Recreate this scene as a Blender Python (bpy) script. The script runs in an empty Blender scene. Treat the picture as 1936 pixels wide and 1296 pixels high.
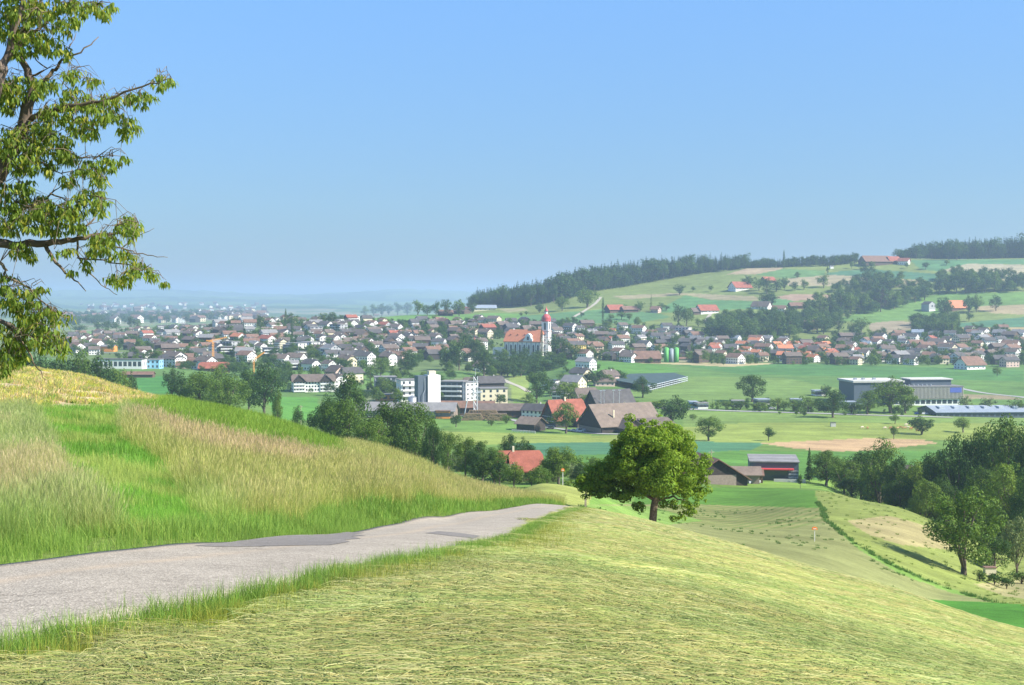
import bpy, bmesh, math, random
import numpy as np
from mathutils import Vector, Matrix, Euler

# ------------------------------------------------------------------ camera, sky, sun, exposure
F = 2600.0; CX = 968.0; CY = 648.0          # focal length and centre of the photograph in its own pixels
EYE = Vector((0.0, 0.0, 100.0))
PITCH = math.atan((CY - 560.0) / F)          # eye level runs through y = 560
SKY_TINT = [(0, (.50, .65, .90)), (.065, (.60, .85, 1.12)), (.21, (.69, 1.10, 1.62)), (1, (.72, 1.10, 1.60))]   # deep blue overhead, paler and duller low down
SUN_AZ = math.radians(109); SUN_EL = math.radians(40)

scene = bpy.context.scene
cam_data = bpy.data.cameras.new('camera')
cam_data.sensor_width = 36.0; cam_data.lens = 36.0 * F / 1936.0
cam_data.clip_start = 0.3; cam_data.clip_end = 80000
camera = bpy.data.objects.new('camera', cam_data)
camera.location = EYE; camera.rotation_euler = (math.pi/2 - PITCH, 0, 0)
scene.collection.objects.link(camera); scene.camera = camera

world = bpy.data.worlds.new('World'); scene.world = world; world.use_nodes = True
wn = world.node_tree; wn.nodes.clear()
sky = wn.nodes.new('ShaderNodeTexSky'); sky.sky_type = 'NISHITA'; sky.sun_disc = False
sky.sun_elevation = SUN_EL; sky.sun_rotation = SUN_AZ
sky.altitude = 600; sky.air_density = 1.0; sky.dust_density = 0.6; sky.ozone_density = 2.2
bg = wn.nodes.new('ShaderNodeBackground'); bg.inputs['Strength'].default_value = 0.115
wo = wn.nodes.new('ShaderNodeOutputWorld')
gam = wn.nodes.new('ShaderNodeGamma'); gam.inputs[1].default_value = 0.62
tint = wn.nodes.new('ShaderNodeMix'); tint.data_type = 'RGBA'; tint.blend_type = 'MULTIPLY'; tint.inputs[0].default_value = 1
tco = wn.nodes.new('ShaderNodeTexCoord'); sxyz = wn.nodes.new('ShaderNodeSeparateXYZ'); wn.links.new(tco.outputs['Generated'], sxyz.inputs[0])
srmp = wn.nodes.new('ShaderNodeValToRGB'); wn.links.new(sxyz.outputs[2], srmp.inputs[0])
while len(srmp.color_ramp.elements) < len(SKY_TINT): srmp.color_ramp.elements.new(.5)
for k, (p, c) in enumerate(SKY_TINT): srmp.color_ramp.elements[k].position = p; srmp.color_ramp.elements[k].color = (*c, 1)
wn.links.new(srmp.outputs[0], tint.inputs[7])
wn.links.new(sky.outputs[0], gam.inputs[0]); wn.links.new(gam.outputs[0], tint.inputs[6]); wn.links.new(tint.outputs[2], bg.inputs[0]); wn.links.new(bg.outputs[0], wo.inputs[0])

sun_data = bpy.data.lights.new('sun', 'SUN'); sun_data.energy = 4.6
sun_data.angle = math.radians(0.53); sun_data.color = (1.0, 0.95, 0.86)
sun = bpy.data.objects.new('sun', sun_data); scene.collection.objects.link(sun)
sd = Vector((math.sin(SUN_AZ)*math.cos(SUN_EL), math.cos(SUN_AZ)*math.cos(SUN_EL), math.sin(SUN_EL)))
sun.rotation_euler = sd.to_track_quat('Z', 'Y').to_euler()
sun.location = (60, -40, 160)
vs = scene.view_settings
vs.view_transform = 'Standard'; vs.look = 'None'; vs.gamma = 1.0; vs.use_curve_mapping = False
vs.exposure = 1.0
cy = scene.cycles
cy.max_bounces = 6; cy.diffuse_bounces = 2; cy.glossy_bounces = 1; cy.transmission_bounces = 4
cy.volume_bounces = 1; cy.transparent_max_bounces = 6; cy.sample_clamp_indirect = 6
cy.use_denoising = True

rng = np.random.default_rng(7); random.seed(7)

# ------------------------------------------------------------------ pixels of the photograph <-> places
cp, sp = math.cos(PITCH), math.sin(PITCH)
def ray(px, py):
    u = (px - CX)/F; v = (CY - py)/F
    d = np.array([u, cp + v*sp, -sp + v*cp]); return d/d[1]
def zray(px, py, Y): return EYE.z + ray(px, py)[2]*Y
def slope_of(py):                               # dz/dY of the sight line through a pixel row
    v = (CY - np.asarray(py, float))/F
    return (-sp + v*cp)/(cp + v*sp)
def px_of(X, Y, Z=None):                        # horizontal pixel of a place (depth along Y; pitch handled)
    Z = EYE.z if Z is None else Z
    dep = Y*cp - (Z - EYE.z)*sp
    return CX + F*np.asarray(X)/dep
def py_of(X, Y, Z):
    dep = Y*cp - (Z - EYE.z)*sp
    return CY - F*(Y*sp + (Z - EYE.z)*cp)/dep

def pchip(x, y, xi):
    x = np.asarray(x, float); y = np.asarray(y, float); xi = np.asarray(xi, float)
    h = np.diff(x); d = np.diff(y)/h; m = np.zeros_like(y)
    for k in range(1, len(x)-1):
        if d[k-1]*d[k] > 0:
            w1 = 2*h[k]+h[k-1]; w2 = h[k]+2*h[k-1]
            m[k] = (w1+w2)/(w1/d[k-1]+w2/d[k])
    m[0] = d[0]; m[-1] = d[-1]
    i = np.clip(np.searchsorted(x, xi)-1, 0, len(x)-2)
    t = np.clip((xi-x[i])/h[i], 0, 1)
    h00 = 2*t**3-3*t**2+1; h10 = t**3-2*t**2+t; h01 = -2*t**3+3*t**2; h11 = t**3-t**2
    return h00*y[i]+h10*h[i]*m[i]+h01*y[i+1]+h11*h[i]*m[i+1]

FAR = [(14000, 566), (19000, 552), (24000, 566)]
# survey of the ground: for each bearing (pixel column) the distance and the pixel row the ground shows at
COLS = {
 -600: [(5,1420),(8,1230),(11,1120),(14,1030),(20,930),(30,850),(50,765),(75,725),(110,705),(150,712),(250,790),(450,840),(800,770),(1200,705),(1700,662),(2300,637),(3200,618),(5000,601),(8000,572),(10000,535),(11500,560)],
 0:    [(5,1420),(7.8,1250),(10,1160),(13.4,1075),(16,1036),(25,915),(40,822),(52,782),(68,742),(100,699),(130,699),(200,765),(400,850),(700,775),(1000,728),(1300,690),(1600,663),(2100,641),(2700,625),(4500,605),(7000,588),(9200,556),(10000,541),(11200,562)],
 150:  [(5,1420),(7.9,1245),(10,1150),(14.4,1060),(17,1025),(26,925),(40,840),(55,790),(72,752),(100,716),(125,714),(200,775),(400,850),(700,778),(1000,727),(1300,688),(1600,662),(2100,641),(2700,625),(4500,605),(7000,588),(9500,580),(10500,578),(11500,576)],
 300:  [(5,1420),(8,1233),(11.5,1115),(15.8,1048),(18.5,1015),(26,948),(40,866),(58,806),(80,765),(98,756),(130,790),(200,835),(400,850),(700,778),(900,741),(1050,718),(1300,690),(1600,660),(2100,636),(2700,623),(4500,605),(7000,588),(9500,578),(11000,574),(12000,572)],
 480:  [(5,1420),(8,1233),(11.5,1115),(15,1065),(20,1026),(23,1004),(32,948),(45,890),(62,838),(82,800),(100,792),(140,830),(220,880),(400,860),(700,785),(900,758),(1100,738),(1200,715),(1400,679),(1600,648),(1800,620),(1900,611),(2300,625),(3000,622),(4500,604),(7000,588),(11000,575)],
 640:  [(5,1420),(8,1233),(11.5,1115),(15,1065),(20,1030),(27.5,1007),(32,985),(45,925),(62,876),(84,846),(105,846),(150,895),(250,920),(400,875),(600,830),(750,808),(900,783),(1050,752),(1200,712),(1400,676),(1600,646),(1800,618),(1950,603),(2300,625),(3200,618),(5000,600),(8000,584),(11000,575)],
 760:  [(5,1420),(8,1233),(11.5,1115),(15,1065),(20,1032),(30,1004),(36,990),(46,950),(60,912),(80,884),(100,875),(120,888),(180,935),(300,930),(420,880),(600,835),(760,812),(860,790),(950,769),(1150,735),(1350,695),(1550,658),(1750,632),(1950,607),(2100,598),(2500,618),(3300,616),(5000,600),(8000,584),(11000,576)],
 860:  [(5,1420),(8,1233),(11.5,1115),(15,1068),(20,1036),(30,1005),(48,979),(54,966),(66,944),(84,924),(104,916),(125,930),(180,955),(280,940),(400,897),(560,848),(756,812),(870,787),(950,767),(1100,738),(1300,702),(1500,668),(1700,636),(1900,613),(2150,594),(2300,588),(2800,610),(5000,600),(11000,576)],
 950:  [(5,1420),(8,1233),(11.5,1115),(15,1070),(20,1040),(30,1008),(45,984),(64,966),(72,958),(90,944),(110,938),(130,941),(190,940),(280,935),(400,893),(560,850),(756,815),(870,786),(950,768),(1100,736),(1300,712),(1460,678),(1520,672),(1700,640),(1900,616),(2200,586),(2400,573),(2800,590),(5000,600),(11000,576)],
 1030: [(5,1420),(8,1233),(11.5,1115),(15,1072),(20,1042),(30,1010),(45,985),(60,969),(84,957),(100,952),(112,948),(150,929),(190,915),(215,916),(280,930),(400,893),(560,850),(756,817),(900,780),(1000,762),(1120,740),(1300,707),(1420,681),(1520,671),(1700,642),(1900,614),(2200,579),(2400,560),(2700,575),(5000,600),(11000,576)],
 1095: [(5,1420),(8,1240),(11.5,1128),(15,1085),(20,1052),(30,1015),(45,988),(60,973),(80,963),(96,962),(115,960),(150,940),(190,924),(220,926),(280,930),(400,893),(560,850),(756,819),(900,780),(1050,745),(1200,712),(1350,689),(1500,670),(1700,640),(1900,612),(2200,572),(2450,545),(2800,556),(5000,600),(11000,576)],
 1230: [(5,1420),(8,1250),(11.5,1145),(15,1100),(20,1070),(30,1035),(45,1008),(60,996),(80,989),(112,991),(140,1000),(180,986),(240,960),(300,938),(370,912),(430,893),(560,852),(756,815),(900,778),(1050,747),(1200,718),(1400,688),(1550,672),(1700,650),(1900,615),(2150,575),(2400,540),(2550,524),(2900,535),(5000,600),(11000,576)],
 1400: [(5,1420),(8,1265),(11.5,1170),(15,1130),(20,1100),(30,1066),(45,1045),(65,1035),(90,1052),(130,1046),(180,1018),(240,986),(300,958),(380,921),(450,904),(560,862),(680,832),(800,801),(950,768),(1100,737),(1300,703),(1450,686),(1600,668),(1750,645),(1900,615),(2150,570),(2350,535),(2550,509),(2900,520),(5000,600),(11000,576)],
 1550: [(5,1420),(8,1285),(11.5,1200),(15,1165),(20,1135),(30,1104),(42,1086),(55,1080),(80,1100),(120,1086),(170,1046),(220,1000),(270,962),(320,932),(380,925),(450,912),(560,868),(690,832),(800,802),(950,768),(1100,736),(1300,704),(1450,686),(1600,668),(1750,645),(1900,622),(2100,580),(2350,525),(2550,498),(2900,505),(5000,600),(11000,576)],
 1680: [(5,1420),(8,1305),(11.5,1230),(15,1195),(20,1165),(30,1135),(42,1118),(52,1115),(80,1145),(120,1132),(160,1100),(200,1050),(250,992),(300,955),(340,970),(400,985),(480,940),(580,875),(700,834),(800,803),(950,770),(1100,738),(1300,705),(1450,687),(1600,670),(1750,648),(1900,625),(2100,584),(2350,520),(2550,488),(2900,495),(5000,600),(11000,576)],
 1800: [(5,1420),(8,1320),(11.5,1255),(15,1222),(20,1195),(30,1166),(40,1156),(48,1156),(80,1190),(120,1178),(155,1140),(180,1118),(210,1078),(260,1018),(300,998),(340,1020),(400,1000),(480,945),(600,873),(710,834),(810,804),(950,774),(1100,742),(1300,706),(1450,688),(1600,670),(1750,646),(1900,618),(2100,578),(2350,515),(2500,490),(2900,500),(5000,600),(11000,576)],
 1936: [(5,1440),(8,1345),(11.5,1285),(15,1255),(20,1232),(30,1205),(38,1196),(46,1197),(80,1226),(120,1196),(158,1141),(200,1122),(240,1092),(300,1052),(360,1020),(430,980),(500,940),(610,876),(720,836),(810,806),(950,778),(1100,746),(1300,708),(1450,688),(1600,668),(1750,642),(1900,612),(2100,572),(2350,510),(2500,488),(2900,500),(5000,600),(11000,576)],
 2700: [(5,1500),(8,1420),(11.5,1370),(15,1345),(20,1325),(30,1300),(40,1290),(80,1300),(120,1230),(160,1160),(240,1100),(360,1040),(500,950),(700,850),(900,790),(1100,746),(1450,690),(1750,640),(2100,560),(2500,480),(2900,480),(5000,560),(11000,560)],
}
cols_px = np.array(sorted(COLS))
rows_Y = []
y = 5.0
while y < 100: rows_Y.append(y); y *= 1.022
while y < 520: rows_Y.append(y); y *= 1.0095
while y < 2750: rows_Y.append(y); y += 7.5
while y < 25000: rows_Y.append(y); y *= 1.05
rows_Y = np.array(rows_Y)
LY = np.log(rows_Y)
zc = []
for c in cols_px:
    pts = [p for p in COLS[c]] + FAR
    Yc = np.array([p[0] for p in pts], float); z = slope_of([p[1] for p in pts])*Yc
    zc.append(pchip(np.log(Yc), z, LY))
zc = np.array(zc)                                  # (columns, rows), relative to the eye
grid_px = np.unique(np.concatenate([np.arange(-1700, -60, 60.0), np.arange(-60, 2000, 3.7), np.arange(2000, 3700, 60.0)]))
gp = np.clip(grid_px, cols_px[0], cols_px[-1])
GZ = np.array([pchip(cols_px, zc[:, r], gp) for r in range(len(rows_Y))]).T    # (grid columns, rows)

def vnoise(x, y, seed=0):                          # smooth value noise for the lie of the land
    xi = np.floor(x).astype(np.int64); yi = np.floor(y).astype(np.int64); fx = x-xi; fy = y-yi
    def hsh(a, b):
        n = (a*374761393 + b*668265263 + seed*144665) & 0x7fffffff
        n = ((n ^ (n >> 13))*1274126177) & 0x7fffffff
        return ((n ^ (n >> 16)) & 0xffff)/65535.0
    sx = fx*fx*(3-2*fx); sy = fy*fy*(3-2*fy)
    a = hsh(xi, yi); b = hsh(xi+1, yi); c = hsh(xi, yi+1); d = hsh(xi+1, yi+1)
    return (a*(1-sx)+b*sx)*(1-sy)+(c*(1-sx)+d*sx)*sy
GX = (grid_px[:, None]-CX)/F*rows_Y[None, :]
GYY = np.broadcast_to(rows_Y[None, :], GX.shape)
amp = np.interp(rows_Y, [0, 60, 150, 500, 900, 1500, 2000, 3000, 8000, 20000], [0.0, 0.03, 0.06, 0.5, 0.7, 1.2, 3.5, 4, 14, 30])
wl = np.interp(rows_Y, [0, 100, 1000, 3000, 20000], [12, 40, 110, 220, 2000])
GZ = GZ + amp[None, :]*((vnoise(GX/130.0, GYY/130.0, 3)-.5)*1.2 + (vnoise(GX/45.0, GYY/45.0, 5)-.5)*.35*(GYY < 3200)
                        + (vnoise(GX/1500.0, GYY/2200.0, 8)-.5)*3.0*(GYY > 4500))
GZ = GZ + EYE.z

def H(X, Y):                                       # height of the ground anywhere
    X = np.asarray(X, float); Y = np.asarray(Y, float)
    Yc = np.clip(Y, rows_Y[0], rows_Y[-1]-1)
    p = np.clip(CX + F*X/np.maximum(Yc, 5.0), grid_px[0], grid_px[-1]-1e-3)
    i = np.clip(np.searchsorted(grid_px, p, side='right')-1, 0, len(grid_px)-2)
    j = np.clip(np.searchsorted(rows_Y, Yc, side='right')-1, 0, len(rows_Y)-2)
    a = (p-grid_px[i])/(grid_px[i+1]-grid_px[i]); b = (Yc-rows_Y[j])/(rows_Y[j+1]-rows_Y[j])
    z = (GZ[i, j]*(1-a)+GZ[i+1, j]*a)*(1-b)+(GZ[i, j+1]*(1-a)+GZ[i+1, j+1]*a)*b
    return z + np.maximum(5.0-Y, 0)*0.03
def hit(px, py, Ymin=5.0, Ymax=24000.0):           # the place of the ground seen at a pixel
    d = ray(px, py)
    Ys = np.concatenate([rows_Y[rows_Y < 600], np.arange(600, 3200, 2.5), rows_Y[rows_Y > 3200]])
    Ys = Ys[(Ys >= Ymin) & (Ys <= Ymax)]
    g = H(d[0]*Ys, Ys) - (EYE.z + d[2]*Ys)
    k = np.argmax(g >= 0)
    if g[k] < 0:
        k = int(np.argmax(g))                      # the closest pass below the sight line
        return Vector((d[0]*Ys[k], Ys[k], float(H(d[0]*Ys[k], Ys[k]))))
    if k > 0:
        t = g[k-1]/(g[k-1]-g[k]); Yh = Ys[k-1]+(Ys[k]-Ys[k-1])*t
    else: Yh = Ys[0]
    return Vector((d[0]*Yh, Yh, float(H(d[0]*Yh, Yh))))
def onground(px, Y):
    X = (px-CX)/F*Y
    z = float(H(X, Y)); X = (px-CX)/F*(Y*cp-(z-EYE.z)*sp)
    return Vector((X, Y, float(H(X, Y))))

# ------------------------------------------------------------------ materials
MATS = {}
def new_mat(name):
    m = bpy.data.materials.new(name); m.use_nodes = True; MATS[name] = m
    return m, m.node_tree, m.node_tree.nodes['Principled BSDF']
def lnk(nt, a, b): nt.links.new(a, b)
def noise(nt, scale, detail=3, coord=None, rough=.6):
    n = nt.nodes.new('ShaderNodeTexNoise'); n.inputs['Scale'].default_value = scale
    n.inputs['Detail'].default_value = detail; n.inputs['Roughness'].default_value = rough
    if coord is None:
        g = nt.nodes.new('ShaderNodeNewGeometry'); coord = g.outputs['Position']
    lnk(nt, coord, n.inputs['Vector']); return n
def ramp(nt, src, stops):
    r = nt.nodes.new('ShaderNodeValToRGB'); e = r.color_ramp.elements
    while len(e) < len(stops): e.new(0.5)
    for k, (p, c) in enumerate(stops):
        e[k].position = p; e[k].color = (c[0], c[1], c[2], 1) if not isinstance(c, (int, float)) else (c, c, c, 1)
    lnk(nt, src, r.inputs[0]); return r
def mulc(nt, a, b, fac=1.0, mode='MULTIPLY'):
    m = nt.nodes.new('ShaderNodeMix'); m.data_type = 'RGBA'; m.blend_type = mode
    if isinstance(fac, (int, float)): m.inputs[0].default_value = fac
    else: lnk(nt, fac, m.inputs[0])
    for v, s in ((a, m.inputs[6]), (b, m.inputs[7])):
        if isinstance(v, tuple): s.default_value = (*v, 1)
        else: lnk(nt, v, s)
    return m.outputs[2]
def math_(nt, op, a, b=None):
    m = nt.nodes.new('ShaderNodeMath'); m.operation = op
    for v, s in ((a, m.inputs[0]), (b, m.inputs[1])):
        if v is None: continue
        if isinstance(v, (int, float)): s.default_value = v
        else: lnk(nt, v, s)
    return m.outputs[0]
def simple(name, col, rough=.8, nscale=None, namt=.25, metal=0.0, local=True, spec=.3):
    m, nt, b = new_mat(name)
    b.inputs['Roughness'].default_value = rough; b.inputs['Metallic'].default_value = metal
    b.inputs['Specular IOR Level'].default_value = spec
    if nscale:
        tc = nt.nodes.new('ShaderNodeTexCoord')
        n = noise(nt, nscale, 4, tc.outputs['Object'] if local else None)
        r = ramp(nt, n.outputs[0], [(.25, 1-namt), (.75, 1+namt)])
        b_ = mulc(nt, tuple(col), r.outputs[0]); lnk(nt, b_, b.inputs['Base Color'])
    else: b.inputs['Base Color'].default_value = (*col, 1)
    return m

# ------------------------------------------------------------------ mesh helpers
COL = scene.collection
class MB:
    def __init__(s): s.v = []; s.f = []; s.m = []
    def add(s, vs, fs, mi=0):
        o = len(s.v); s.v.extend([tuple(v) for v in vs])
        s.f.extend([tuple(i+o for i in f) for f in fs]); s.m.extend([mi]*len(fs)); return s
    def box(s, x0, x1, y0, y1, z0, z1, mi=0):
        return s.add([(x0,y0,z0),(x1,y0,z0),(x1,y1,z0),(x0,y1,z0),(x0,y0,z1),(x1,y0,z1),(x1,y1,z1),(x0,y1,z1)],
              [(0,3,2,1),(4,5,6,7),(0,1,5,4),(1,2,6,5),(2,3,7,6),(3,0,4,7)], mi)
    def prism(s, poly, x0, x1, mi=0, axis='x'):    # polygon in the (y,z) plane pushed along x
        n = len(poly)
        if axis == 'x': vs = [(x0, a, b) for a, b in poly]+[(x1, a, b) for a, b in poly]
        elif axis == 'y': vs = [(a, x0, b) for a, b in poly]+[(a, x1, b) for a, b in poly]
        else: vs = [(a, b, x0) for a, b in poly]+[(a, b, x1) for a, b in poly]
        fs = [tuple(range(n-1, -1, -1)), tuple(range(n, 2*n))]+[(i, (i+1) % n, n+(i+1) % n, n+i) for i in range(n)]
        return s.add(vs, fs, mi)
    def cyl(s, x, y, z0, z1, r0, r1=None, n=12, mi=0):
        r1 = r0 if r1 is None else r1; vs = []
        for z, r in ((z0, r0), (z1, r1)):
            vs += [(x+r*math.cos(2*math.pi*k/n), y+r*math.sin(2*math.pi*k/n), z) for k in range(n)]
        return s.add(vs, [tuple(range(n-1, -1, -1)), tuple(range(n, 2*n))]+[(k, (k+1) % n, n+(k+1) % n, n+k) for k in range(n)], mi)
    def lathe(s, prof, x=0, y=0, n=16, mi=0):      # prof: (radius, z) from the bottom up
        vs = []; fs = []
        for r, z in prof: vs += [(x+r*math.cos(2*math.pi*(k+.5)/n), y+r*math.sin(2*math.pi*(k+.5)/n), z) for k in range(n)]
        for j in range(len(prof)-1):
            fs += [(j*n+k, j*n+(k+1) % n, (j+1)*n+(k+1) % n, (j+1)*n+k) for k in range(n)]
        fs += [tuple(range(n-1, -1, -1)), tuple(range((len(prof)-1)*n, len(prof)*n))]
        return s.add(vs, fs, mi)
    def tube(s, pts, rad, n=6, mi=0):
        pts = [Vector(p) for p in pts]; vs = []; fs = []
        for k, p in enumerate(pts):
            t = (pts[min(k+1, len(pts)-1)]-pts[max(k-1, 0)]).normalized()
            a = t.cross(Vector((0, 0, 1)) if abs(t.z) < .9 else Vector((1, 0, 0))).normalized(); b = t.cross(a)
            r = rad[k] if isinstance(rad, (list, tuple)) else rad
            vs += [tuple(p+(a*math.cos(2*math.pi*q/n)+b*math.sin(2*math.pi*q/n))*r) for q in range(n)]
        for k in range(len(pts)-1):
            fs += [(k*n+q, k*n+(q+1) % n, (k+1)*n+(q+1) % n, (k+1)*n+q) for q in range(n)]
        fs += [tuple(range(n-1, -1, -1)), tuple(range((len(pts)-1)*n, len(pts)*n))]
        return s.add(vs, fs, mi)
    def mesh(s, name, mats=(), smooth=False):
        me = bpy.data.meshes.new(name); me.from_pydata(s.v, [], s.f)
        for m in (mats if isinstance(mats, (list, tuple)) else [mats]): me.materials.append(m)
        if any(s.m): me.polygons.foreach_set('material_index', s.m)
        if smooth: me.polygons.foreach_set('use_smooth', [True]*len(s.f))
        me.update(); return me
    def build(s, name, mats, parent=None, smooth=False):
        return link(name, s.mesh(name, mats, smooth), parent)
def link(name, me, parent=None):
    o = bpy.data.objects.new(name, me); COL.objects.link(o)
    if parent: o.parent = parent
    return o
def tag(o, label=None, cat=None, group=None, kind=None):
    for k, v in (('label', label), ('category', cat), ('group', group), ('kind', kind)):
        if v: o[k] = v
    return o
def thing(name, loc, label, cat, rz=0.0, group=None):
    o = bpy.data.objects.new(name, None); COL.objects.link(o); o.empty_display_size = .5
    o.location = loc; o.rotation_euler = (0, 0, rz)
    return tag(o, label, cat, group)
def np_mesh(name, verts, quads, mats=(), smooth=False, mat_idx=None):
    me = bpy.data.meshes.new(name); nv = len(verts); nf = len(quads); k = quads.shape[1]
    me.vertices.add(nv); me.vertices.foreach_set('co', np.asarray(verts, np.float32).ravel())
    me.loops.add(nf*k); me.loops.foreach_set('vertex_index', np.asarray(quads, np.int32).ravel())
    me.polygons.add(nf); me.polygons.foreach_set('loop_start', np.arange(0, nf*k, k, dtype=np.int32))
    for m in (mats if isinstance(mats, (list, tuple)) else [mats]): me.materials.append(m)
    if mat_idx is not None: me.polygons.foreach_set('material_index', np.asarray(mat_idx, np.int32))
    if smooth: me.polygons.foreach_set('use_smooth', np.ones(nf, bool))
    me.update(calc_edges=True); return me
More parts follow.
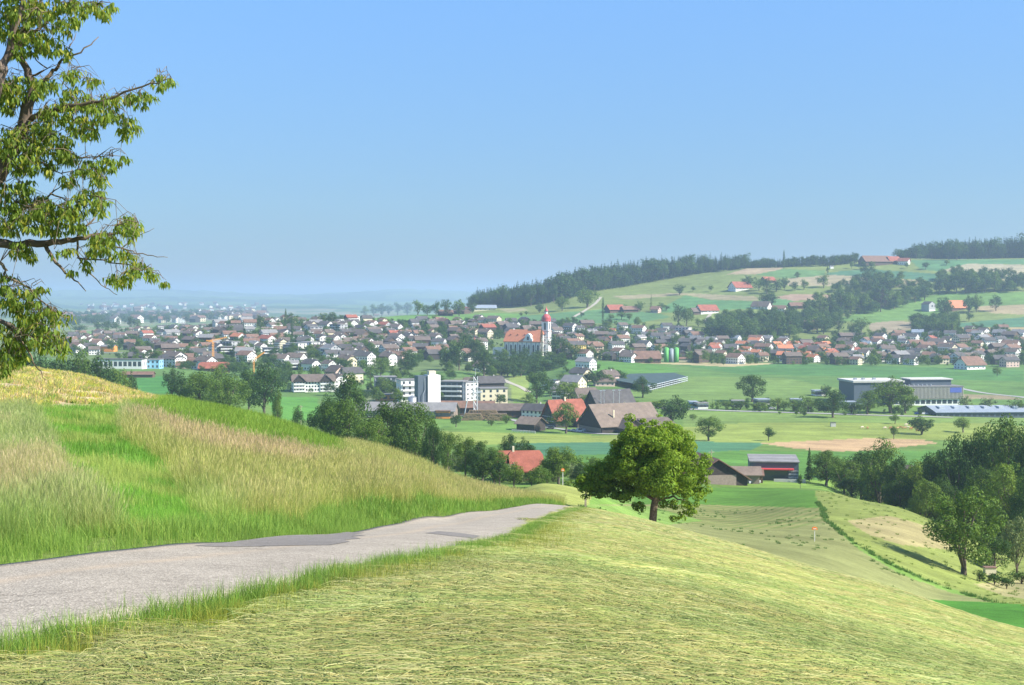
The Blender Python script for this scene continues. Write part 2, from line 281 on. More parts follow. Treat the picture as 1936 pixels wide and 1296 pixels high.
# ------------------------------------------------------------------ fields: outlines as surveyed in the photograph, colours as they are
def inpoly(px, py, poly):
    px = np.asarray(px); py = np.asarray(py); r = np.zeros(px.shape, bool); n = len(poly)
    for i in range(n):
        x0, y0 = poly[i]; x1, y1 = poly[(i+1) % n]
        if y0 == y1: continue
        c = ((y0 > py) != (y1 > py)) & (px < (x1-x0)*(py-y0)/(y1-y0)+x0)
        r ^= c
    return r
GRN = (.125, .205, .045); PALE = (.20, .28, .065); BLUEG = (.075, .165, .085); STRAW = (.34, .275, .14); TAN = (.43, .29, .155)
FIELDS = [  # (first distance, last distance, colour, outline)
 (330, 1010, GRN, None), (1010, 1560, (.11, .195, .05), None), (1560, 2600, (.165, .205, .06), None), (2600, 30000, (.13, .22, .07), None),
 (100, 330, (.15, .25, .05), None),
 (95, 215, (.27, .29, .08), [(900,900),(1130,905),(1110,962),(940,960)]),
 (100, 340, (.205, .215, .08), [(1085,956),(1330,950),(1545,958),(1562,985),(1625,1040),(1700,1085),(1800,1122),(1880,1139),(1700,1136),(1500,1090),(1230,1010)]),
 (120, 260, (.17, .26, .06), [(1100,955),(1230,958),(1330,985),(1200,1000)]),
 (200, 420, (.09, .19, .03), [(1200,922),(1330,922),(1480,924),(1540,928),(1548,961),(1320,954),(1200,954)]),
 (380, 520, (.17, .27, .05), [(1330,921),(1500,905),(1650,905),(1650,930),(1480,925)]),
 (150, 345, (.20, .235, .06), [(1540,926),(1600,935),(1936,1000),(1990,1130),(1990,1160),(1880,1141),(1760,1100),(1630,1038),(1566,985),(1549,961)]),
 (150, 345, (.31, .265, .12), [(1600,985),(1680,975),(1790,1005),(1800,1040),(1700,1030),(1640,1010)]),
 (150, 345, (.30, .27, .12), [(1840,1105),(2000,1090),(2000,1140),(1900,1128)]),
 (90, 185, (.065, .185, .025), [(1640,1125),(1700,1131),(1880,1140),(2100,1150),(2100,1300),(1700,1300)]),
 (400, 700, (.095, .205, .04), [(1000,858),(1330,853),(1560,854),(1660,853),(2000,850),(2000,908),(1000,908)]),
 (420, 850, (.075, .18, .09), [(960,836),(1170,832),(1340,834),(1450,838),(1420,851),(1330,855),(1030,862),(960,860)]),
 (500, 850, TAN, [(1436,838),(1500,833),(1640,829),(1745,832),(1775,838),(1640,853),(1560,854),(1500,848)]),
 (600, 960, (.235, .285, .065), [(820,815),(1000,820),(1150,825),(1300,808),(1400,800),(1870,800),(1936,806),(1936,836),(1745,832),(1640,829),(1440,838),(1320,835),(1000,838),(830,845)]),
 (700, 960, (.165, .24, .058), [(1290,778),(1936,786),(1936,800),(1400,800),(1290,808)]),
 (700, 960, (.13, .225, .05), [(820,787),(990,790),(1000,818),(820,812)]),
 (900, 1350, (.155, .235, .06), [(1200,725),(1320,712),(1480,715),(1590,735),(1590,760),(1450,768),(1330,760),(1190,752)]),
 (1000, 1480, (.08, .18, .05), [(1280,690),(1500,688),(1936,700),(1936,722),(1600,712),(1400,708)]),
 (1100, 1500, (.10, .215, .042), [(1060,680),(1230,688),(1290,700),(1250,712),(1130,706),(1060,692)]),
 (1200, 1540, (.40, .33, .17), [(1210,687),(1260,682),(1440,683),(1470,688),(1380,694),(1290,690)]),
 (1000, 1400, (.22, .28, .07), [(925,712),(950,708),(1000,712),(1002,760),(958,765),(945,740)]),
 (1000, 1300, (.27, .22, .13), [(1800,744),(1900,748),(1936,756),(1800,754)]),
 (700, 1300, (.075, .215, .05), [(225,712),(335,712),(335,745),(225,745)]),
 (700, 1100, (.095, .235, .04), [(505,750),(600,752),(610,795),(520,795)]),
 (1400, 2600, (.17, .27, .07), [(120,648),(200,652),(215,672),(120,668)]),
 (2000, 3400, (.16, .27, .075), [(140,628),(260,612),(360,612),(380,618),(300,628),(180,634)]),
 (1300, 2100, (.125, .175, .06), [(60,645),(200,634),(400,617),(540,604),(690,603),(740,610),(900,610),(1000,613),(1150,613),(1300,622),(1310,655),(1500,652),(1720,628),(1936,622),(1936,690),(1450,687),(1230,686),(1060,678),(930,703),(960,720),(1000,765),(690,775),(540,744),(330,712),(60,672)]),
 (950, 1400, (.15, .18, .08), [(690,735),(960,705),(970,765),(690,775)]),
 # the hillside
 (1700, 2700, (.29, .25, .14), [(1157,560),(1285,554),(1430,561),(1435,569),(1347,567),(1296,558),(1182,567)]),
 (1700, 2700, (.10, .21, .075), [(1296,559),(1347,568),(1430,570),(1500,560),(1500,580),(1300,590),(1230,592)]),
 (1700, 2700, (.36, .28, .17), [(1375,519),(1409,508),(1482,506),(1471,512),(1430,519)]),
 (1700, 2700, (.11, .2, .065), [(1430,519),(1482,509),(1560,512),(1560,523),(1480,527)]),
 (1700, 2700, BLUEG, [(1560,516),(1640,509),(1793,520),(1770,532),(1703,527),(1572,522)]),
 (1700, 2700, (.33, .28, .165), [(1490,527),(1574,520),(1640,524),(1636,534),(1568,541),(1490,540)]),
 (1700, 2700, (.33, .27, .16), [(1700,528),(1750,531),(1725,539),(1694,543)]),
 (1700, 2700, (.34, .30, .19), [(1773,514),(1827,499),(2000,502),(2000,528),(1894,530),(1883,516),(1804,514)]),
 (1700, 2700, (.09, .19, .08), [(1720,492),(2000,490),(2000,501),(1830,499),(1773,513),(1740,510)]),
 (1700, 2700, (.32, .22, .15), [(1462,563),(1500,556),(1575,558),(1572,567),(1500,569)]),
 (1600, 2700, (.125, .22, .055), [(1570,606),(1700,571),(1780,555),(2000,550),(2000,576),(1845,580),(1720,604),(1650,612)]),
 (1600, 2700, (.27, .22, .14), [(1646,611),(1690,607),(1728,609),(1726,621),(1691,634),(1642,629)]),
 (1600, 2700, (.34, .27, .15), [(1847,579),(2000,575),(2000,598),(1883,593),(1850,588)]),
 (1600, 2700, BLUEG, [(1808,612),(1936,600),(2000,598),(2000,619),(1808,619)]),
 (1600, 2700, (.35, .27, .13), [(1808,620),(2000,619),(2000,631),(1808,629)]),
 (1600, 2700, (.21, .27, .08), [(1340,592),(1440,585),(1436,594),(1400,605),(1344,612)]),
 (1700, 2700, (.13, .25, .055), [(695,604),(780,594),(850,596),(930,592),(1000,594),(1000,610),(740,612)]),
 (1700, 2700, (.29, .27, .14), [(940,584),(990,583),(1000,587),(960,591)]),
 (1700, 2700, (.095, .19, .075), [(985,598),(1140,585),(1240,592),(1270,600),(1200,612),(1010,612)]),
]
def ground_tiles():
    gx, gy = GX, GYY; zz = GZ
    P = px_of(gx, gy, zz); Q = py_of(gx, gy, zz)
    C = np.zeros(GX.shape+(3,)); rows = np.zeros(GX.shape)
    C[:] = (.30, .31, .10)
    left = (gy < 110) & (gx < np.interp(gy, [0, 8, 20, 30, 60, 85, 110], [-8, -4.5, -2.2, -1.5, .6, 2.6, 5]))
    C[left] = (.15, .20, .045)
    for y0, y1, c, poly in FIELDS:
        m = (gy >= y0) & (gy < y1)
        if poly is not None: m &= inpoly(P, Q, poly)
        C[m] = c
    m = (gy > 42) & (gy < 200) & inpoly(P, Q, [(-700,680),(0,680),(140,695),(330,740),(290,768),(0,778),(-700,800)])
    C[m] = (.55, .42, .25)
    rows[(gy > 100) & (gy < 340) & inpoly(P, Q, [(1230,950),(1330,950),(1545,958),(1562,985),(1500,1000),(1400,1000),(1300,990)])] = 1
    rows[(gy > 95) & (gy < 215) & inpoly(P, Q, [(900,900),(1130,905),(1110,962),(940,960)])] = .5
    # the plain far off: a patchwork of crops
    far = gy > 2600
    cell = (vnoise(gx/420.0, gy/900.0, 21)+.6*vnoise(gx/170.0, gy/380.0, 22))/1.6
    pal = np.array([(.11,.18,.07),(.15,.21,.09),(.24,.24,.15),(.10,.16,.07),(.08,.13,.06),(.17,.22,.1)])
    C[far] = pal[np.clip((cell*8-1).astype(int), 0, 5)][far]
    slope_far = far & (gy > 8000)
    C[slope_far] = np.array([(.05,.10,.04),(.13,.2,.07)])[(vnoise(gx/900.0, gy/700.0, 31) > .5).astype(int)][slope_far]
    return C, rows
FC, FROWS = ground_tiles()

def ground_material():
    m, nt, b = new_mat('ground'); b.inputs['Roughness'].default_value = .95; b.inputs['Specular IOR Level'].default_value = .1
    at = nt.nodes.new('ShaderNodeAttribute'); at.attribute_name = 'field_colour'
    ro = nt.nodes.new('ShaderNodeAttribute'); ro.attribute_name = 'rows'
    geo = nt.nodes.new('ShaderNodeNewGeometry')
    c = at.outputs['Color']
    for sc_, lo, hi, det in ((.008, .86, 1.14, 3), (.06, .80, 1.18, 4), (.55, .84, 1.16, 5), (7.0, .6, 1.4, 4)):
        n = noise(nt, sc_, det, geo.outputs['Position'], .65)
        c = mulc(nt, c, ramp(nt, n.outputs[0], [(.3, lo), (.7, hi)]).outputs[0])
    # swath lines left by the mower, and the dark weeds between crop rows
    mp = nt.nodes.new('ShaderNodeMapping'); mp.inputs['Rotation'].default_value = (0, 0, math.radians(24))
    lnk(nt, geo.outputs['Position'], mp.inputs[0])
    wv = nt.nodes.new('ShaderNodeTexWave'); wv.inputs['Scale'].default_value = .13; wv.inputs['Distortion'].default_value = 1.2
    wv.inputs['Detail'].default_value = 3; wv.inputs['Detail Scale'].default_value = .6
    lnk(nt, mp.outputs[0], wv.inputs['Vector'])
    r = ramp(nt, wv.outputs[0], [(.2, (.55, .8, .45)), (.75, (1.15, 1.05, 1.0))])
    c = mulc(nt, c, r.outputs[0], math_(nt, 'MULTIPLY', ro.outputs['Fac'], .5))
    mp2 = nt.nodes.new('ShaderNodeMapping'); mp2.inputs['Scale'].default_value = (.012, .12, .05); mp2.inputs['Rotation'].default_value = (0, 0, .15)
    lnk(nt, geo.outputs['Position'], mp2.inputs[0])
    n = noise(nt, 1.0, 3, mp2.outputs[0])
    c = mulc(nt, c, ramp(nt, n.outputs[0], [(.35, .88), (.65, 1.12)]).outputs[0])
    lnk(nt, c, b.inputs['Base Color'])
    nb = noise(nt, 5.0, 5, geo.outputs['Position'], .7)
    bp = nt.nodes.new('ShaderNodeBump'); bp.inputs['Strength'].default_value = .6; bp.inputs['Distance'].default_value = .12
    lnk(nt, nb.outputs[0], bp.inputs['Height']); lnk(nt, bp.outputs[0], b.inputs['Normal'])
    return m
GROUND = ground_material()
def ground_part(name, r0, r1, label):
    j0 = int(np.searchsorted(rows_Y, r0)) if r0 > 5 else 0
    j1 = min(int(np.searchsorted(rows_Y, r1)), len(rows_Y)-1)
    sub = slice(j0, j1+1); nc = len(grid_px); nr = j1-j0+1
    V = np.stack([GX[:, sub], GYY[:, sub], GZ[:, sub]], -1).reshape(-1, 3)
    i, j = np.meshgrid(np.arange(nc-1), np.arange(nr-1), indexing='ij'); a = (i*nr+j).ravel()
    Q = np.stack([a, a+nr, a+nr+1, a+1], -1)
    me = np_mesh(name, V, Q, GROUND, True)
    ca = me.color_attributes.new('field_colour', 'FLOAT_COLOR', 'POINT')
    ca.data.foreach_set('color', np.concatenate([FC[:, sub].reshape(-1, 3), np.ones((nc*nr, 1))], 1).astype(np.float32).ravel())
    ra = me.attributes.new('rows', 'FLOAT', 'POINT'); ra.data.foreach_set('value', FROWS[:, sub].ravel().astype(np.float32))
    return tag(link(name, me), label, kind='structure')
ground_part('meadow_ground', 5, 98, 'ground of the hay meadow and grass bank either side of the lane')
ground_part('field_ground', 98, 430, 'sloping fields below the hay meadow')
ground_part('valley_floor', 430, 1480, 'flat green valley floor with crop fields')
ground_part('hillside_ground', 1480, 2760, 'village slope and the patchwork hillside above it')
ground_part('distant_plain', 2760, 24500, 'hazy far plain and blue hills on the horizon')
def surround():                                    # the meadow round and behind the camera, a hand's breadth lower where the others lie over it
    xs = np.arange(-90, 91, 3.0); ys = np.arange(-60, 61, 3.0)
    X, Y = np.meshgrid(xs, ys, indexing='ij'); Z = H(X, Y) - .12
    inside = (np.abs(X) < .70*Y-4) & (Y > 8)
    Z[inside] -= 1.2
    nr = len(ys); i, j = np.meshgrid(np.arange(len(xs)-1), np.arange(nr-1), indexing='ij'); a = (i*nr+j).ravel()
    me = np_mesh('meadow_edge_ground', np.stack([X, Y, Z], -1).reshape(-1, 3), np.stack([a, a+nr, a+nr+1, a+1], -1), GROUND, True)
    ca = me.color_attributes.new('field_colour', 'FLOAT_COLOR', 'POINT')
    ca.data.foreach_set('color', np.tile(np.array([.21, .25, .065, 1], np.float32), X.size))
    me.attributes.new('rows', 'FLOAT', 'POINT')
    tag(link('meadow_edge_ground', me), 'meadow ground beside and behind the viewpoint', kind='structure')
surround()

# ------------------------------------------------------------------ lane
LEFT = [(-14,1.0),(-9.6,6.0),(-6.9,9.6),(-5.0,13.4),(-4.35,16.2),(-3.75,20),(-3.1,28),(-2.9,36),(-2.1,50),(-1.1,60),(.0,70),(1.25,85),(3.2,98),(7.5,112),(16,124),(30,132)]
RIGHT = [(-11,-1.5),(-6.2,3.3),(-4.4,5.4),(-2.9,7.8),(-2.07,11.5),(-1.2,15),(-.75,18),(-.15,24),(.15,30),(1.05,45),(2.3,60),(3.2,72),(4.5,85),(6.6,95),(10.5,106),(18,117),(31,127)]
def arc(pts, n):
    p = np.array(pts, float); d = np.concatenate([[0], np.cumsum(np.hypot(*np.diff(p, axis=0).T))]); t = np.linspace(0, d[-1], n)
    return np.stack([pchip(d, p[:, 0], t), pchip(d, p[:, 1], t)], -1)
NL = 520
LA, RA = arc(LEFT, NL), arc(RIGHT, NL)
# pair the two edges by nearest distance along the lane so that cross lines stay square
for k in range(3):
    dd = ((LA[:, None]-RA[None])**2).sum(-1); near = dd.argmin(1)
    RB = RA[np.maximum.accumulate(near)]
RB = np.stack([np.convolve(np.pad(RB[:, q], 12, 'edge'), np.ones(25)/25, 'valid') for q in (0, 1)], -1)
def lane_pos(t, s): return LA[t]*(1-s)+RB[t]*s
def asphalt_mat(name, base, dark=False):
    m, nt, b = new_mat(name); b.inputs['Roughness'].default_value = .95; b.inputs['Specular IOR Level'].default_value = .05
    geo = nt.nodes.new('ShaderNodeNewGeometry')
    v = nt.nodes.new('ShaderNodeTexVoronoi'); v.inputs['Scale'].default_value = 55; lnk(nt, geo.outputs['Position'], v.inputs['Vector'])
    c = mulc(nt, base, ramp(nt, v.outputs['Color'], [(.0, .62), (.5, .95), (1, 1.5)]).outputs[0], .85 if not dark else .5)
    n = noise(nt, 1.1, 5, geo.outputs['Position'], .7); c = mulc(nt, c, ramp(nt, n.outputs[0], [(.3, .86), (.7, 1.12)]).outputs[0])
    n2 = noise(nt, 14, 4, geo.outputs['Position'], .8); c = mulc(nt, c, ramp(nt, n2.outputs[0], [(.3, .82), (.7, 1.15)]).outputs[0])
    if not dark:
        at = nt.nodes.new('ShaderNodeAttribute'); at.attribute_name = 'dust'
        c = mulc(nt, c, (.47, .36, .25), math_(nt, 'MULTIPLY', at.outputs['Fac'], ramp(nt, n.outputs[0], [(.35, .15), (.65, .85)]).outputs[0]), 'MIX')
    # fine cracks wandering over the surface
    wob = noise(nt, 1.6, 4, geo.outputs['Position'], .6); vm = nt.nodes.new('ShaderNodeVectorMath'); vm.operation = 'MULTIPLY_ADD'
    lnk(nt, wob.outputs['Color'], vm.inputs[0]); vm.inputs[1].default_value = (.9, .9, .9); lnk(nt, geo.outputs['Position'], vm.inputs[2])
    ve = nt.nodes.new('ShaderNodeTexVoronoi'); ve.feature = 'DISTANCE_TO_EDGE'; ve.inputs['Scale'].default_value = .42; lnk(nt, vm.outputs[0], ve.inputs['Vector'])
    ck = ramp(nt, ve.outputs['Distance'], [(0, .55), (.012, 1.0)]); gate = noise(nt, .35, 2, geo.outputs['Position'])
    c = mulc(nt, c, ck.outputs[0], ramp(nt, gate.outputs[0], [(.45, 0), (.6, .9)]).outputs[0])
    lnk(nt, c, b.inputs['Base Color'])
    bp = nt.nodes.new('ShaderNodeBump'); bp.inputs['Strength'].default_value = .5; bp.inputs['Distance'].default_value = .012
    lnk(nt, v.outputs['Distance'], bp.inputs['Height']); lnk(nt, bp.outputs[0], b.inputs['Normal'])
    return m
ASPH = asphalt_mat('old_pale_asphalt', (.36, .315, .255)); ASPHD = asphalt_mat('dark_asphalt_patch', (.225, .205, .185), True)
def build_lane():
    ns = 17; S = np.linspace(0, 1, ns)
    P = LA[:, None]*(1-S[None, :, None])+RB[:, None]*S[None, :, None]
    Z = H(P[..., 0], P[..., 1])+.045+.03*np.sin(math.pi*S)[None, :]
    V = np.concatenate([P, Z[..., None]], -1)
    skirt = V[:, [0, -1]].copy(); skirt[..., 2] -= .35
    V2 = np.concatenate([skirt[:, :1], V, skirt[:, 1:]], 1); n2 = ns+2
    i, j = np.meshgrid(np.arange(NL-1), np.arange(n2-1), indexing='ij'); a = (i*n2+j).ravel()
    me = np_mesh('lane', V2.reshape(-1, 3), np.stack([a, a+1, a+n2+1, a+n2], -1), ASPH, True)
    s2 = np.concatenate([[0], S, [1]])
    dust = np.exp(-((s2-.37)/.045)**2)*.75+np.exp(-((s2-.04)/.06)**2)*.5+np.exp(-((s2-.97)/.03)**2)*.5
    at = me.attributes.new('dust', 'FLOAT', 'POINT'); at.data.foreach_set('value', np.tile(dust, NL).astype(np.float32))
    tag(link('lane', me), 'narrow pale asphalt farm lane running over the crest', kind='structure')
build_lane()
from mathutils.bvhtree import BVHTree
lo = bpy.data.objects['lane'].data
LANEBVH = BVHTree.FromPolygons([v.co.copy() for v in lo.vertices], [tuple(p.vertices) for p in lo.polygons])
def lane_patch(pix, label, lift=.095):
    bm = bmesh.new(); pts = []
    for px, py in pix:
        p = hit(px, py); pts.append(bm.verts.new((p.x, p.y, 0)))
    f = bm.faces.new(pts); bmesh.ops.triangulate(bm, faces=[f])
    bmesh.ops.subdivide_edges(bm, edges=bm.edges[:], cuts=5, use_grid_fill=True)
    bmesh.ops.triangulate(bm, faces=bm.faces[:])
    for v in bm.verts:
        r = LANEBVH.ray_cast(Vector((v.co.x, v.co.y, 300)), Vector((0, 0, -1)))[0]
        v.co.z = (r.z if r else float(H(v.co.x, v.co.y))+.05)+.005
    bmesh.ops.recalc_face_normals(bm, faces=bm.faces[:])
    me = bpy.data.meshes.new('asphalt_patch'); bm.to_mesh(me); bm.free(); me.materials.append(ASPHD)
    tag(link('asphalt_patch', me), label, kind='structure')
lane_patch([(366,1041),(450,1030),(560,1018),(655,1011),(691,1013),(668,1017),(692,1020),(664,1023),(683,1028),(650,1031),(662,1035),(625,1042),(460,1043),(410,1043)],
           'long dark asphalt patch with a sawtooth end by the grass bank')
lane_patch([(804,1016),(827,1012),(868,1015),(908,1020),(896,1025),(850,1021)], 'small dark rectangular asphalt patch in the middle of the lane')
lane_patch([(1058,969),(1066,966),(1085,962),(1076,968)], 'short dark asphalt patch where the lane goes over the crest')

# ------------------------------------------------------------------ air
def haze():
    m = bpy.data.materials.new('haze'); m.use_nodes = True; nt = m.node_tree; nt.nodes.clear()
    pv = nt.nodes.new('ShaderNodeVolumePrincipled'); pv.inputs["Color"].default_value = (.60, .77, 1.0, 1)
    pv.inputs['Density'].default_value = HAZE_DENSITY; pv.inputs['Anisotropy'].default_value = .25
    o = nt.nodes.new('ShaderNodeOutputMaterial'); lnk(nt, pv.outputs[0], o.inputs['Volume'])
    zmin = float(GZ.min())-1
    b = MB().box(-34000, 34000, -120, 26000, zmin, float(GZ.max())+45)
    tag(b.build('haze', m), 'thin blue morning haze filling the whole valley', kind='stuff')
HAZE_DENSITY = 0.000115
haze()
# ------------------------------------------------------------------ grass, hay and low crops (nobody could count them)
def blade_mat(name, attr=None, tint=True, trans=.35, rough=.6, sat=1.0):
    m, nt, b = new_mat(name); b.inputs['Roughness'].default_value = rough; b.inputs['Specular IOR Level'].default_value = .25
    a = nt.nodes.new('ShaderNodeAttribute'); a.attribute_name = 'col'
    c = a.outputs['Color']
    if tint:
        t = nt.nodes.new('ShaderNodeAttribute'); t.attribute_type = 'INSTANCER'; t.attribute_name = 'tint'
        c = mulc(nt, c, t.outputs['Color'])
    lnk(nt, c, b.inputs['Base Color'])
    tr = nt.nodes.new('ShaderNodeBsdfTranslucent'); lnk(nt, c, tr.inputs['Color'])
    mx = nt.nodes.new('ShaderNodeMixShader'); mx.inputs[0].default_value = trans
    out = nt.nodes['Material Output']
    lnk(nt, b.outputs[0], mx.inputs[1]); lnk(nt, tr.outputs[0], mx.inputs[2]); lnk(nt, mx.outputs[0], out.inputs['Surface'])
    return m
GRASSM = blade_mat('grass_blade'); HAYM = blade_mat('cut_hay', trans=.12, rough=.7)
def proto(name, V, Q, C, mat):
    me = np_mesh(name, V, Q, mat)
    ca = me.color_attributes.new('col', 'FLOAT_COLOR', 'POINT')
    ca.data.foreach_set('color', np.concatenate([C, np.ones((len(C), 1))], 1).astype(np.float32).ravel())
    return bpy.data.objects.new(name, me)
def blades(n, rad, h0, h1, w, lean, cols, segs=3, heads=0.0, headc=None, hw=3.0):
    V, Q, C = [], [], []
    for k in range(n):
        a = rng.uniform(0, 2*math.pi); r = rad*math.sqrt(rng.random()); bx, by = r*math.cos(a), r*math.sin(a)
        h = rng.uniform(h0, h1); ld = rng.uniform(0, 2*math.pi); ln = abs(rng.normal(0, lean))*h
        fa = rng.uniform(0, math.pi); fx, fy = math.cos(fa), math.sin(fa)
        c = np.array(cols[rng.integers(len(cols))])*rng.uniform(.8, 1.2)
        hd = rng.random() < heads
        ww = w*rng.uniform(.7, 1.3)*(.6 if hd else 1)
        o = len(V)
        ts = np.linspace(0, 1, segs+1)
        for t in ts:
            x = bx+math.cos(ld)*ln*t*t; y = by+math.sin(ld)*ln*t*t; z = h*(t-.18*ln/h*t*t)
            wd = ww*(1-t*.85) if not hd else ww*.7
            V += [(x-fx*wd/2, y-fy*wd/2, z), (x+fx*wd/2, y+fy*wd/2, z)]; C += [c, c]
        for s in range(segs): q = o+2*s; Q.append((q, q+1, q+3, q+2))
        if hd:                                     # a seed head on the stalk
            o = len(V); cc = np.array(headc)*rng.uniform(.8, 1.25); L = h*.2
            for t, wd in ((0, .3), (.4, 1), (1.0, .15)):
                V += [(x-fx*ww*hw*wd/2+math.cos(ld)*L*.3*t, y-fy*ww*hw*wd/2+math.sin(ld)*L*.3*t, z-L*.1+L*t), (x+fx*ww*hw*wd/2+math.cos(ld)*L*.3*t, y+fy*ww*hw*wd/2+math.sin(ld)*L*.3*t, z-L*.1+L*t)]; C += [cc, cc]
            for s in range(2): q = o+2*s; Q.append((q, q+1, q+3, q+2))
    return np.array(V), np.array(Q), np.array(C)
def strands(n, rad, w, cols, hz, dirn=0.0, spread=.5, lmin=.2, lmax=.6):
    V, Q, C = [], [], []                           # cut grass lying loose in the swath
    for k in range(n):
        a = rng.uniform(0, 2*math.pi); r = rad*math.sqrt(rng.random()); x, y = r*math.cos(a), r*math.sin(a)
        L = rng.uniform(lmin, lmax); d = dirn+rng.normal(0, spread); z = rng.uniform(.01, hz); dz = rng.normal(0, .05)*L
        bend = rng.normal(0, .16); c = np.array(cols[rng.integers(len(cols))])*rng.uniform(.75, 1.2); ww = w*rng.uniform(.6, 1.3)
        o = len(V); tip = rng.uniform(0, 1) < .03
        for t in (0, .33, .67, 1):
            dd = d+bend*(t-.5); px_ = x+math.cos(dd)*L*(t-.5); py_ = y+math.sin(dd)*L*(t-.5)
            zz = z+dz*(t-.5)+(.05*t*L if tip else 0)+.04*math.sin(t*3.1); nx, ny = -math.sin(dd), math.cos(dd); wd = ww*(1 if 0 < t < 1 else .4)
            V += [(px_-nx*wd/2, py_-ny*wd/2, zz), (px_, py_, zz+.42*wd), (px_+nx*wd/2, py_+ny*wd/2, zz)]; C += [c, c, c]
        for s in range(3): q = o+3*s; Q += [(q, q+1, q+4, q+3), (q+1, q+2, q+5, q+4)]
    return np.array(V), np.array(Q), np.array(C)
def scatter(name, label, protos, P, rz, sc, idx, tint, tilt=None):
    n = len(P); me = bpy.data.meshes.new(name); me.vertices.add(n)
    me.vertices.foreach_set('co', np.asarray(P, np.float32).ravel())
    R = np.zeros((n, 3), np.float32); R[:, 2] = rz
    if tilt is not None: R[:, :2] = tilt
    for nm, ty, key, dat in (('rot', 'FLOAT_VECTOR', 'vector', R), ('scl', 'FLOAT', 'value', sc), ('pick', 'INT', 'value', idx)):
        me.attributes.new(nm, ty, 'POINT').data.foreach_set(key, np.asarray(dat, np.int32 if ty == 'INT' else np.float32).ravel())
    me.attributes.new('tint', 'FLOAT_COLOR', 'POINT').data.foreach_set('color', np.concatenate([tint, np.ones((n, 1))], 1).astype(np.float32).ravel())
    o = link(name, me); ng = bpy.data.node_groups.new(name, 'GeometryNodeTree')
    ng.interface.new_socket('Geometry', in_out='INPUT', socket_type='NodeSocketGeometry'); ng.interface.new_socket('Geometry', in_out='OUTPUT', socket_type='NodeSocketGeometry')
    N, L = ng.nodes, ng.links
    gi = N.new('NodeGroupInput'); go = N.new('NodeGroupOutput'); jn = N.new('GeometryNodeJoinGeometry')
    for p in reversed(protos):
        oi = N.new('GeometryNodeObjectInfo'); oi.inputs[0].default_value = p
        g2 = N.new('GeometryNodeGeometryToInstance'); L.new(oi.outputs['Geometry'], g2.inputs[0]); L.new(g2.outputs[0], jn.inputs[0])
    ins = N.new('GeometryNodeInstanceOnPoints'); ins.inputs['Pick Instance'].default_value = True
    def att(nm, ty):
        a = N.new('GeometryNodeInputNamedAttribute'); a.data_type = ty; a.inputs[0].default_value = nm; return a.outputs[0]
    L.new(gi.outputs[0], ins.inputs['Points']); L.new(jn.outputs[0], ins.inputs['Instance'])
    L.new(att('pick', 'INT'), ins.inputs['Instance Index']); L.new(att('scl', 'FLOAT'), ins.inputs['Scale'])
    er = N.new('FunctionNodeEulerToRotation'); L.new(att('rot', 'FLOAT_VECTOR'), er.inputs[0]); L.new(er.outputs[0], ins.inputs['Rotation'])
    L.new(ins.outputs[0], go.inputs[0]); md = o.modifiers.new('scatter', 'NODES'); md.node_group = ng
    return tag(o, label, kind='stuff')
def slope_tilt(P, rz):                             # lay a patch along the lie of the ground
    e = .8; dx = (H(P[:, 0]+e, P[:, 1])-H(P[:, 0]-e, P[:, 1]))/(2*e); dy = (H(P[:, 0], P[:, 1]+e)-H(P[:, 0], P[:, 1]-e))/(2*e)
    c, s = np.cos(rz), np.sin(rz); lx = dx*c+dy*s; ly = -dx*s+dy*c      # slopes along the turned axes
    out = np.zeros((len(P), 2)); out[:, 0] = np.arctan(ly); out[:, 1] = -np.arctan(lx)
    return out
def lane_side(X, Y):                               # signed metres from the lane: <0 left of it, >0 right, 0 on it
    yl = np.interp(Y, LA[:, 1], LA[:, 0]); yr = np.interp(Y, RA[:, 1], RA[:, 0])
    return np.where(X < yl, X-yl, np.where(X > yr, X-yr, 0))
def wedge(n, y0, y1, power=1.0, lo=-330, hi=2260):
    u = rng.random(n); Y = (y0**power+u*(y1**power-y0**power))**(1/power)
    P = rng.uniform(lo, hi, n); X = (P-CX)/F*Y; return X, Y

# cut hay on the right of the lane
HAYC = [(.22,.245,.07), (.29,.285,.09), (.37,.335,.125), (.15,.185,.05), (.33,.30,.11), (.42,.385,.16), (.14,.17,.05), (.33,.275,.09), (.24,.265,.07), (.27,.30,.08)]
def hay(name, label, y0, y1, dens, cnt, wid, rad, lmax, hz=.07):
    pr = [proto('hay_patch', *strands(cnt, rad, wid, HAYC, hz, 0, .5, lmax*.35, lmax), HAYM) for k in range(4)]
    area = .5*(y1*y1-y0*y0)*(2590/F); n = int(area*dens)
    X, Y = wedge(n, y0, y1, 2.0); s = lane_side(X, Y)
    keep = (s > .75+.35*vnoise(X*.9, Y*.9, 4)) | ((s > .35) & (rng.random(n) < .25))
    back = px_of(X, Y, H(X, Y))
    X, Y = X[keep], Y[keep]
    P = np.stack([X, Y, H(X, Y)+.0], -1); n = len(P)
    swirl = (vnoise(X*.35, Y*.35, 9)-.5)*1.0+math.radians(157)
    v = .92+.42*vnoise(X*.45, Y*.6, 11)+.2*vnoise(X*2, Y*2, 12)
    g = vnoise(X*.25+9, Y*.5, 15)
    tint = 1.03*np.stack([.93*v*(1.0-.10*(g > .62)), v*.96, v*(1-.15*g)], -1)
    swirl = swirl+rng.normal(0, .25, n)
    scatter(name, label, pr, P, swirl, rng.uniform(.8, 1.25, n), rng.integers(0, 4, n), tint, slope_tilt(P, swirl))
hay('hay_near', 'cut hay strewn over the near slope beside the lane', 5.5, 16, 18, 190, .0047, .42, .40, .04)
hay('hay_middle', 'cut hay drying on the middle of the slope right of the lane', 16, 38, 8, 160, .009, .55, .6, .05)
hay('hay_far', 'cut hay drying along the crest of the slope', 38, 98, 2.8, 120, .022, .9, .9, .06)

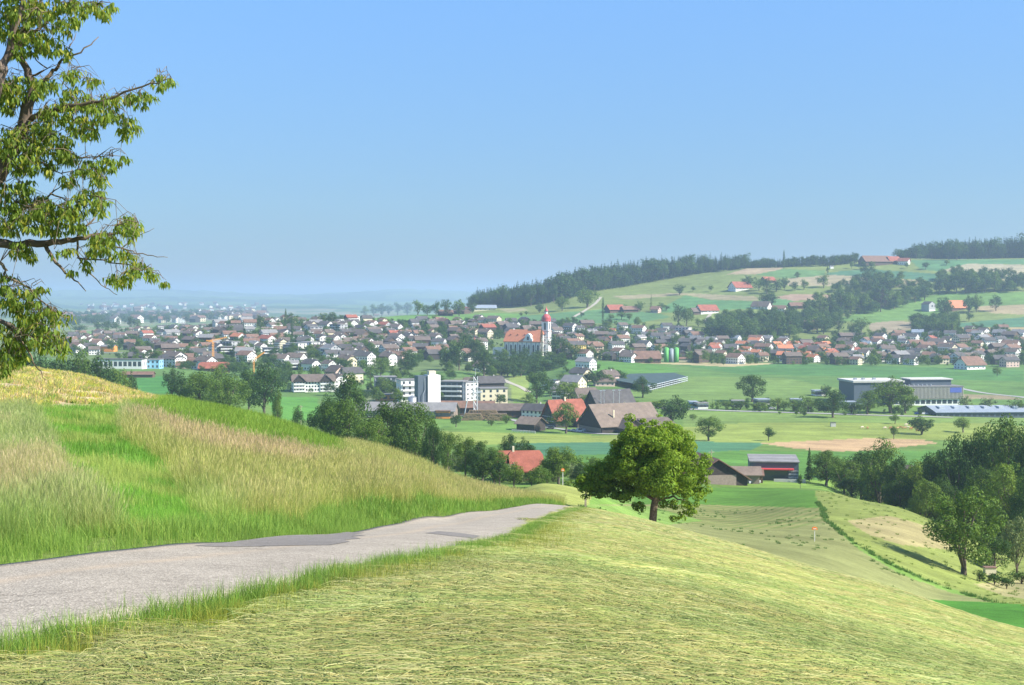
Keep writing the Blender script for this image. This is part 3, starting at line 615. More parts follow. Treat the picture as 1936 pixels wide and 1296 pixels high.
# tall uncut grass on the bank left of the lane
TG = [(1,1,1), (.8,.95,.7), (1.25,1.15,.95), (.7,.85,.6), (1.5,1.35,1.2)]
tall = [proto('tall_grass', *blades(70, .28, .32, .66, .006, .42, TG, 3, .30, (1.3, 1.12, 1.35), 2.2), GRASSM) for k in range(4)]
short_ = [proto('short_grass', *blades(60, .25, .12, .38, .008, .5, TG, 3), GRASSM) for k in range(3)]
tallfar = [proto('tall_grass_far', *blades(100, .5, .34, .70, .010, .42, TG, 2, .30, (1.3, 1.12, 1.35), 2.0), GRASSM) for k in range(3)]
shortfar = [proto('short_grass_far', *blades(70, .5, .15, .42, .017, .45, TG, 2), GRASSM) for k in range(3)]
GSTRIP = [(52,742),(248,742),(225,775),(250,826),(296,855),(340,900),(372,950),(402,978),(450,1012),(300,1045),(222,985),(172,920),(116,872),(84,817),(60,770)]
TOPST = [(235,728),(330,730),(545,768),(660,818),(650,852),(500,832),(400,808),(330,790),(262,772)]
TANF = [(-900,640),(0,680),(140,700),(335,742),(238,750),(0,748),(-900,768)]
def bank(name, label, y0, y1, dens, pt, ps, zone=None):
    area = .5*(y1*y1-y0*y0)*(1400/F); n = int(area*dens)
    X, Y = wedge(n, y0, y1, 2.0, -330, 1060); s = lane_side(X, Y)
    Z = H(X, Y); px_ = px_of(X, Y, Z); py_ = py_of(X, Y, Z)
    far_ = Y > 45
    keep = (s < -.05)
    tanm = far_ & inpoly(px_, py_-.5*2600/Y, TANF); keep &= ~tanm
    keep &= ~((s < 0) & (Y > 112)); keep &= ~(far_ & (px_ < 300) & (py_-.5*2600/Y < 748))
    X, Y, Z, s, px_, py_ = (q[keep] for q in (X, Y, Z, s, px_, py_)); n = len(X)
    jx, jy = (vnoise(X*.5, Y*.5, 61)-.5)*34*14/np.maximum(Y, 14)+(vnoise(X*2, Y*2, 62)-.5)*10, (vnoise(X*.5, Y*.4, 63)-.5)*12
    px_, py_ = px_+jx, py_+jy
    gs = inpoly(px_, py_-.16*2600/Y, GSTRIP) & (s < -1.0); ts = inpoly(px_, py_-.5*2600/Y, TOPST) & (Y > 50); edge = s > -(.9+1.0*vnoise(X*.3, Y*.3, 2))
    lower = (px_ < 440) & (s > -3.2-1.5*vnoise(X*.25, Y*.25, 7)) & ~edge
    leftz = (px_ < 250) & ~gs
    base = np.tile(np.array([.32, .36, .095]), (n, 1))                     # straw green with ripe heads
    w1 = vnoise(X*.12, Y*.10, 17)[:, None]
    base = base*(1-w1*.45)+np.array([.46, .38, .19])*w1*.45
    pink = inpoly(px_, py_, [(240,745),(330,760),(500,810),(640,850),(560,900),(420,880),(300,840),(235,790)])
    base[pink] = base[pink]*.4+np.array([.47, .36, .21])*.6
    base[leftz] = (.29, .36, .12)
    base[leftz & (vnoise(X*.3, Y*.3, 19) > .62)] = (.40, .38, .17)
    base[lower] = base[lower]*.45+np.array([.20, .32, .07])*.55
    base[gs] = (.165, .335, .05); base[ts] = (.215, .32, .055); base[edge] = (.19, .30, .06)
    base[gs & (vnoise(X*.7, Y*.5, 71) > .6)] = (.30, .38, .10)
    base *= (.72+.45*vnoise(X*.8, Y*.8, 23)+.25*rng.random(n))[:, None]
    shortm = gs | ts | edge
    idx = np.where(shortm, len(pt)+rng.integers(0, len(ps), n), rng.integers(0, len(pt), n))
    sc = rng.uniform(.75, 1.2, n)*np.where(edge, np.clip(.45+.75*(-s), .5, 1.1), 1)*np.where(lower, .85, 1)*np.where(gs, .75, 1)*np.where(leftz & ~lower, .72, 1)*np.where(ts, 1.25, 1)
    scatter(name, label, pt+ps, np.stack([X, Y, Z-.02], -1), rng.uniform(0, 6.28, n), sc, idx, base)
bank('bank_grass_near', 'tall ripe grass on the bank along the near lane', 9, 34, 18, tall, short_)
bank('bank_grass_far', 'tall ripe grass on the brow of the bank', 34, 112, 5.5, tallfar, shortfar)

# green verge on the right-hand edge of the lane
def verge():
    n = 13000; t = rng.integers(0, NL-1, n); off = np.abs(rng.normal(0, .36, n))*(1+.6*vnoise(t*.05, t*0.0, 3))+.02
    d = RB[np.minimum(t+1, NL-1)]-RB[t]; d /= np.maximum(np.hypot(d[:, 0], d[:, 1]), 1e-6)[:, None]
    P = RB[t]+np.stack([d[:, 1], -d[:, 0]], -1)*off[:, None]+d*rng.uniform(0, .3, n)[:, None]
    k = (P[:, 1] > 1) & (P[:, 1] < 112); P = P[k]; n = len(P); off = off[k]
    c = np.array([.18, .30, .055])*(.75+.5*rng.random((n, 1)))*np.stack([1+.5*(off > .5), np.ones(n), np.ones(n)], -1)
    scatter('verge_grass', 'green grass verge between the lane and the hay', short_, np.stack([P[:, 0], P[:, 1], H(P[:, 0], P[:, 1])-.01], -1),
            rng.uniform(0, 6.28, n), rng.uniform(.2, .62, n), rng.integers(0, 3, n), c)
    # grass growing up through the hay close by
    X, Y = wedge(9000, 5.5, 40, 2.0); s = lane_side(X, Y); k = (s > .6) & (rng.random(9000) < np.clip(1.5-s/3.5, .12, 1)); X, Y = X[k], Y[k]; n = len(X)
    c = np.array([.17, .29, .05])*(.7+.6*rng.random((n, 1)))
    scatter('stubble_grass', 'short green stubble showing through the cut hay', short_, np.stack([X, Y, H(X, Y)-.02], -1), rng.uniform(0, 6.28, n), rng.uniform(.12, .26, n), rng.integers(0, 3, n), c)
verge()

# yellowing low crop on the tan field behind the bank, weeds in the striped field
crop = [proto('low_crop', *blades(26, .32, .10, .34, .055, .9, [(1,1,1), (.8,1,.6), (1.3,1.15,.8)], 2), GRASSM) for k in range(3)]
def tan_crop():
    n = 15000; X, Y = wedge(n, 44, 125, 2.0, -330, 420); Z = H(X, Y); p, q = px_of(X, Y, Z), py_of(X, Y, Z)
    k = inpoly(p, q-.42*2600/Y, TANF) & (vnoise(X*.5, Y*.5, 41) > .36); X, Y, Z = X[k], Y[k], Z[k]; n = len(X)
    pal = np.array([(.58,.54,.13), (.34,.40,.10), (.62,.50,.28), (.58,.43,.26), (.16,.26,.06)])
    c = pal[rng.choice(5, n, p=[.27, .2, .22, .23, .08])]*(.8+.4*rng.random((n, 1)))
    scatter('yellowing_crop', 'low yellow and green plants on the tan field at the crest', crop, np.stack([X, Y, Z-.01], -1), rng.uniform(0, 6.28, n), rng.uniform(.5, 1.1, n), rng.integers(0, 3, n), c)
tan_crop()
weed = [proto('weed_clump', *blades(30, .45, .15, .5, .09, .6, [(1,1,1), (.8,1,.7), (1.2,1.1,.9)], 2), GRASSM) for k in range(3)]
def mid_weeds():
    out = []
    n = 60000; X, Y = wedge(n, 100, 345, 1.6, 880, 2160); Z = H(X, Y); p, q = px_of(X, Y, Z), py_of(X, Y, Z)
    stripe = inpoly(p, q, [(1085,956),(1330,950),(1545,958),(1562,985),(1625,1040),(1700,1085),(1800,1122),(1880,1139),(1700,1136),(1500,1090),(1230,1010)])
    hedge = np.zeros(n, bool)
    line = [(1549,952),(1562,985),(1590,1008),(1632,1040),(1700,1078),(1780,1110),(1880,1141)]
    lx = np.interp(q, [a[1] for a in line], [a[0] for a in line]); hedge = (np.abs(p-lx+6*(vnoise(X*.1, Y*.1, 81)-.5)) < 4) & (rng.random(n) < .6) & (q > 950) & (q < 1141) & (Y > 130)
    meadow = inpoly(p, q, [(1540,926),(1600,935),(1936,1000),(1990,1130),(1990,1160),(1880,1141),(1760,1100),(1630,1038),(1566,985),(1549,961)])
    k = (stripe & (vnoise(X*.16, Y*.10, 51) > .62) & (rng.random(n) < .045)) | hedge | (meadow & (rng.random(n) < .025))
    c = np.where(hedge[:, None], np.array([.10, .19, .045]), np.where(meadow[:, None], np.array([.21, .27, .07]), np.array([.09, .18, .04])))*(.75+.5*rng.random((n, 1)))
    sc = np.where(hedge, .95, np.where(meadow, .7, .6))*rng.uniform(.7, 1.3, n)
    X, Y, Z, c, sc = X[k], Y[k], Z[k], c[k], sc[k]; n = len(X)
    scatter('field_weeds', 'dark weeds and tall meadow grass on the lower fields', weed, np.stack([X, Y, Z-.02], -1), rng.uniform(0, 6.28, n), sc, rng.integers(0, 3, n), c)
mid_weeds()
# ------------------------------------------------------------------ labels: every countable thing is written down here and named at the end
REG = []
def reg(o, phrase, px, py, noun): REG.append([o, phrase, px, py, noun]); return o

# ------------------------------------------------------------------ trees
def leaf_mat(name, col, trans=.30):
    m, nt, b = new_mat(name); b.inputs['Roughness'].default_value = .55; b.inputs['Specular IOR Level'].default_value = .12
    a = nt.nodes.new('ShaderNodeAttribute'); a.attribute_name = 'col'
    oi = nt.nodes.new('ShaderNodeObjectInfo')
    r = ramp(nt, oi.outputs['Random'], [(0, (.82, .86, .9)), (.5, (1, 1, 1)), (1, (1.22, 1.12, .95))])
    c = mulc(nt, mulc(nt, a.outputs['Color'], tuple(col)), r.outputs[0])
    lnk(nt, c, b.inputs['Base Color'])
    tr = nt.nodes.new('ShaderNodeBsdfTranslucent'); lnk(nt, mulc(nt, c, (1.3, 1.25, .6)), tr.inputs['Color'])
    mx = nt.nodes.new('ShaderNodeMixShader'); mx.inputs[0].default_value = trans
    out = nt.nodes['Material Output']
    lnk(nt, b.outputs[0], mx.inputs[1]); lnk(nt, tr.outputs[0], mx.inputs[2]); lnk(nt, mx.outputs[0], out.inputs['Surface'])
    return m
LM = {'mid': leaf_mat('leaf_mid_green', (.115, .19, .030)), 'dark': leaf_mat('leaf_dark_green', (.056, .112, .022)),
      'yellow': leaf_mat('leaf_yellow_green', (.15, .225, .022)), 'fir': leaf_mat('needle_dark', (.028, .062, .022), .12),
      'pale': leaf_mat('leaf_grey_green', (.16, .215, .09)), 'walnut': leaf_mat('leaf_walnut', (.19, .295, .033), .42),
      'cherry': leaf_mat('leaf_cherry', (.20, .28, .045), .45), 'copper': leaf_mat('leaf_copper', (.06, .045, .04))}
BARK = simple('bark', (.15, .115, .09), .95, 3.0, .5)
BARKL = simple('bark_lichen', (.17, .13, .085), .95, 9.0, .6)

def leafquads(P, N, size, asp=.75, curl=.25, hang=None):
    """one folded leaf per point P with facing N; returns verts, quads"""
    n = len(P); N = N/np.maximum(np.linalg.norm(N, axis=1, keepdims=True), 1e-6)
    if hang is None: T = rng.normal(0, 1, (n, 3))
    else: T = np.tile(np.array([0, 0, -1.0]), (n, 1))+rng.normal(0, hang, (n, 3))
    T -= N*(T*N).sum(1, keepdims=True); T /= np.maximum(np.linalg.norm(T, axis=1, keepdims=True), 1e-6)
    B = np.cross(N, T); s = (np.asarray(size)*np.ones(n))[:, None]
    a = P-T*s*.5; b = P+B*s*asp*.5+N*s*curl*.5; c = P+T*s*.5-N*s*curl*.3; d = P-B*s*asp*.5+N*s*curl*.5
    V = np.stack([a, b, c, d], 1).reshape(-1, 3); Q = np.arange(4*n).reshape(n, 4)
    return V, Q
def crown_mesh(name, P, N, size, mat, var=.3, **k):
    V, Q = leafquads(P, N, size, **k); me = np_mesh(name, V, Q, mat)
    g = (1+var*(rng.random(len(P))-.5)*2)[:, None]*np.stack([1+.25*(rng.random(len(P))-.5), np.ones(len(P)), 1+.2*(rng.random(len(P))-.5)], -1)
    me.color_attributes.new('col', 'FLOAT_COLOR', 'POINT').data.foreach_set('color', np.repeat(np.concatenate([g, np.ones((len(P), 1))], 1), 4, 0).astype(np.float32).ravel())
    return me
def blob_leaves(blobs, n, fill=.35):
    b = np.array(blobs); w = b[:, 3]*b[:, 4]*1.0; k = rng.choice(len(b), n, p=w/w.sum())
    d = rng.normal(0, 1, (n, 3)); d /= np.linalg.norm(d, axis=1, keepdims=True)
    rr = np.where(rng.random(n) < fill, rng.random(n)**.5, 1-abs(rng.normal(0, .10, n)))
    P = b[k, :3]+d*rr[:, None]*b[k][:, [3, 3, 4]]
    N = d+rng.normal(0, .30, (n, 3)); N[:, 2] += .3
    return P, N
def broadleaf(seed, n=3500, leaf=.03, top=.5, trunk=.07, nb=26, squash=1.0, droop=0.0, name='tree', lobes=.2, rr_=(.10, .19), core=1.0):
    """unit tree: one high, crown about one wide"""
    st = np.random.get_state(); r = np.random.default_rng(seed)
    blobs = []; cz = trunk+(1-trunk)*.52
    for k in range(nb):
        d = r.normal(0, 1, 3); d /= np.linalg.norm(d); q = r.uniform(.45, .88)
        rad = r.uniform(*rr_)*(1+lobes*r.normal())
        z = cz+d[2]*q*(1-trunk)*.47; wz = 1-.35*max(0, (z-cz)/(1-cz))**1.5-.35*max(0, (cz-z)/(cz-trunk))**2*(1-droop)
        blobs.append((d[0]*q*.47*wz, d[1]*q*.47*wz, z, abs(rad), abs(rad)*.8*squash))
    blobs.append((0, 0, cz, .27*core, .26*core)); blobs.append((0, 0, cz+.16, .2*core, .17*core))
    P, N = blob_leaves(blobs, n, .25)
    P[:, 2] = np.clip(P[:, 2], trunk*.55, 1.02)
    me = crown_mesh(name+'_crown', P, N, leaf*rng.uniform(.7, 1.3, n), None, .35)
    t = MB(); rt = .035
    t.tube([(0, 0, -.06), (0, 0, .02), (r.normal(0, .01), r.normal(0, .01), trunk+.05), (0, 0, cz), (0, 0, cz+.2)], [rt*1.25, rt, rt*.8, rt*.5, rt*.15], 7)
    for b in blobs[:8]:
        z0 = r.uniform(trunk*.9, cz); t.tube([(0, 0, z0), (b[0]*.5, b[1]*.5, (z0+b[2])/2+.01), (b[0], b[1], b[2])], [rt*.45, rt*.28, rt*.1], 5)
    return me, t.mesh(name+'_trunk', BARK, True)
def conifer(seed, levels=15, per=13, seg=2, name='conifer', width=.36):
    r = np.random.default_rng(seed); P, N, S = [], [], []
    for l in range(levels):
        f = l/(levels-1); z = .10+.86*f; R = width*.5*(1-f)**.85+.012
        for k in range(int(per*(1-.55*f))):
            a = r.uniform(0, 6.283); L = R*r.uniform(.65, 1.2)
            for q in range(seg+1):
                u = (q+.7)/(seg+1); P.append((math.cos(a)*L*u, math.sin(a)*L*u, z-.20*L*u*2*.5+r.normal(0, .006)))
                N.append((math.cos(a)*.5+r.normal(0, .3), math.sin(a)*.5+r.normal(0, .3), .8)); S.append(.045*(1-.5*f)+.012)
    P.append((0, 0, .985)); N.append((1, 0, .1)); S.append(.03)
    me = crown_mesh(name+'_crown', np.array(P), np.array(N), np.array(S), None, .3, asp=.9, hang=.6)
    t = MB().tube([(0, 0, -.05), (0, 0, .3), (0, 0, .97)], [.018, .012, .002], 6)
    return me, t.mesh(name+'_trunk', BARK, True)
def poplar(seed, n=1500, name='poplar'):
    r = np.random.default_rng(seed); bl = []
    for k in range(16):
        f = k/15; bl.append((r.normal(0, .02), r.normal(0, .02), .12+.80*f, .5*math.sin(math.pi*(.12+.82*f))**.7*.42+.03, .075))
    P, N = blob_leaves(bl, n, .2); N[:, 2] *= .5
    me = crown_mesh(name+'_crown', P, N, .035*rng.uniform(.7, 1.3, n), None, .3)
    t = MB().tube([(0, 0, -.05), (0, 0, .4), (0, 0, .9)], [.04, .025, .004], 6)
    return me, t.mesh(name+'_trunk', BARK, True)
def bare_sparse(seed, name='pine'):
    r = np.random.default_rng(seed); bl = []; t = MB(); t.tube([(0, 0, -.05), (.01, 0, .5), (0, 0, .95)], [.022, .016, .004], 6)
    for k in range(13):
        z = r.uniform(.5, .95); a = r.uniform(0, 6.28); L = r.uniform(.1, .42)*(1.3-z); bl.append((math.cos(a)*L, math.sin(a)*L, z+L*.2, .085, .045))
        t.tube([(0, 0, z-.05), bl[-1][:3]], [.007, .002], 4)
    P, N = blob_leaves(bl, 700, .3)
    return crown_mesh(name+'_crown', P, N, .03*rng.uniform(.7, 1.3, 700), None, .3), t.mesh(name+'_trunk', BARK, True)
SPEC = {'far': [broadleaf(s, 1300, .052, nb=24, rr_=(.09, .17), core=.8, name='small_tree') for s in range(4)],
        'bush': [broadleaf(s, 700, .075, trunk=.0, nb=14, name='bush') for s in range(20, 23)],
        'mid': [broadleaf(s, 4200, .033, nb=38, rr_=(.08, .15), core=.7, name='broadleaf_tree') for s in range(40, 44)],
        'big': [broadleaf(s, 10000, .023, nb=62, name='tall_broadleaf_tree', lobes=.3, trunk=.06, rr_=(.065, .125), core=.6) for s in range(60, 65)],
        'orchard': [broadleaf(s, 1500, .05, trunk=.2, nb=20, name='fruit_tree') for s in range(70, 73)],
        'conifer': [conifer(s) for s in range(80, 84)], 'fir': [conifer(s, 26, 22, 3, 'fir') for s in range(90, 92)],
        'poplar': [poplar(s) for s in range(95, 97)], 'pine': [bare_sparse(98)]}
NAMES = {'far': 'broadleaf_tree', 'bush': 'bush', 'mid': 'broadleaf_tree', 'big': 'tall_broadleaf_tree', 'orchard': 'fruit_tree', 'conifer': 'conifer_tree', 'fir': 'fir_tree', 'poplar': 'poplar_tree', 'pine': 'pine_tree'}
PHR = {'mid': 'green', 'dark': 'dark green', 'yellow': 'yellowish green', 'fir': 'dark', 'pale': 'grey-green', 'copper': 'dark copper'}
KPH = {'far': 'leafy tree', 'bush': 'rounded bush', 'mid': 'spreading tree', 'big': 'tall broad tree', 'orchard': 'small fruit tree', 'conifer': 'conifer', 'fir': 'tall fir', 'poplar': 'slender poplar', 'pine': 'thin crowned pine'}
def tree_at(loc, h, w, kind, mat, px, py, group=None, phrase=None, label=None, reg_=True):
    me, tm = SPEC[kind][rng.integers(len(SPEC[kind]))]
    cat = 'bush' if kind == 'bush' else 'tree'
    t = thing(NAMES[kind], loc, label, cat, rng.uniform(0, 6.28), group)
    w *= 1.28 if kind not in ('conifer', 'fir', 'poplar') else 1.1; h *= 1.05; t.scale = (w, w, h)
    for nm, m, mt in (('crown', me, LM[mat]), ('trunk', tm, BARK)):
        o = link(nm, m, t)
        if not m.materials: m.materials.append(None)
        o.material_slots[0].link = 'OBJECT'; o.material_slots[0].material = mt
    if label is None and reg_: reg(t, phrase or f'{PHR.get(mat, "green")} {KPH[kind]}', px, py, 'tree')
    return t
def tree(px, top, w, kind, base=None, Y=None, mat='mid', Ymin=100, **k):
    P = hit(px, base, Ymin) if base is not None else onground(px, Y)
    h = zray(px, top, P.y)-P.z
    return tree_at(P-Vector((0, 0, .1)), max(h, 1.0), w*P.y/F, kind, mat, px, (top+(base or top+20))/2, **k)

# (x, top row, width, kind, {base row or distance, colour})
G = 'woodland trees along the stream on the right'
for a in [(1530,848,46,'fir',450,'dark'),(1562,850,70,'big',440,'mid'),(1596,868,62,'big',425,'mid'),(1628,852,72,'big',430,'dark'),(1662,832,84,'big',405,'mid'),
          (1700,862,72,'big',395,'dark'),(1735,868,74,'big',385,'mid'),(1768,850,80,'big',372,'dark'),(1812,816,100,'big',365,'dark'),(1862,798,96,'big',380,'mid'),
          (1905,782,112,'big',360,'mid'),(1950,800,104,'big',350,'dark'),(1750,905,70,'big',335,'mid'),(1905,872,104,'big',310,'mid'),(1955,895,90,'big',300,'dark'),(1855,880,84,'big',330,'dark'),
          (1648,905,60,'big',410,'mid'),(1610,900,60,'big',415,'dark'),(1700,905,64,'big',375,'dark'),(1790,900,70,'big',340,'dark')]:
    tree(a[0], a[1], a[2], a[3], Y=a[4], mat=a[5], group=G)
tree(1822, 926, 132, 'big', base=1086, Ymin=150, mat='mid', label='tall leafy tree standing alone in front of the wood, casting a shadow on the meadow')
tree(1922, 980, 62, 'mid', base=1092, Ymin=150, mat='pale', label='grey-green willow at the right edge of the picture below the wood')
tree(1880, 1010, 60, 'mid', base=1084, Ymin=150, mat='dark', label='low dark tree right behind the lone tree at the meadow edge')
for x, w, b_ in ((1852, 22, 1100), (1880, 34, 1106), (1903, 26, 1114), (1932, 44, 1104)):
    tree(x, b_-24, w, 'bush', base=b_, Ymin=150, mat='dark', group='bushes at the foot of the meadow')
G = 'trees behind the grass bank'
for a in [(660,706,62,'mid',560,'dark'),(612,748,56,'big',430,'dark'),(655,752,92,'big',400,'mid'),(628,758,60,'big',415,'dark'),(740,752,92,'big',390,'dark'),(786,758,86,'big',380,'mid'),
          (705,790,70,'big',370,'mid'),(820,800,40,'big',350,'dark'),(846,806,32,'mid',370,'mid'),(880,822,48,'big',350,'mid'),(912,832,56,'big',345,'dark'),(935,846,60,'big',330,'mid'),(900,852,40,'mid',330,'dark'),
          (963,822,36,'mid',420,'dark'),(988,826,44,'mid',430,'dark'),(1056,842,66,'big',330,'mid'),(1020,882,44,'mid',310,'mid'),(972,872,36,'mid',318,'mid'),(945,868,40,'mid',325,'dark'),(1005,890,30,'mid',315,'dark'),(1034,868,40,'mid',335,'mid'),(1095,876,40,'mid',340,'dark'),(1128,866,44,'mid',380,'mid'),(1075,905,30,'bush',280,'mid'),
          (378,700,74,'big',620,'mid'),(342,702,50,'mid',680,'dark'),(432,712,76,'big',600,'mid'),(500,690,66,'mid',700,'dark'),(470,700,50,'mid',720,'dark'),(412,693,46,'mid',760,'mid'),(525,740,24,'mid',560,'mid'),(562,770,26,'mid',500,'dark'),
          (60,660,80,'mid',640,'dark'),(110,664,70,'mid',650,'dark'),(150,668,64,'mid',650,'mid'),(190,676,60,'mid',650,'dark'),(220,688,50,'mid',660,'mid'),(20,660,80,'mid',640,'mid'),(248,700,24,'mid',720,'dark'),(325,690,34,'mid',820,'dark')]:
    tree(a[0], a[1], a[2], a[3], Y=a[4], mat=a[5], group=G)
G = 'trees standing in the valley fields'
for a in [(1422,704,50,'mid',760,'dark'),(1340,784,48,'mid',834,'mid'),(1453,808,24,'orchard',834,'dark'),(862,784,24,'orchard',808,'dark'),(868,758,12,'conifer',790,'dark'),(929,793,13,'far',806,'dark'),(957,782,20,'far',802,'mid'),
          (1070,762,52,'mid',820,'mid'),(1270,746,70,'mid',806,'dark'),(1215,713,40,'mid',752,'dark'),(1575,738,56,'mid',790,'dark'),(1640,740,44,'mid',784,'mid'),(1684,711,76,'mid',782,'mid'),(1712,735,40,'mid',782,'mid'),
          (1742,785,46,'mid',822,'dark'),(1821,790,34,'orchard',818,'mid'),(1692,784,20,'orchard',802,'mid'),(1690,806,18,'orchard',831,'mid'),(1826,748,24,'far',784,'pale'),(1871,752,32,'far',786,'pale'),(1924,752,40,'far',788,'mid'),
          (1562,726,20,'far',750,'dark'),(1588,724,12,'conifer',748,'dark'),(1470,752,34,'far',776,'mid'),(1500,754,34,'far',777,'mid'),(1528,750,40,'far',780,'mid'),(1548,756,30,'far',778,'dark'),(1520,776,10,'orchard',790,'mid'),
          (1505,778,8,'orchard',786,'mid'),(1474,778,8,'orchard',784,'mid'),(1327,757,16,'far',772,'dark'),(1347,752,8,'conifer',772,'dark'),(1885,693,16,'far',712,'mid'),(1310,782,14,'far',795,'mid'),
          (1015,696,46,'mid',762,'dark'),(1074,718,44,'mid',766,'yellow'),(1040,715,24,'far',750,'dark'),(945,744,24,'far',766,'dark'),(1000,744,28,'far',768,'mid'),(1130,700,28,'far',730,'dark'),(1115,700,20,'far',722,'dark'),(1150,708,24,'far',730,'mid'),
          (1105,744,30,'far',770,'mid'),(1195,756,30,'far',772,'mid'),(1160,757,30,'bush',772,'mid'),(1240,758,26,'bush',772,'yellow'),(1375,758,30,'bush',774,'mid'),(1400,757,30,'bush',775,'dark'),(1435,758,30,'bush',776,'mid'),(1610,764,30,'bush',782,'dark'),
          (880,625,34,'far',672,'dark'),(868,640,30,'far',700,'dark'),(900,635,30,'mid',690,'dark'),(915,660,40,'mid',712,'dark'),(772,664,44,'mid',706,'dark'),(845,660,34,'far',700,'dark'),(720,672,36,'mid',712,'mid'),(700,690,30,'far',720,'mid'),
          (740,725,26,'far',748,'mid'),(765,735,30,'far',748,'mid')]:
    tree(a[0], a[1], a[2], a[3], base=a[4], mat=a[5], Ymin=450, group=G)
G = 'trees and bushes on the church hill'
for x, t_, w, b in [(935,680,30,708),(960,684,30,712),(985,682,32,712),(1010,684,30,706),(1040,684,34,700),(948,690,30,712),(972,690,30,714),(1062,680,26,694),(1000,690,26,708)]:
    tree(x, t_, w, 'far', base=b, mat='dark', Ymin=900, group=G)
tree(1024, 622, 14, 'poplar', base=675, Ymin=1200, mat='dark', label='slender poplar in front of the church tower')
for x, t_, w, b in [(1050,628,26,676),(1068,640,30,680),(1090,650,28,680),(992,655,16,680),(970,658,14,678),(1015,662,14,680)]:
    tree(x, t_, w, 'far', base=b, mat='dark', Ymin=1200, group=G)
for x, t_, w, b in [(540,585,12,624),(552,600,12,640),(1140,564,11,608),(1482,474,10,509)]:
    tree(x, t_, w, 'poplar', base=b, mat='dark', Ymin=1200)
G = 'trees on the hillside'
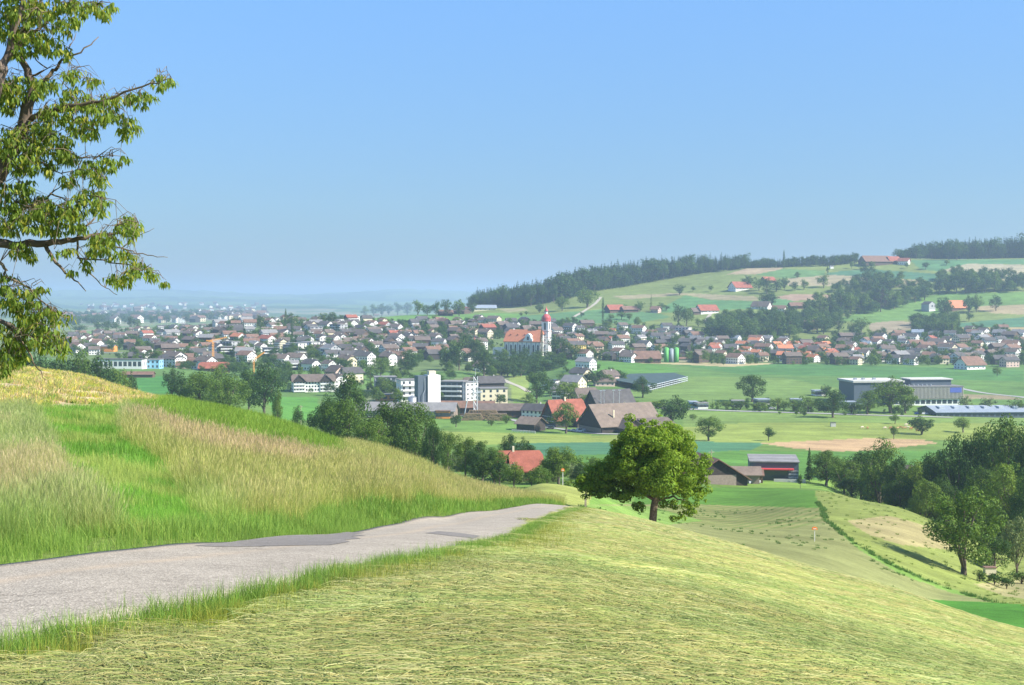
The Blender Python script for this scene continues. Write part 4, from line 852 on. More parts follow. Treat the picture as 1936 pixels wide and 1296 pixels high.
for a in [(1285,536,22,'far',558,'dark'),(1231,556,18,'conifer',588,'dark'),(1210,568,18,'far',590,'mid'),(1283,574,26,'far',617,'dark'),(1298,580,26,'far',617,'mid'),(1110,542,44,'mid',582,'mid'),(1063,556,26,'mid',588,'mid'),(1020,572,18,'far',592,'dark'),
          (1320,602,16,'far',618,'mid'),(1345,604,34,'far',645,'dark'),(1365,600,30,'far',645,'dark'),(1385,596,34,'far',648,'mid'),(1405,600,28,'far',646,'dark'),(1425,604,30,'far',642,'mid'),(1447,610,30,'far',640,'yellow'),(1470,590,30,'far',640,'dark'),(1492,590,30,'far',636,'dark'),(1432,570,10,'conifer',585,'yellow'),
          (1415,519,26,'far',545,'dark'),(1435,526,22,'far',550,'mid'),(1450,525,26,'far',556,'dark'),(1468,528,22,'far',552,'dark'),(1483,522,18,'far',548,'dark'),(1503,532,16,'far',550,'dark'),(1520,528,16,'far',548,'mid'),(1508,514,12,'far',526,'dark'),(1557,519,24,'far',545,'mid'),
          (1445,555,26,'far',578,'dark'),(1460,552,24,'far',578,'dark'),(1530,562,28,'far',595,'dark'),(1550,560,28,'far',596,'mid'),(1570,552,24,'far',594,'dark'),(1590,545,30,'far',594,'dark'),(1608,548,28,'far',594,'mid'),(1628,552,26,'far',592,'dark'),(1640,513,30,'far',560,'dark'),(1680,516,34,'far',558,'dark'),
          (1660,535,32,'far',588,'dark'),(1665,545,26,'far',590,'copper'),(1690,548,30,'far',584,'mid'),(1712,544,26,'far',576,'dark'),(1730,542,26,'far',572,'dark'),(1748,538,26,'far',568,'dark'),(1635,560,26,'far',592,'mid'),(1718,534,14,'conifer',562,'dark'),
          (1776,520,24,'far',556,'dark'),(1790,518,26,'far',555,'mid'),(1808,512,28,'far',555,'dark'),(1826,510,28,'far',554,'dark'),(1845,516,28,'far',554,'mid'),(1862,514,26,'far',553,'dark'),(1880,513,26,'far',552,'mid'),(1918,510,28,'far',550,'dark'),(1937,516,24,'far',550,'dark'),(1898,532,12,'far',551,'dark'),
          (1515,600,26,'far',628,'dark'),(1545,592,36,'far',630,'mid'),(1557,596,30,'far',632,'dark'),(1586,595,28,'far',628,'dark'),(1628,598,32,'far',628,'mid'),(1612,606,20,'far',636,'dark'),(1623,618,12,'far',648,'dark'),(1645,622,16,'far',640,'mid'),
          (1787,562,34,'far',604,'dark'),(1832,557,26,'far',592,'dark'),(1846,555,24,'far',590,'mid'),(1883,558,22,'far',588,'dark'),(1780,588,16,'far',606,'dark'),(1808,588,16,'far',610,'mid'),(1832,590,16,'far',608,'dark'),(1737,596,14,'far',610,'mid'),
          (1735,610,20,'far',632,'dark'),(1752,602,24,'far',634,'dark'),(1768,604,24,'far',634,'mid'),(1785,604,24,'far',636,'dark'),(1800,606,24,'far',636,'mid'),(1750,496,14,'orchard',510,'dark'),(1715,497,10,'orchard',508,'mid'),(1790,492,12,'orchard',502,'mid'),
          (1632,494,12,'orchard',510,'dark'),(1648,494,12,'orchard',510,'mid'),(1610,494,10,'orchard',508,'mid'),(1565,504,6,'far',518,'dark'),(1794,452,20,'far',492,'dark'),(1809,456,18,'far',492,'dark'),(1697,470,20,'far',489,'dark'),(1740,480,12,'far',490,'mid'),
          (790,568,24,'far',596,'mid'),(770,572,20,'far',596,'dark'),(752,572,18,'far',596,'dark'),(735,574,18,'far',596,'dark'),(722,572,18,'far',598,'dark'),(706,575,16,'far',598,'mid'),(690,579,14,'far',600,'mid'),(808,576,18,'far',598,'dark'),(825,570,20,'far',598,'dark'),(845,566,22,'far',598,'dark'),(868,564,26,'far',598,'mid'),(893,570,18,'far',592,'dark'),
          (612,591,26,'far',615,'mid'),(630,590,22,'far',615,'dark'),(590,596,16,'conifer',614,'dark'),(556,596,18,'far',617,'mid'),(510,604,16,'far',620,'dark'),(492,606,12,'far',620,'dark'),(440,600,12,'far',620,'dark'),(432,604,10,'far',620,'dark'),
          (248,598,16,'far',624,'dark'),(260,604,14,'far',624,'mid'),(205,606,26,'far',626,'dark'),(185,606,16,'far',626,'dark'),(220,608,16,'far',626,'dark'),(150,612,30,'far',630,'dark'),
          (1175,590,18,'orchard',605,'mid'),(1190,592,16,'orchard',606,'mid'),(1155,594,14,'orchard',606,'mid'),(1182,575,14,'far',588,'mid'),(1260,577,12,'far',588,'dark'),(1250,572,14,'far',588,'mid'),(1310,542,10,'orchard',552,'mid'),(1344,540,10,'orchard',552,'mid'),(1100,590,10,'far',600,'dark'),(985,590,8,'far',598,'dark'),(995,588,8,'far',596,'dark')]:
    tree(a[0], a[1], a[2], a[3], base=a[4], mat=a[5], Ymin=1000, group=G)

# the forest on the ridge: the trees along its edge and skyline one by one, the rest as one mass
EDGE = [(884,584),(940,582),(1000,580),(1060,570),(1130,552),(1200,541),(1260,530),(1330,518),(1410,510)]
EDGE2 = [(1410,508),(1480,507),(1560,505),(1625,500),(1700,490),(1800,489),(1960,488)]
TOPL = [(884,568),(900,555),(1000,540),(1100,513),(1200,499),(1300,490),(1408,486),(1412,497),(1440,493),(1560,494),(1620,489),(1700,478),(1740,466),(1860,458),(1960,452)]
def pl(L, x): return float(np.interp(x, [p[0] for p in L], [p[1] for p in L]))
def forest():
    X, Y, S = [], [], []
    x = 886.0; n = 0
    while x < 1962:
        E = EDGE if x < 1410 else EDGE2
        tp = pl(TOPL, x); b = pl(E, x)
        P = hit(x, b, 1600)
        mixed = rng.random() < (.25 if x < 1410 else .35)
        if not (1628 < x < 1692):
            D = P.y+rng.uniform(0, 14); L = onground(x, D); h = max(11, min(44, (zray(x, tp+rng.uniform(-3, 8), D)-L.z)))*rng.uniform(.8, 1.12)
            if b-tp < 22: h = max(h, 12)
            tree_at(L-Vector((0, 0, .3)), h, h*(.30 if not mixed else .55)*rng.uniform(.85, 1.1), 'conifer' if not mixed else 'far', 'fir' if not mixed else 'dark', x, b-10, group='conifers along the forest edge on the ridge', phrase='dark conifer at the forest edge' if not mixed else 'leafy tree at the forest edge'); n += 1
        x += rng.uniform(5.5, 9.5)
    pts = []; rz = []
    for k in range(2300):
        x = rng.uniform(884, 1965); E = EDGE if x < 1410 else EDGE2; b = pl(E, x); P0 = hit(x, b, 1600) if k % 1 == 0 else P0
        if 1620 < x < 1696: continue
        dep = rng.uniform(8, 150 if x < 1410 else 70); L = onground(x, P0.y+dep); tp = pl(TOPL, x)-4
        h = min(46, max(14, zray(x, tp+rng.uniform(-2, 10), L.y)-L.z))
        pts.append((L.x, L.y, L.z-.4)); S.append(h*rng.choice([.8, .95, 1.08, 1.2], p=[.3,.35,.25,.1]))
    protos = []
    for j, (c, t) in enumerate(SPEC['conifer'][:3]+SPEC['far'][:1]):
        m2 = c.copy(); m2.materials.clear(); m2.materials.append(LM['fir' if j < 3 else 'dark']); o = bpy.data.objects.new('forest_tree', m2); protos.append(o)
    n = len(pts); idx = rng.choice(4, n, p=[.3, .28, .27, .15])
    scatter('ridge_forest', 'dense dark forest covering the top of the ridge', protos, np.array(pts), rng.uniform(0, 6.28, n), np.array(S), idx, np.ones((n, 3)))
forest()

def mass(name, label, poly, n, ymin, ymax, kinds, mats, h0, h1, seed_skip=None):
    """hedges, shrubs and garden greenery too many to count"""
    protos = []
    for kd, mt in zip(kinds, mats):
        m2 = SPEC[kd][0][0].copy(); m2.materials.clear(); m2.materials.append(LM[mt]); protos.append(bpy.data.objects.new('shrub', m2))
    pts, S = [], []; xs = [p[0] for p in poly]; ys = [p[1] for p in poly]; tries = 0
    while len(pts) < n and tries < n*12:
        tries += 1; x = rng.uniform(min(xs), max(xs)); y = rng.uniform(min(ys), max(ys))
        if not inpoly(np.array([x]), np.array([y]), poly)[0]: continue
        P = hit(x, y, ymin)
        if P.y > ymax: continue
        pts.append((P.x, P.y, P.z-.3)); S.append(rng.uniform(h0, h1))
    n = len(pts)
    scatter(name, label, protos, np.array(pts), rng.uniform(0, 6.28, n), np.array(S), rng.integers(0, len(protos), n), np.ones((n, 3)))
VILL = [(130,640),(240,628),(420,614),(540,608),(690,606),(760,612),(1000,612),(1150,614),(1300,620),(1320,650),(1500,648),(1720,632),(1936,624),(1990,690),(1450,690),(1230,686),(1060,679),(930,700),(960,716),(870,760),(700,765),(540,738),(330,705),(130,665)]
mass('garden_greenery', 'hedges and trees scattered over the village slope', VILL, 500, 900, 2600, ['bush', 'far', 'bush'], ['dark', 'dark', 'mid'], 2.5, 8.5)
mass('hedge_greenery', 'hedges and scrub along the valley road', [(1310,765),(1500,760),(1750,775),(1936,780),(1936,789),(1600,786),(1310,777)], 130, 600, 1300, ['bush', 'bush'], ['mid', 'dark'], 2.5, 5)
mass('stream_scrub', 'undergrowth filling the foot of the wood', [(1560,905),(1700,930),(1936,960),(1936,1050),(1850,1000),(1700,960)], 240, 335, 480, ['bush', 'bush'], ['dark', 'mid'], 3, 8)
mass('bank_scrub', 'scrub behind the brow of the bank', [(600,800),(850,870),(960,890),(1140,890),(1140,915),(940,915),(820,880)], 100, 260, 480, ['bush', 'bush'], ['mid', 'pale'], 2.5, 6)
mass('hillside_hedges', 'hedges lining the lanes on the hillside', [(1335,640),(1430,600),(1560,585),(1640,590),(1500,640),(1400,652)], 160, 1400, 2400, ['bush', 'far'], ['dark', 'mid'], 4, 11)
for nm, lb, pg, cnt in (('hillside_wood', 'dense wood in the fold of the hillside', [(1510,632),(1505,600),(1560,560),(1630,520),(1700,530),(1765,545),(1765,566),(1700,586),(1650,596),(1600,596),(1570,630)], 190), ('hillside_copse', 'long copse above the right hillside meadow', [(1768,532),(1800,520),(1900,524),(1940,534),(1940,553),(1768,556)], 85),
                        ('slope_wood', 'wood between the hill farms and the village', [(1335,612),(1380,602),(1440,600),(1500,600),(1510,640),(1400,648),(1335,644)], 150), ('village_wood', 'trees above the upper right village', [(1728,612),(1806,612),(1808,634),(1728,634)], 60)):
    mass(nm, lb, pg, cnt, 1300, 2700, ['far', 'mid', 'far'], ['dark', 'mid', 'dark'], 11, 21)
mass('church_hedge', 'dark band of hedge and trees on the bank under the church', [(905,684),(1060,682),(1075,692),(1010,708),(930,712)], 120, 1000, 1560, ['far', 'bush', 'far'], ['dark', 'dark', 'dark'], 6, 12)
mass('village_trees', 'dark garden trees all through the village', VILL, 420, 900, 2300, ['far', 'mid', 'far'], ['dark', 'mid', 'dark'], 8, 15)
mass('far_woods', 'far-off woods and hedges on the hazy plain', [(120,598),(480,592),(480,603),(300,612),(120,618)], 420, 2800, 9000, ['bush', 'far'], ['dark', 'dark'], 12, 28)
# ------------------------------------------------------------------ buildings
WALLS = {'white': simple('white_render', (.82, .80, .75), .9, .6, .06), 'cream': simple('cream_render', (.72, .63, .44), .9, .6, .06), 'grey': simple('grey_render', (.42, .42, .42), .9, .6, .08),
         'pink': simple('pink_render', (.62, .45, .38), .9, .6, .06), 'brown': simple('brown_timber', (.13, .085, .06), .9, 1.5, .35), 'dark': simple('dark_timber', (.055, .045, .04), .9, 1.5, .35),
         'yellow': simple('yellow_render', (.72, .52, .16), .9, .6, .06), 'orange': simple('orange_panel', (.78, .30, .07), .7), 'pale_blue': simple('pale_blue_panel', (.30, .58, .78), .6),
         'concrete': simple('concrete', (.55, .53, .48), .9, .4, .15), 'slate': simple('slate_blue_panel', (.095, .12, .15), .6, 1.0, .1), 'larch': simple('grey_larch', (.27, .215, .175), .85, 2.0, .2), 'red': simple('red_panel', (.55, .06, .07), .6)}
def tile_mat(name, col, amt=.25):
    m, nt, b = new_mat(name); b.inputs['Roughness'].default_value = .85; b.inputs['Specular IOR Level'].default_value = .2
    tc = nt.nodes.new('ShaderNodeTexCoord')
    n = noise(nt, .35, 4, tc.outputs['Object']); n2 = noise(nt, 3.5, 3, tc.outputs['Object'], .8)
    c = mulc(nt, tuple(col), ramp(nt, n.outputs[0], [(.3, 1-amt), (.7, 1+amt)]).outputs[0]); c = mulc(nt, c, ramp(nt, n2.outputs[0], [(.3, .75), (.7, 1.25)]).outputs[0])
    w = nt.nodes.new('ShaderNodeTexWave'); w.bands_direction = 'Z'; w.inputs['Scale'].default_value = 1.2; lnk(nt, tc.outputs['Object'], w.inputs['Vector'])
    c = mulc(nt, c, ramp(nt, w.outputs[0], [(0, .82), (.5, 1.05)]).outputs[0])
    lnk(nt, c, b.inputs['Base Color']); return m
ROOFS = {'brown': tile_mat('brown_roof_tiles', (.155, .12, .10)), 'dark': tile_mat('dark_roof_slates', (.10, .092, .09)), 'red': tile_mat('red_roof_tiles', (.31, .105, .07)), 'orange': tile_mat('orange_roof_tiles', (.54, .205, .105), .12),
         'grey': tile_mat('grey_roof_sheet', (.24, .23, .225), .15), 'rust': tile_mat('rusty_brown_tiles', (.21, .125, .09)), 'taupe': tile_mat('weathered_barn_roof', (.215, .165, .13), .18), 'blue': tile_mat('blue_grey_sheet', (.27, .31, .36), .1)}
GLASS = simple('window_glass', (.05, .06, .075), .15, spec=.6); WHITE = WALLS['white']
SOLAR = simple('solar_panel', (.045, .07, .13), .25, spec=.6); METAL = simple('galvanised_metal', (.42, .44, .46), .45, metal=.6)
def slotmat(o, m):
    o.material_slots[0].link = 'OBJECT'; o.material_slots[0].material = m; return o
def wall_mesh(L, W, ze, zr, h=0.0, down=3.5):
    hz = ze+(zr-ze)*(1-h)-.12
    poly = [(-W/2, -down), (W/2, -down), (W/2, ze-.1), (W/2*h+.001, hz), (-W/2*h-.001, hz), (-W/2, ze-.1)]
    return MB().prism(poly, -L/2, L/2).mesh('wall', [None])
def roof_mesh(L, W, ze, zr, ov=.8, h=0.0, t=.28, flare=0.0):
    k = (zr-ze)/(W/2); lx = L/2+ov; wy = W/2+ov; z0 = ze-ov*k*.9; R = lx-h*W/2*.9
    def top(dz, e=0):
        out = []
        for sx in (-1, 1):
            out += [(sx*lx, -wy, z0+dz), (sx*lx, -wy*h, z0+(zr-z0)*(1-h)+dz), (sx*R, 0, zr+dz), (sx*lx, wy*h, z0+(zr-z0)*(1-h)+dz), (sx*lx, wy, z0+dz)]
        return out
    m = MB(); vs = top(t)+top(0); fs = []
    A = lambda s, i, b: (0 if s < 0 else 5)+i+(0 if b else 10)
    for b in (True, False):
        f1 = [A(-1,0,b), A(1,0,b), A(1,1,b), A(1,2,b), A(-1,2,b), A(-1,1,b)]; f2 = [A(-1,2,b), A(1,2,b), A(1,3,b), A(1,4,b), A(-1,4,b), A(-1,3,b)]
        t1 = [A(1,1,b), A(1,3,b), A(1,2,b)]; t2 = [A(-1,3,b), A(-1,1,b), A(-1,2,b)]
        fs += [tuple(f) if b else tuple(f[::-1]) for f in ([f1, f2, t1, t2] if h > 0 else [f1, f2])]
    ring = [A(-1,0,1), A(1,0,1), A(1,1,1)]+([] if h > 0 else [A(1,2,1)])+[A(1,3,1), A(1,4,1), A(-1,4,1), A(-1,3,1)]+([] if h > 0 else [A(-1,2,1)])+[A(-1,1,1)]
    for i in range(len(ring)):
        a, b2 = ring[i], ring[(i+1) % len(ring)]; fs.append((b2, a, a+10, b2+10))
    m.add(vs, fs)
    me = m.mesh('roof', [None])
    if h == 0:
        bm = bmesh.new(); bm.from_mesh(me); bmesh.ops.remove_doubles(bm, verts=bm.verts[:], dist=1e-4); bm.to_mesh(me); bm.free()
    return me
def window_mesh(L, W, ze, zr, nl, nw, floors, ww=1.3, wh=1.3, fh=2.7, dmat=0):
    m = MB(); e = .05
    for f in range(floors):
        z = 1.0+f*fh
        if z+wh > ze-.3: break
        for i in range(nl):
            x = -L/2+(i+.5)*L/nl
            for s in (-1, 1): m.box(x-ww/2, x+ww/2, s*(W/2)-e*.2 if s > 0 else -W/2-e, W/2+e if s > 0 else -W/2+e*.2, z, z+wh)
    for f in range(floors+1):
        z = 1.0+f*fh
        for i in range(nw):
            y = -W/2+(i+.5)*W/nw
            if z+wh > ze-.3 and (abs(y)+ww/2 > W/2*(zr-z-wh-.6)/(zr-ze)): continue
            for s in (-1, 1): m.box(L/2-e*.2 if s > 0 else -L/2-e, L/2+e if s > 0 else -L/2+e*.2, y-ww/2, y+ww/2, z, z+wh)
    return m.mesh('window', [None])
def gable(name, loc, rz, L, W, ze, zr, wall, roof, ov=.8, h=0.0, win=(4, 3, 2), chim=True, label=None, cat='house', ww=1.3, down=3.5, lower=None, group=None):
    t = thing(name, loc, label, cat, rz, group)
    slotmat(link('wall', wall_mesh(L, W, ze, zr, h, down), t), WALLS[wall])
    slotmat(link('roof', roof_mesh(L, W, ze, zr, ov, h), t), ROOFS[roof])
    if win: tag(slotmat(link('window', window_mesh(L, W, ze, zr, *win, ww=ww), t), GLASS), kind='stuff')
    if chim: MB().box(L*.18-.4, L*.18+.4, W*.1-.4, W*.1+.4, zr-1.8, zr+1.1).build('chimney', WALLS['concrete'], t)
    return t
def spot(px, base=None, Y=None, Ymin=300): return hit(px, base, Ymin) if base is not None else onground(px, Y)

# ---- the houses of the village: a dozen shapes, each house its own object
VAR = []
for L, W, ze, zr, win, h in [(q[0], q[1], q[2]+1.3, q[3]+1.0)+q[4:] for q in [(12,9.5,5.2,8.6,(4,3,2),0),(14,10,5.4,9.2,(5,3,2),0),(11,9,5.0,8.0,(3,3,2),0),(16,11,6.8,10.6,(5,4,2),0),(13,10.5,4.6,8.6,(4,3,1),.3),(18,12,8.0,12.0,(6,4,3),0),(10.5,9,5.6,9.2,(3,2,2),.4),(15,12,5.5,9.5,(5,4,2),0),(20,12,8.4,12.4,(7,4,3),.2)]]:
    VAR.append((L, W, ze, wall_mesh(L, W, ze, zr, h), roof_mesh(L, W, ze, zr, .8, h), window_mesh(L, W, ze, zr, *win, ww=1.5), MB().box(1.6, 2.4, -1, -.2, zr-2, zr+.8).mesh('chimney', [WALLS['concrete']]), None))
def balcony_mesh(L, W, ze):
    m = MB(); z = 2.6
    while z < ze-.6: m.box(-L/2+.6, L/2-.6, -W/2-1.3, -W/2+.02, z, z+.9); z += 2.8
    return m.mesh('balcony', [None])
VAR = [v[:7]+(balcony_mesh(v[0], v[1], v[2]),) for v in VAR]
FLAT = []
for L, W, ht, fl in [(13,10,6.2,2),(16,11,6.4,2),(22,13,11.5,4)]:
    m = MB(); m.box(-L/2, L/2, -W/2, W/2, -3.5, ht); r = MB(); r.box(-L/2-.5, L/2+.5, -W/2-.5, W/2+.5, ht, ht+.45); w = MB()
    for f in range(fl):
        z = .9+f*2.8
        for i in range(4): x = -L/2+(i+.5)*L/4; w.box(x-1.1, x+1.1, -W/2-.05, W/2+.05, z, z+1.5)
        for i in range(2): y = -W/2+(i+.5)*W/2; w.box(-L/2-.05, L/2+.05, y-1, y+1, z, z+1.4)
    FLAT.append((L, W, ht, m.mesh('wall', [None]), r.mesh('roof', [None]), w.mesh('window', [None]), None, balcony_mesh(L, W, ht)))
WORD = {'white': 'white', 'cream': 'cream', 'grey': 'grey', 'pink': 'pink', 'brown': 'brown timber', 'dark': 'dark timber', 'yellow': 'yellow'}
RWORD = {'brown': 'brown', 'dark': 'dark', 'red': 'red', 'orange': 'orange', 'grey': 'grey', 'rust': 'rust-brown', 'taupe': 'pale brown', 'blue': 'blue-grey'}
TAKEN = []; HN = [0]
KEEP = [(180,236,660,686),(120,310,688,714),(495,600,660,692),(412,452,666,692),(550,660,733,762),(900,1046,662,702),(1176,1312,680,700),(1804,1866,690,712)]
rh = np.random.default_rng(11)
def house(px, base, v=None, wall=None, roof=None, rz=None, sc=1.0, flat=False, force=True, Ymin=1000):
    P = hit(px, base, Ymin)
    if P.y > 3300 or P.y < 800: return None
    if not force:
        if any(a <= px <= b and c <= base <= d for a, b, c, d in KEEP): return None
        for q in TAKEN:
            if abs(q[0]-P.x) < q[2]+8 and abs(q[1]-P.y) < 17+q[2]*.5: return None
    S = FLAT if flat else VAR
    v = rh.integers(len(S)) if v is None else v
    L, W, ze, wm, rm, wi, ch, ba = S[v]
    wall = wall or rh.choice(['white', 'cream', 'grey', 'brown', 'dark', 'pink', 'yellow'], p=[.52, .12, .06, .12, .12, .04, .02])
    roof = roof or rh.choice(['brown', 'dark', 'rust', 'red', 'grey'], p=[.4, .22, .2, .1, .08])
    if rz is None: rz = rh.choice([math.radians(-38), math.radians(28), math.radians(-50), math.radians(8), math.radians(40)], p=[.36, .26, .16, .12, .10])+rh.normal(0, .14)
    sc *= .92
    t = thing('village_house', P, None, 'house', rz, 'houses of the village'); t.scale = (sc, sc, sc)
    slotmat(link('wall', wm, t), WALLS[wall]); slotmat(link('roof', rm, t), ROOFS[roof]); tag(slotmat(link('window', wi, t), GLASS), kind='stuff')
    if ch: link('chimney', ch, t)
    if ba and rh.random() < .4: slotmat(link('balcony', ba, t), WALLS['brown' if rh.random() < .6 else 'white'])
    TAKEN.append((P.x, P.y, L*sc*.5)); HN[0] += 1
    size = 'small ' if L*sc < 11.6 else 'long ' if L*sc > 17 else ''
    reg(t, f'{size}{WORD[wall]} house with {"flat roof" if flat else RWORD[roof]+" roof"}', px, base-8, 'house')
    return t
RR = ['red', 'orange', 'rust', 'grey', 'dark', 'brown']
# houses one can pick out, x, foot row, shape, wall, roof, turn, size
A, B_, C_ = math.radians(-40), math.radians(30), math.radians(-20)
for px, b, v, w, r, rz, sc in [
 (912,704,0,'white','brown',B_,1.0),(905,660,5,'white','brown',B_,1.05),(918,640,3,'cream','brown',A,1.1),(1120,636,1,'white','grey',A,1.0),(1078,628,3,'white','dark',A,1.1),(1096,628,2,'white','dark',B_,1.0),(1160,640,0,'cream','dark',A,1.0),
 (1135,634,3,'dark','dark',A,1.0),(1104,657,0,'cream','rust',B_,.9),(1118,640,1,'grey','grey',B_,1.1),(1148,650,0,'white','red',C_,1.0),(1126,658,6,'yellow','rust',B_,.8),(1160,661,2,'cream','brown',B_,.95),(1176,650,7,'white','rust',B_,1.1),
 (1178,640,1,'white','dark',A,1.0),(1158,632,6,'yellow','red',C_,.8),(1198,626,2,'white','dark',B_,.9),(1232,638,7,'white','rust',C_,1.0),(1222,642,1,'white','grey',A,1.0),(1251,634,1,'white','dark',C_,1.0),(1268,646,2,'white','grey',A,1.0),
 (1316,650,1,'white','grey',A,1.05),(1345,653,1,'white','grey',A,1.1),(1350,668,0,'white','red',B_,1.05),(1390,648,1,'white','blue',A,1.0),(1402,660,0,'brown','orange',A,1.1),(1428,655,7,'white','orange',A,1.1),(1450,650,1,'white','grey',A,1.1),
 (1482,650,2,'white','grey',A,1.05),(1440,668,3,'white','red',A,1.0),(1468,660,0,'cream','orange',B_,1.0),(1500,662,4,'white','orange',A,1.2),(1530,664,4,'white','red',A,1.1),(1552,662,1,'white','red',A,1.0),(1430,676,0,'white','orange',A,1.0),(1468,680,0,'dark','dark',C_,1.2),
 (1560,660,2,'white','orange',B_,1.1),(1524,672,3,'white','red',A,1.0),(1600,666,2,'brown','brown',A,1.0),(1622,680,0,'yellow','grey',A,.9),(1576,684,1,'white','brown',C_,1.0),(1638,658,1,'white','blue',A,.9),(1680,656,2,'white','dark',A,1.1),
 (1708,654,2,'white','dark',A,1.05),(1772,662,3,'white','brown',A,1.3),(1690,678,4,'white','brown',B_,1.1),(1728,684,0,'brown','dark',C_,1.1),(1756,682,4,'white','rust',C_,1.1),(1800,684,0,'white','dark',B_,1.0),(1824,664,2,'cream','dark',A,1.0),
 (1912,672,3,'white','rust',B_,1.2),(1908,688,0,'pink','brown',B_,1.1),(1848,640,0,'white','grey',A,1.15),(1890,640,1,'white','grey',A,1.2),(1926,640,1,'white','grey',A,1.2),(1735,638,1,'white','blue',C_,1.1),(1765,642,0,'white','dark',C_,1.1),(1796,640,1,'white','dark',C_,1.1),
 (734,690,6,'white','brown',A,1.4),(750,688,3,'pink','rust',C_,1.2),(1190,684,3,'white','brown',A,1.1),(1108,700,3,'white','grey',A,1.1),(1150,724,4,'pink','brown',B_,1.2),(1098,720,4,'cream','dark',A,1.25),(655,694,4,'cream','brown',A,1.3),
 (605,642,2,'white','rust',A,1.2),(660,656,1,'yellow','brown',B_,1.1),(505,655,3,'white','red',A,1.2),(450,648,1,'white','orange',A,1.2),(744,640,0,'white','red',B_,1.1),(822,650,6,'white','brown',A,1.3),(830,658,3,'white','dark',C_,1.0),
 (835,664,0,'white','grey',C_,1.0),(818,676,3,'pink','rust',B_,1.1),(790,640,0,'white','rust',B_,1.1),(766,640,1,'cream','rust',B_,1.1),(930,622,0,'dark','rust',B_,1.0),(950,624,4,'dark','brown',B_,1.3),(966,630,4,'dark','dark',B_,1.4),(998,634,4,'brown','brown',B_,1.4),
 (922,632,3,'dark','red',B_,1.2),(860,622,4,'brown','brown',B_,1.2),(815,622,0,'brown','dark',B_,1.2),(784,618,4,'grey','dark',B_,1.2),(905,608,1,'white','brown',A,1.0),(872,618,1,'white','brown',A,.9),(830,612,0,'brown','rust',B_,1.0),
 (1040,628,4,'dark','dark',B_,1.3),(1052,634,1,'white','brown',B_,1.1),(390,700,3,'white','brown',A,1.2),(370,698,1,'white','rust',C_,1.1),(330,694,5,'white','brown',A,1.2),(530,692,7,'white','brown',C_,1.2),(560,690,7,'white','brown',C_,1.2)]:
    house(px, b, v, w, r, rz, sc)
for px, b, v, w in [(560,668,2,'white'),(585,666,2,'white'),(565,676,1,'white'),(700,626,1,'white'),(712,630,0,'white'),(640,630,2,'grey'),(580,634,1,'grey'),(435,664,2,'grey'),(640,612,0,'white'),(668,606,1,'white')]:
    house(px, b, v, w, 'grey', A, 1.0, True)
# the rest of the rows
ROWS = [((240,630),(420,619),15,'l'),((420,618),(545,613),15,'l'),((130,640),(330,640),15,'l'),((330,638),(540,628),16,'l'),((130,651),(250,650),16,'l'),((285,654),(400,654),17,'l'),((280,664),(400,664),18,'l'),((400,660),(545,640),17,'l'),((400,672),(560,656),18,'l'),
 ((420,684),(540,678),19,'l'),((545,612),(700,611),16,'l'),((545,624),(750,622),17,'l'),((560,637),(780,634),17,'l'),((570,650),(790,650),18,'l'),((600,662),(790,662),19,'l'),((600,674),(760,676),20,'l'),((620,690),(720,692),21,'l'),((540,700),(630,700),21,'l'),
 ((750,618),(960,614),20,'c'),((700,628),(960,626),19,'c'),((760,645),(880,645),19,'c'),((790,668),(860,670),20,'c'),((1040,640),(1100,645),19,'r'),((1100,650),(1240,650),19,'r'),((1080,666),(1190,667),19,'r'),((1200,630),(1290,634),18,'r'),
 ((1310,662),(1400,664),20,'o'),((1400,682),(1600,684),20,'o'),((1400,672),(1600,674),20,'o'),((1590,654),(1700,654),19,'d'),((1590,672),(1800,674),20,'d'),((1600,663),(1800,664),20,'d'),((1610,684),(1840,685),21,'d'),((1700,648),(1800,650),20,'d'),((1810,652),(1940,652),20,'d'),((1800,674),(1940,664),21,'d'),((1840,682),(1940,682),22,'d')]
PAL = {'l': (['white','cream','grey','brown','dark','pink'], [.66,.10,.06,.09,.06,.03], ['brown','dark','rust','red','grey'], [.44,.28,.10,.03,.15]), 'c': (['white','brown','dark','cream'], [.4,.25,.25,.1], ['brown','dark','rust'], [.5,.25,.25]),
       'r': (['white','cream','yellow','grey'], [.6,.2,.08,.12], ['dark','grey','rust','red','brown'], [.3,.25,.2,.05,.2]), 'o': (['white','cream','brown'], [.7,.15,.15], ['orange','red','rust','dark'], [.34,.26,.2,.2]), 'd': (['white','cream','brown','dark'], [.62,.12,.12,.14], ['dark','brown','grey','rust','red'], [.3,.25,.15,.2,.1])}
for (x0, y0), (x1, y1), sp_, key in ROWS:
    n = int((x1-x0)/sp_); pw, ww_, pr_, wr_ = PAL[key]
    for k in range(n+1):
        if HN[0] >= 296: break
        f = (k+.5)/(n+1); x = x0+(x1-x0)*f+rh.uniform(-4, 4); yy = y0+(y1-y0)*f+rh.uniform(-2.2, 2.2)
        house(x, yy, rh.choice([0,1,2,3,4,6,7,5]), rh.choice(pw, p=ww_), rh.choice(pr_, p=wr_), None, rh.uniform(.95, 1.2), False, False)
print('houses', HN[0])
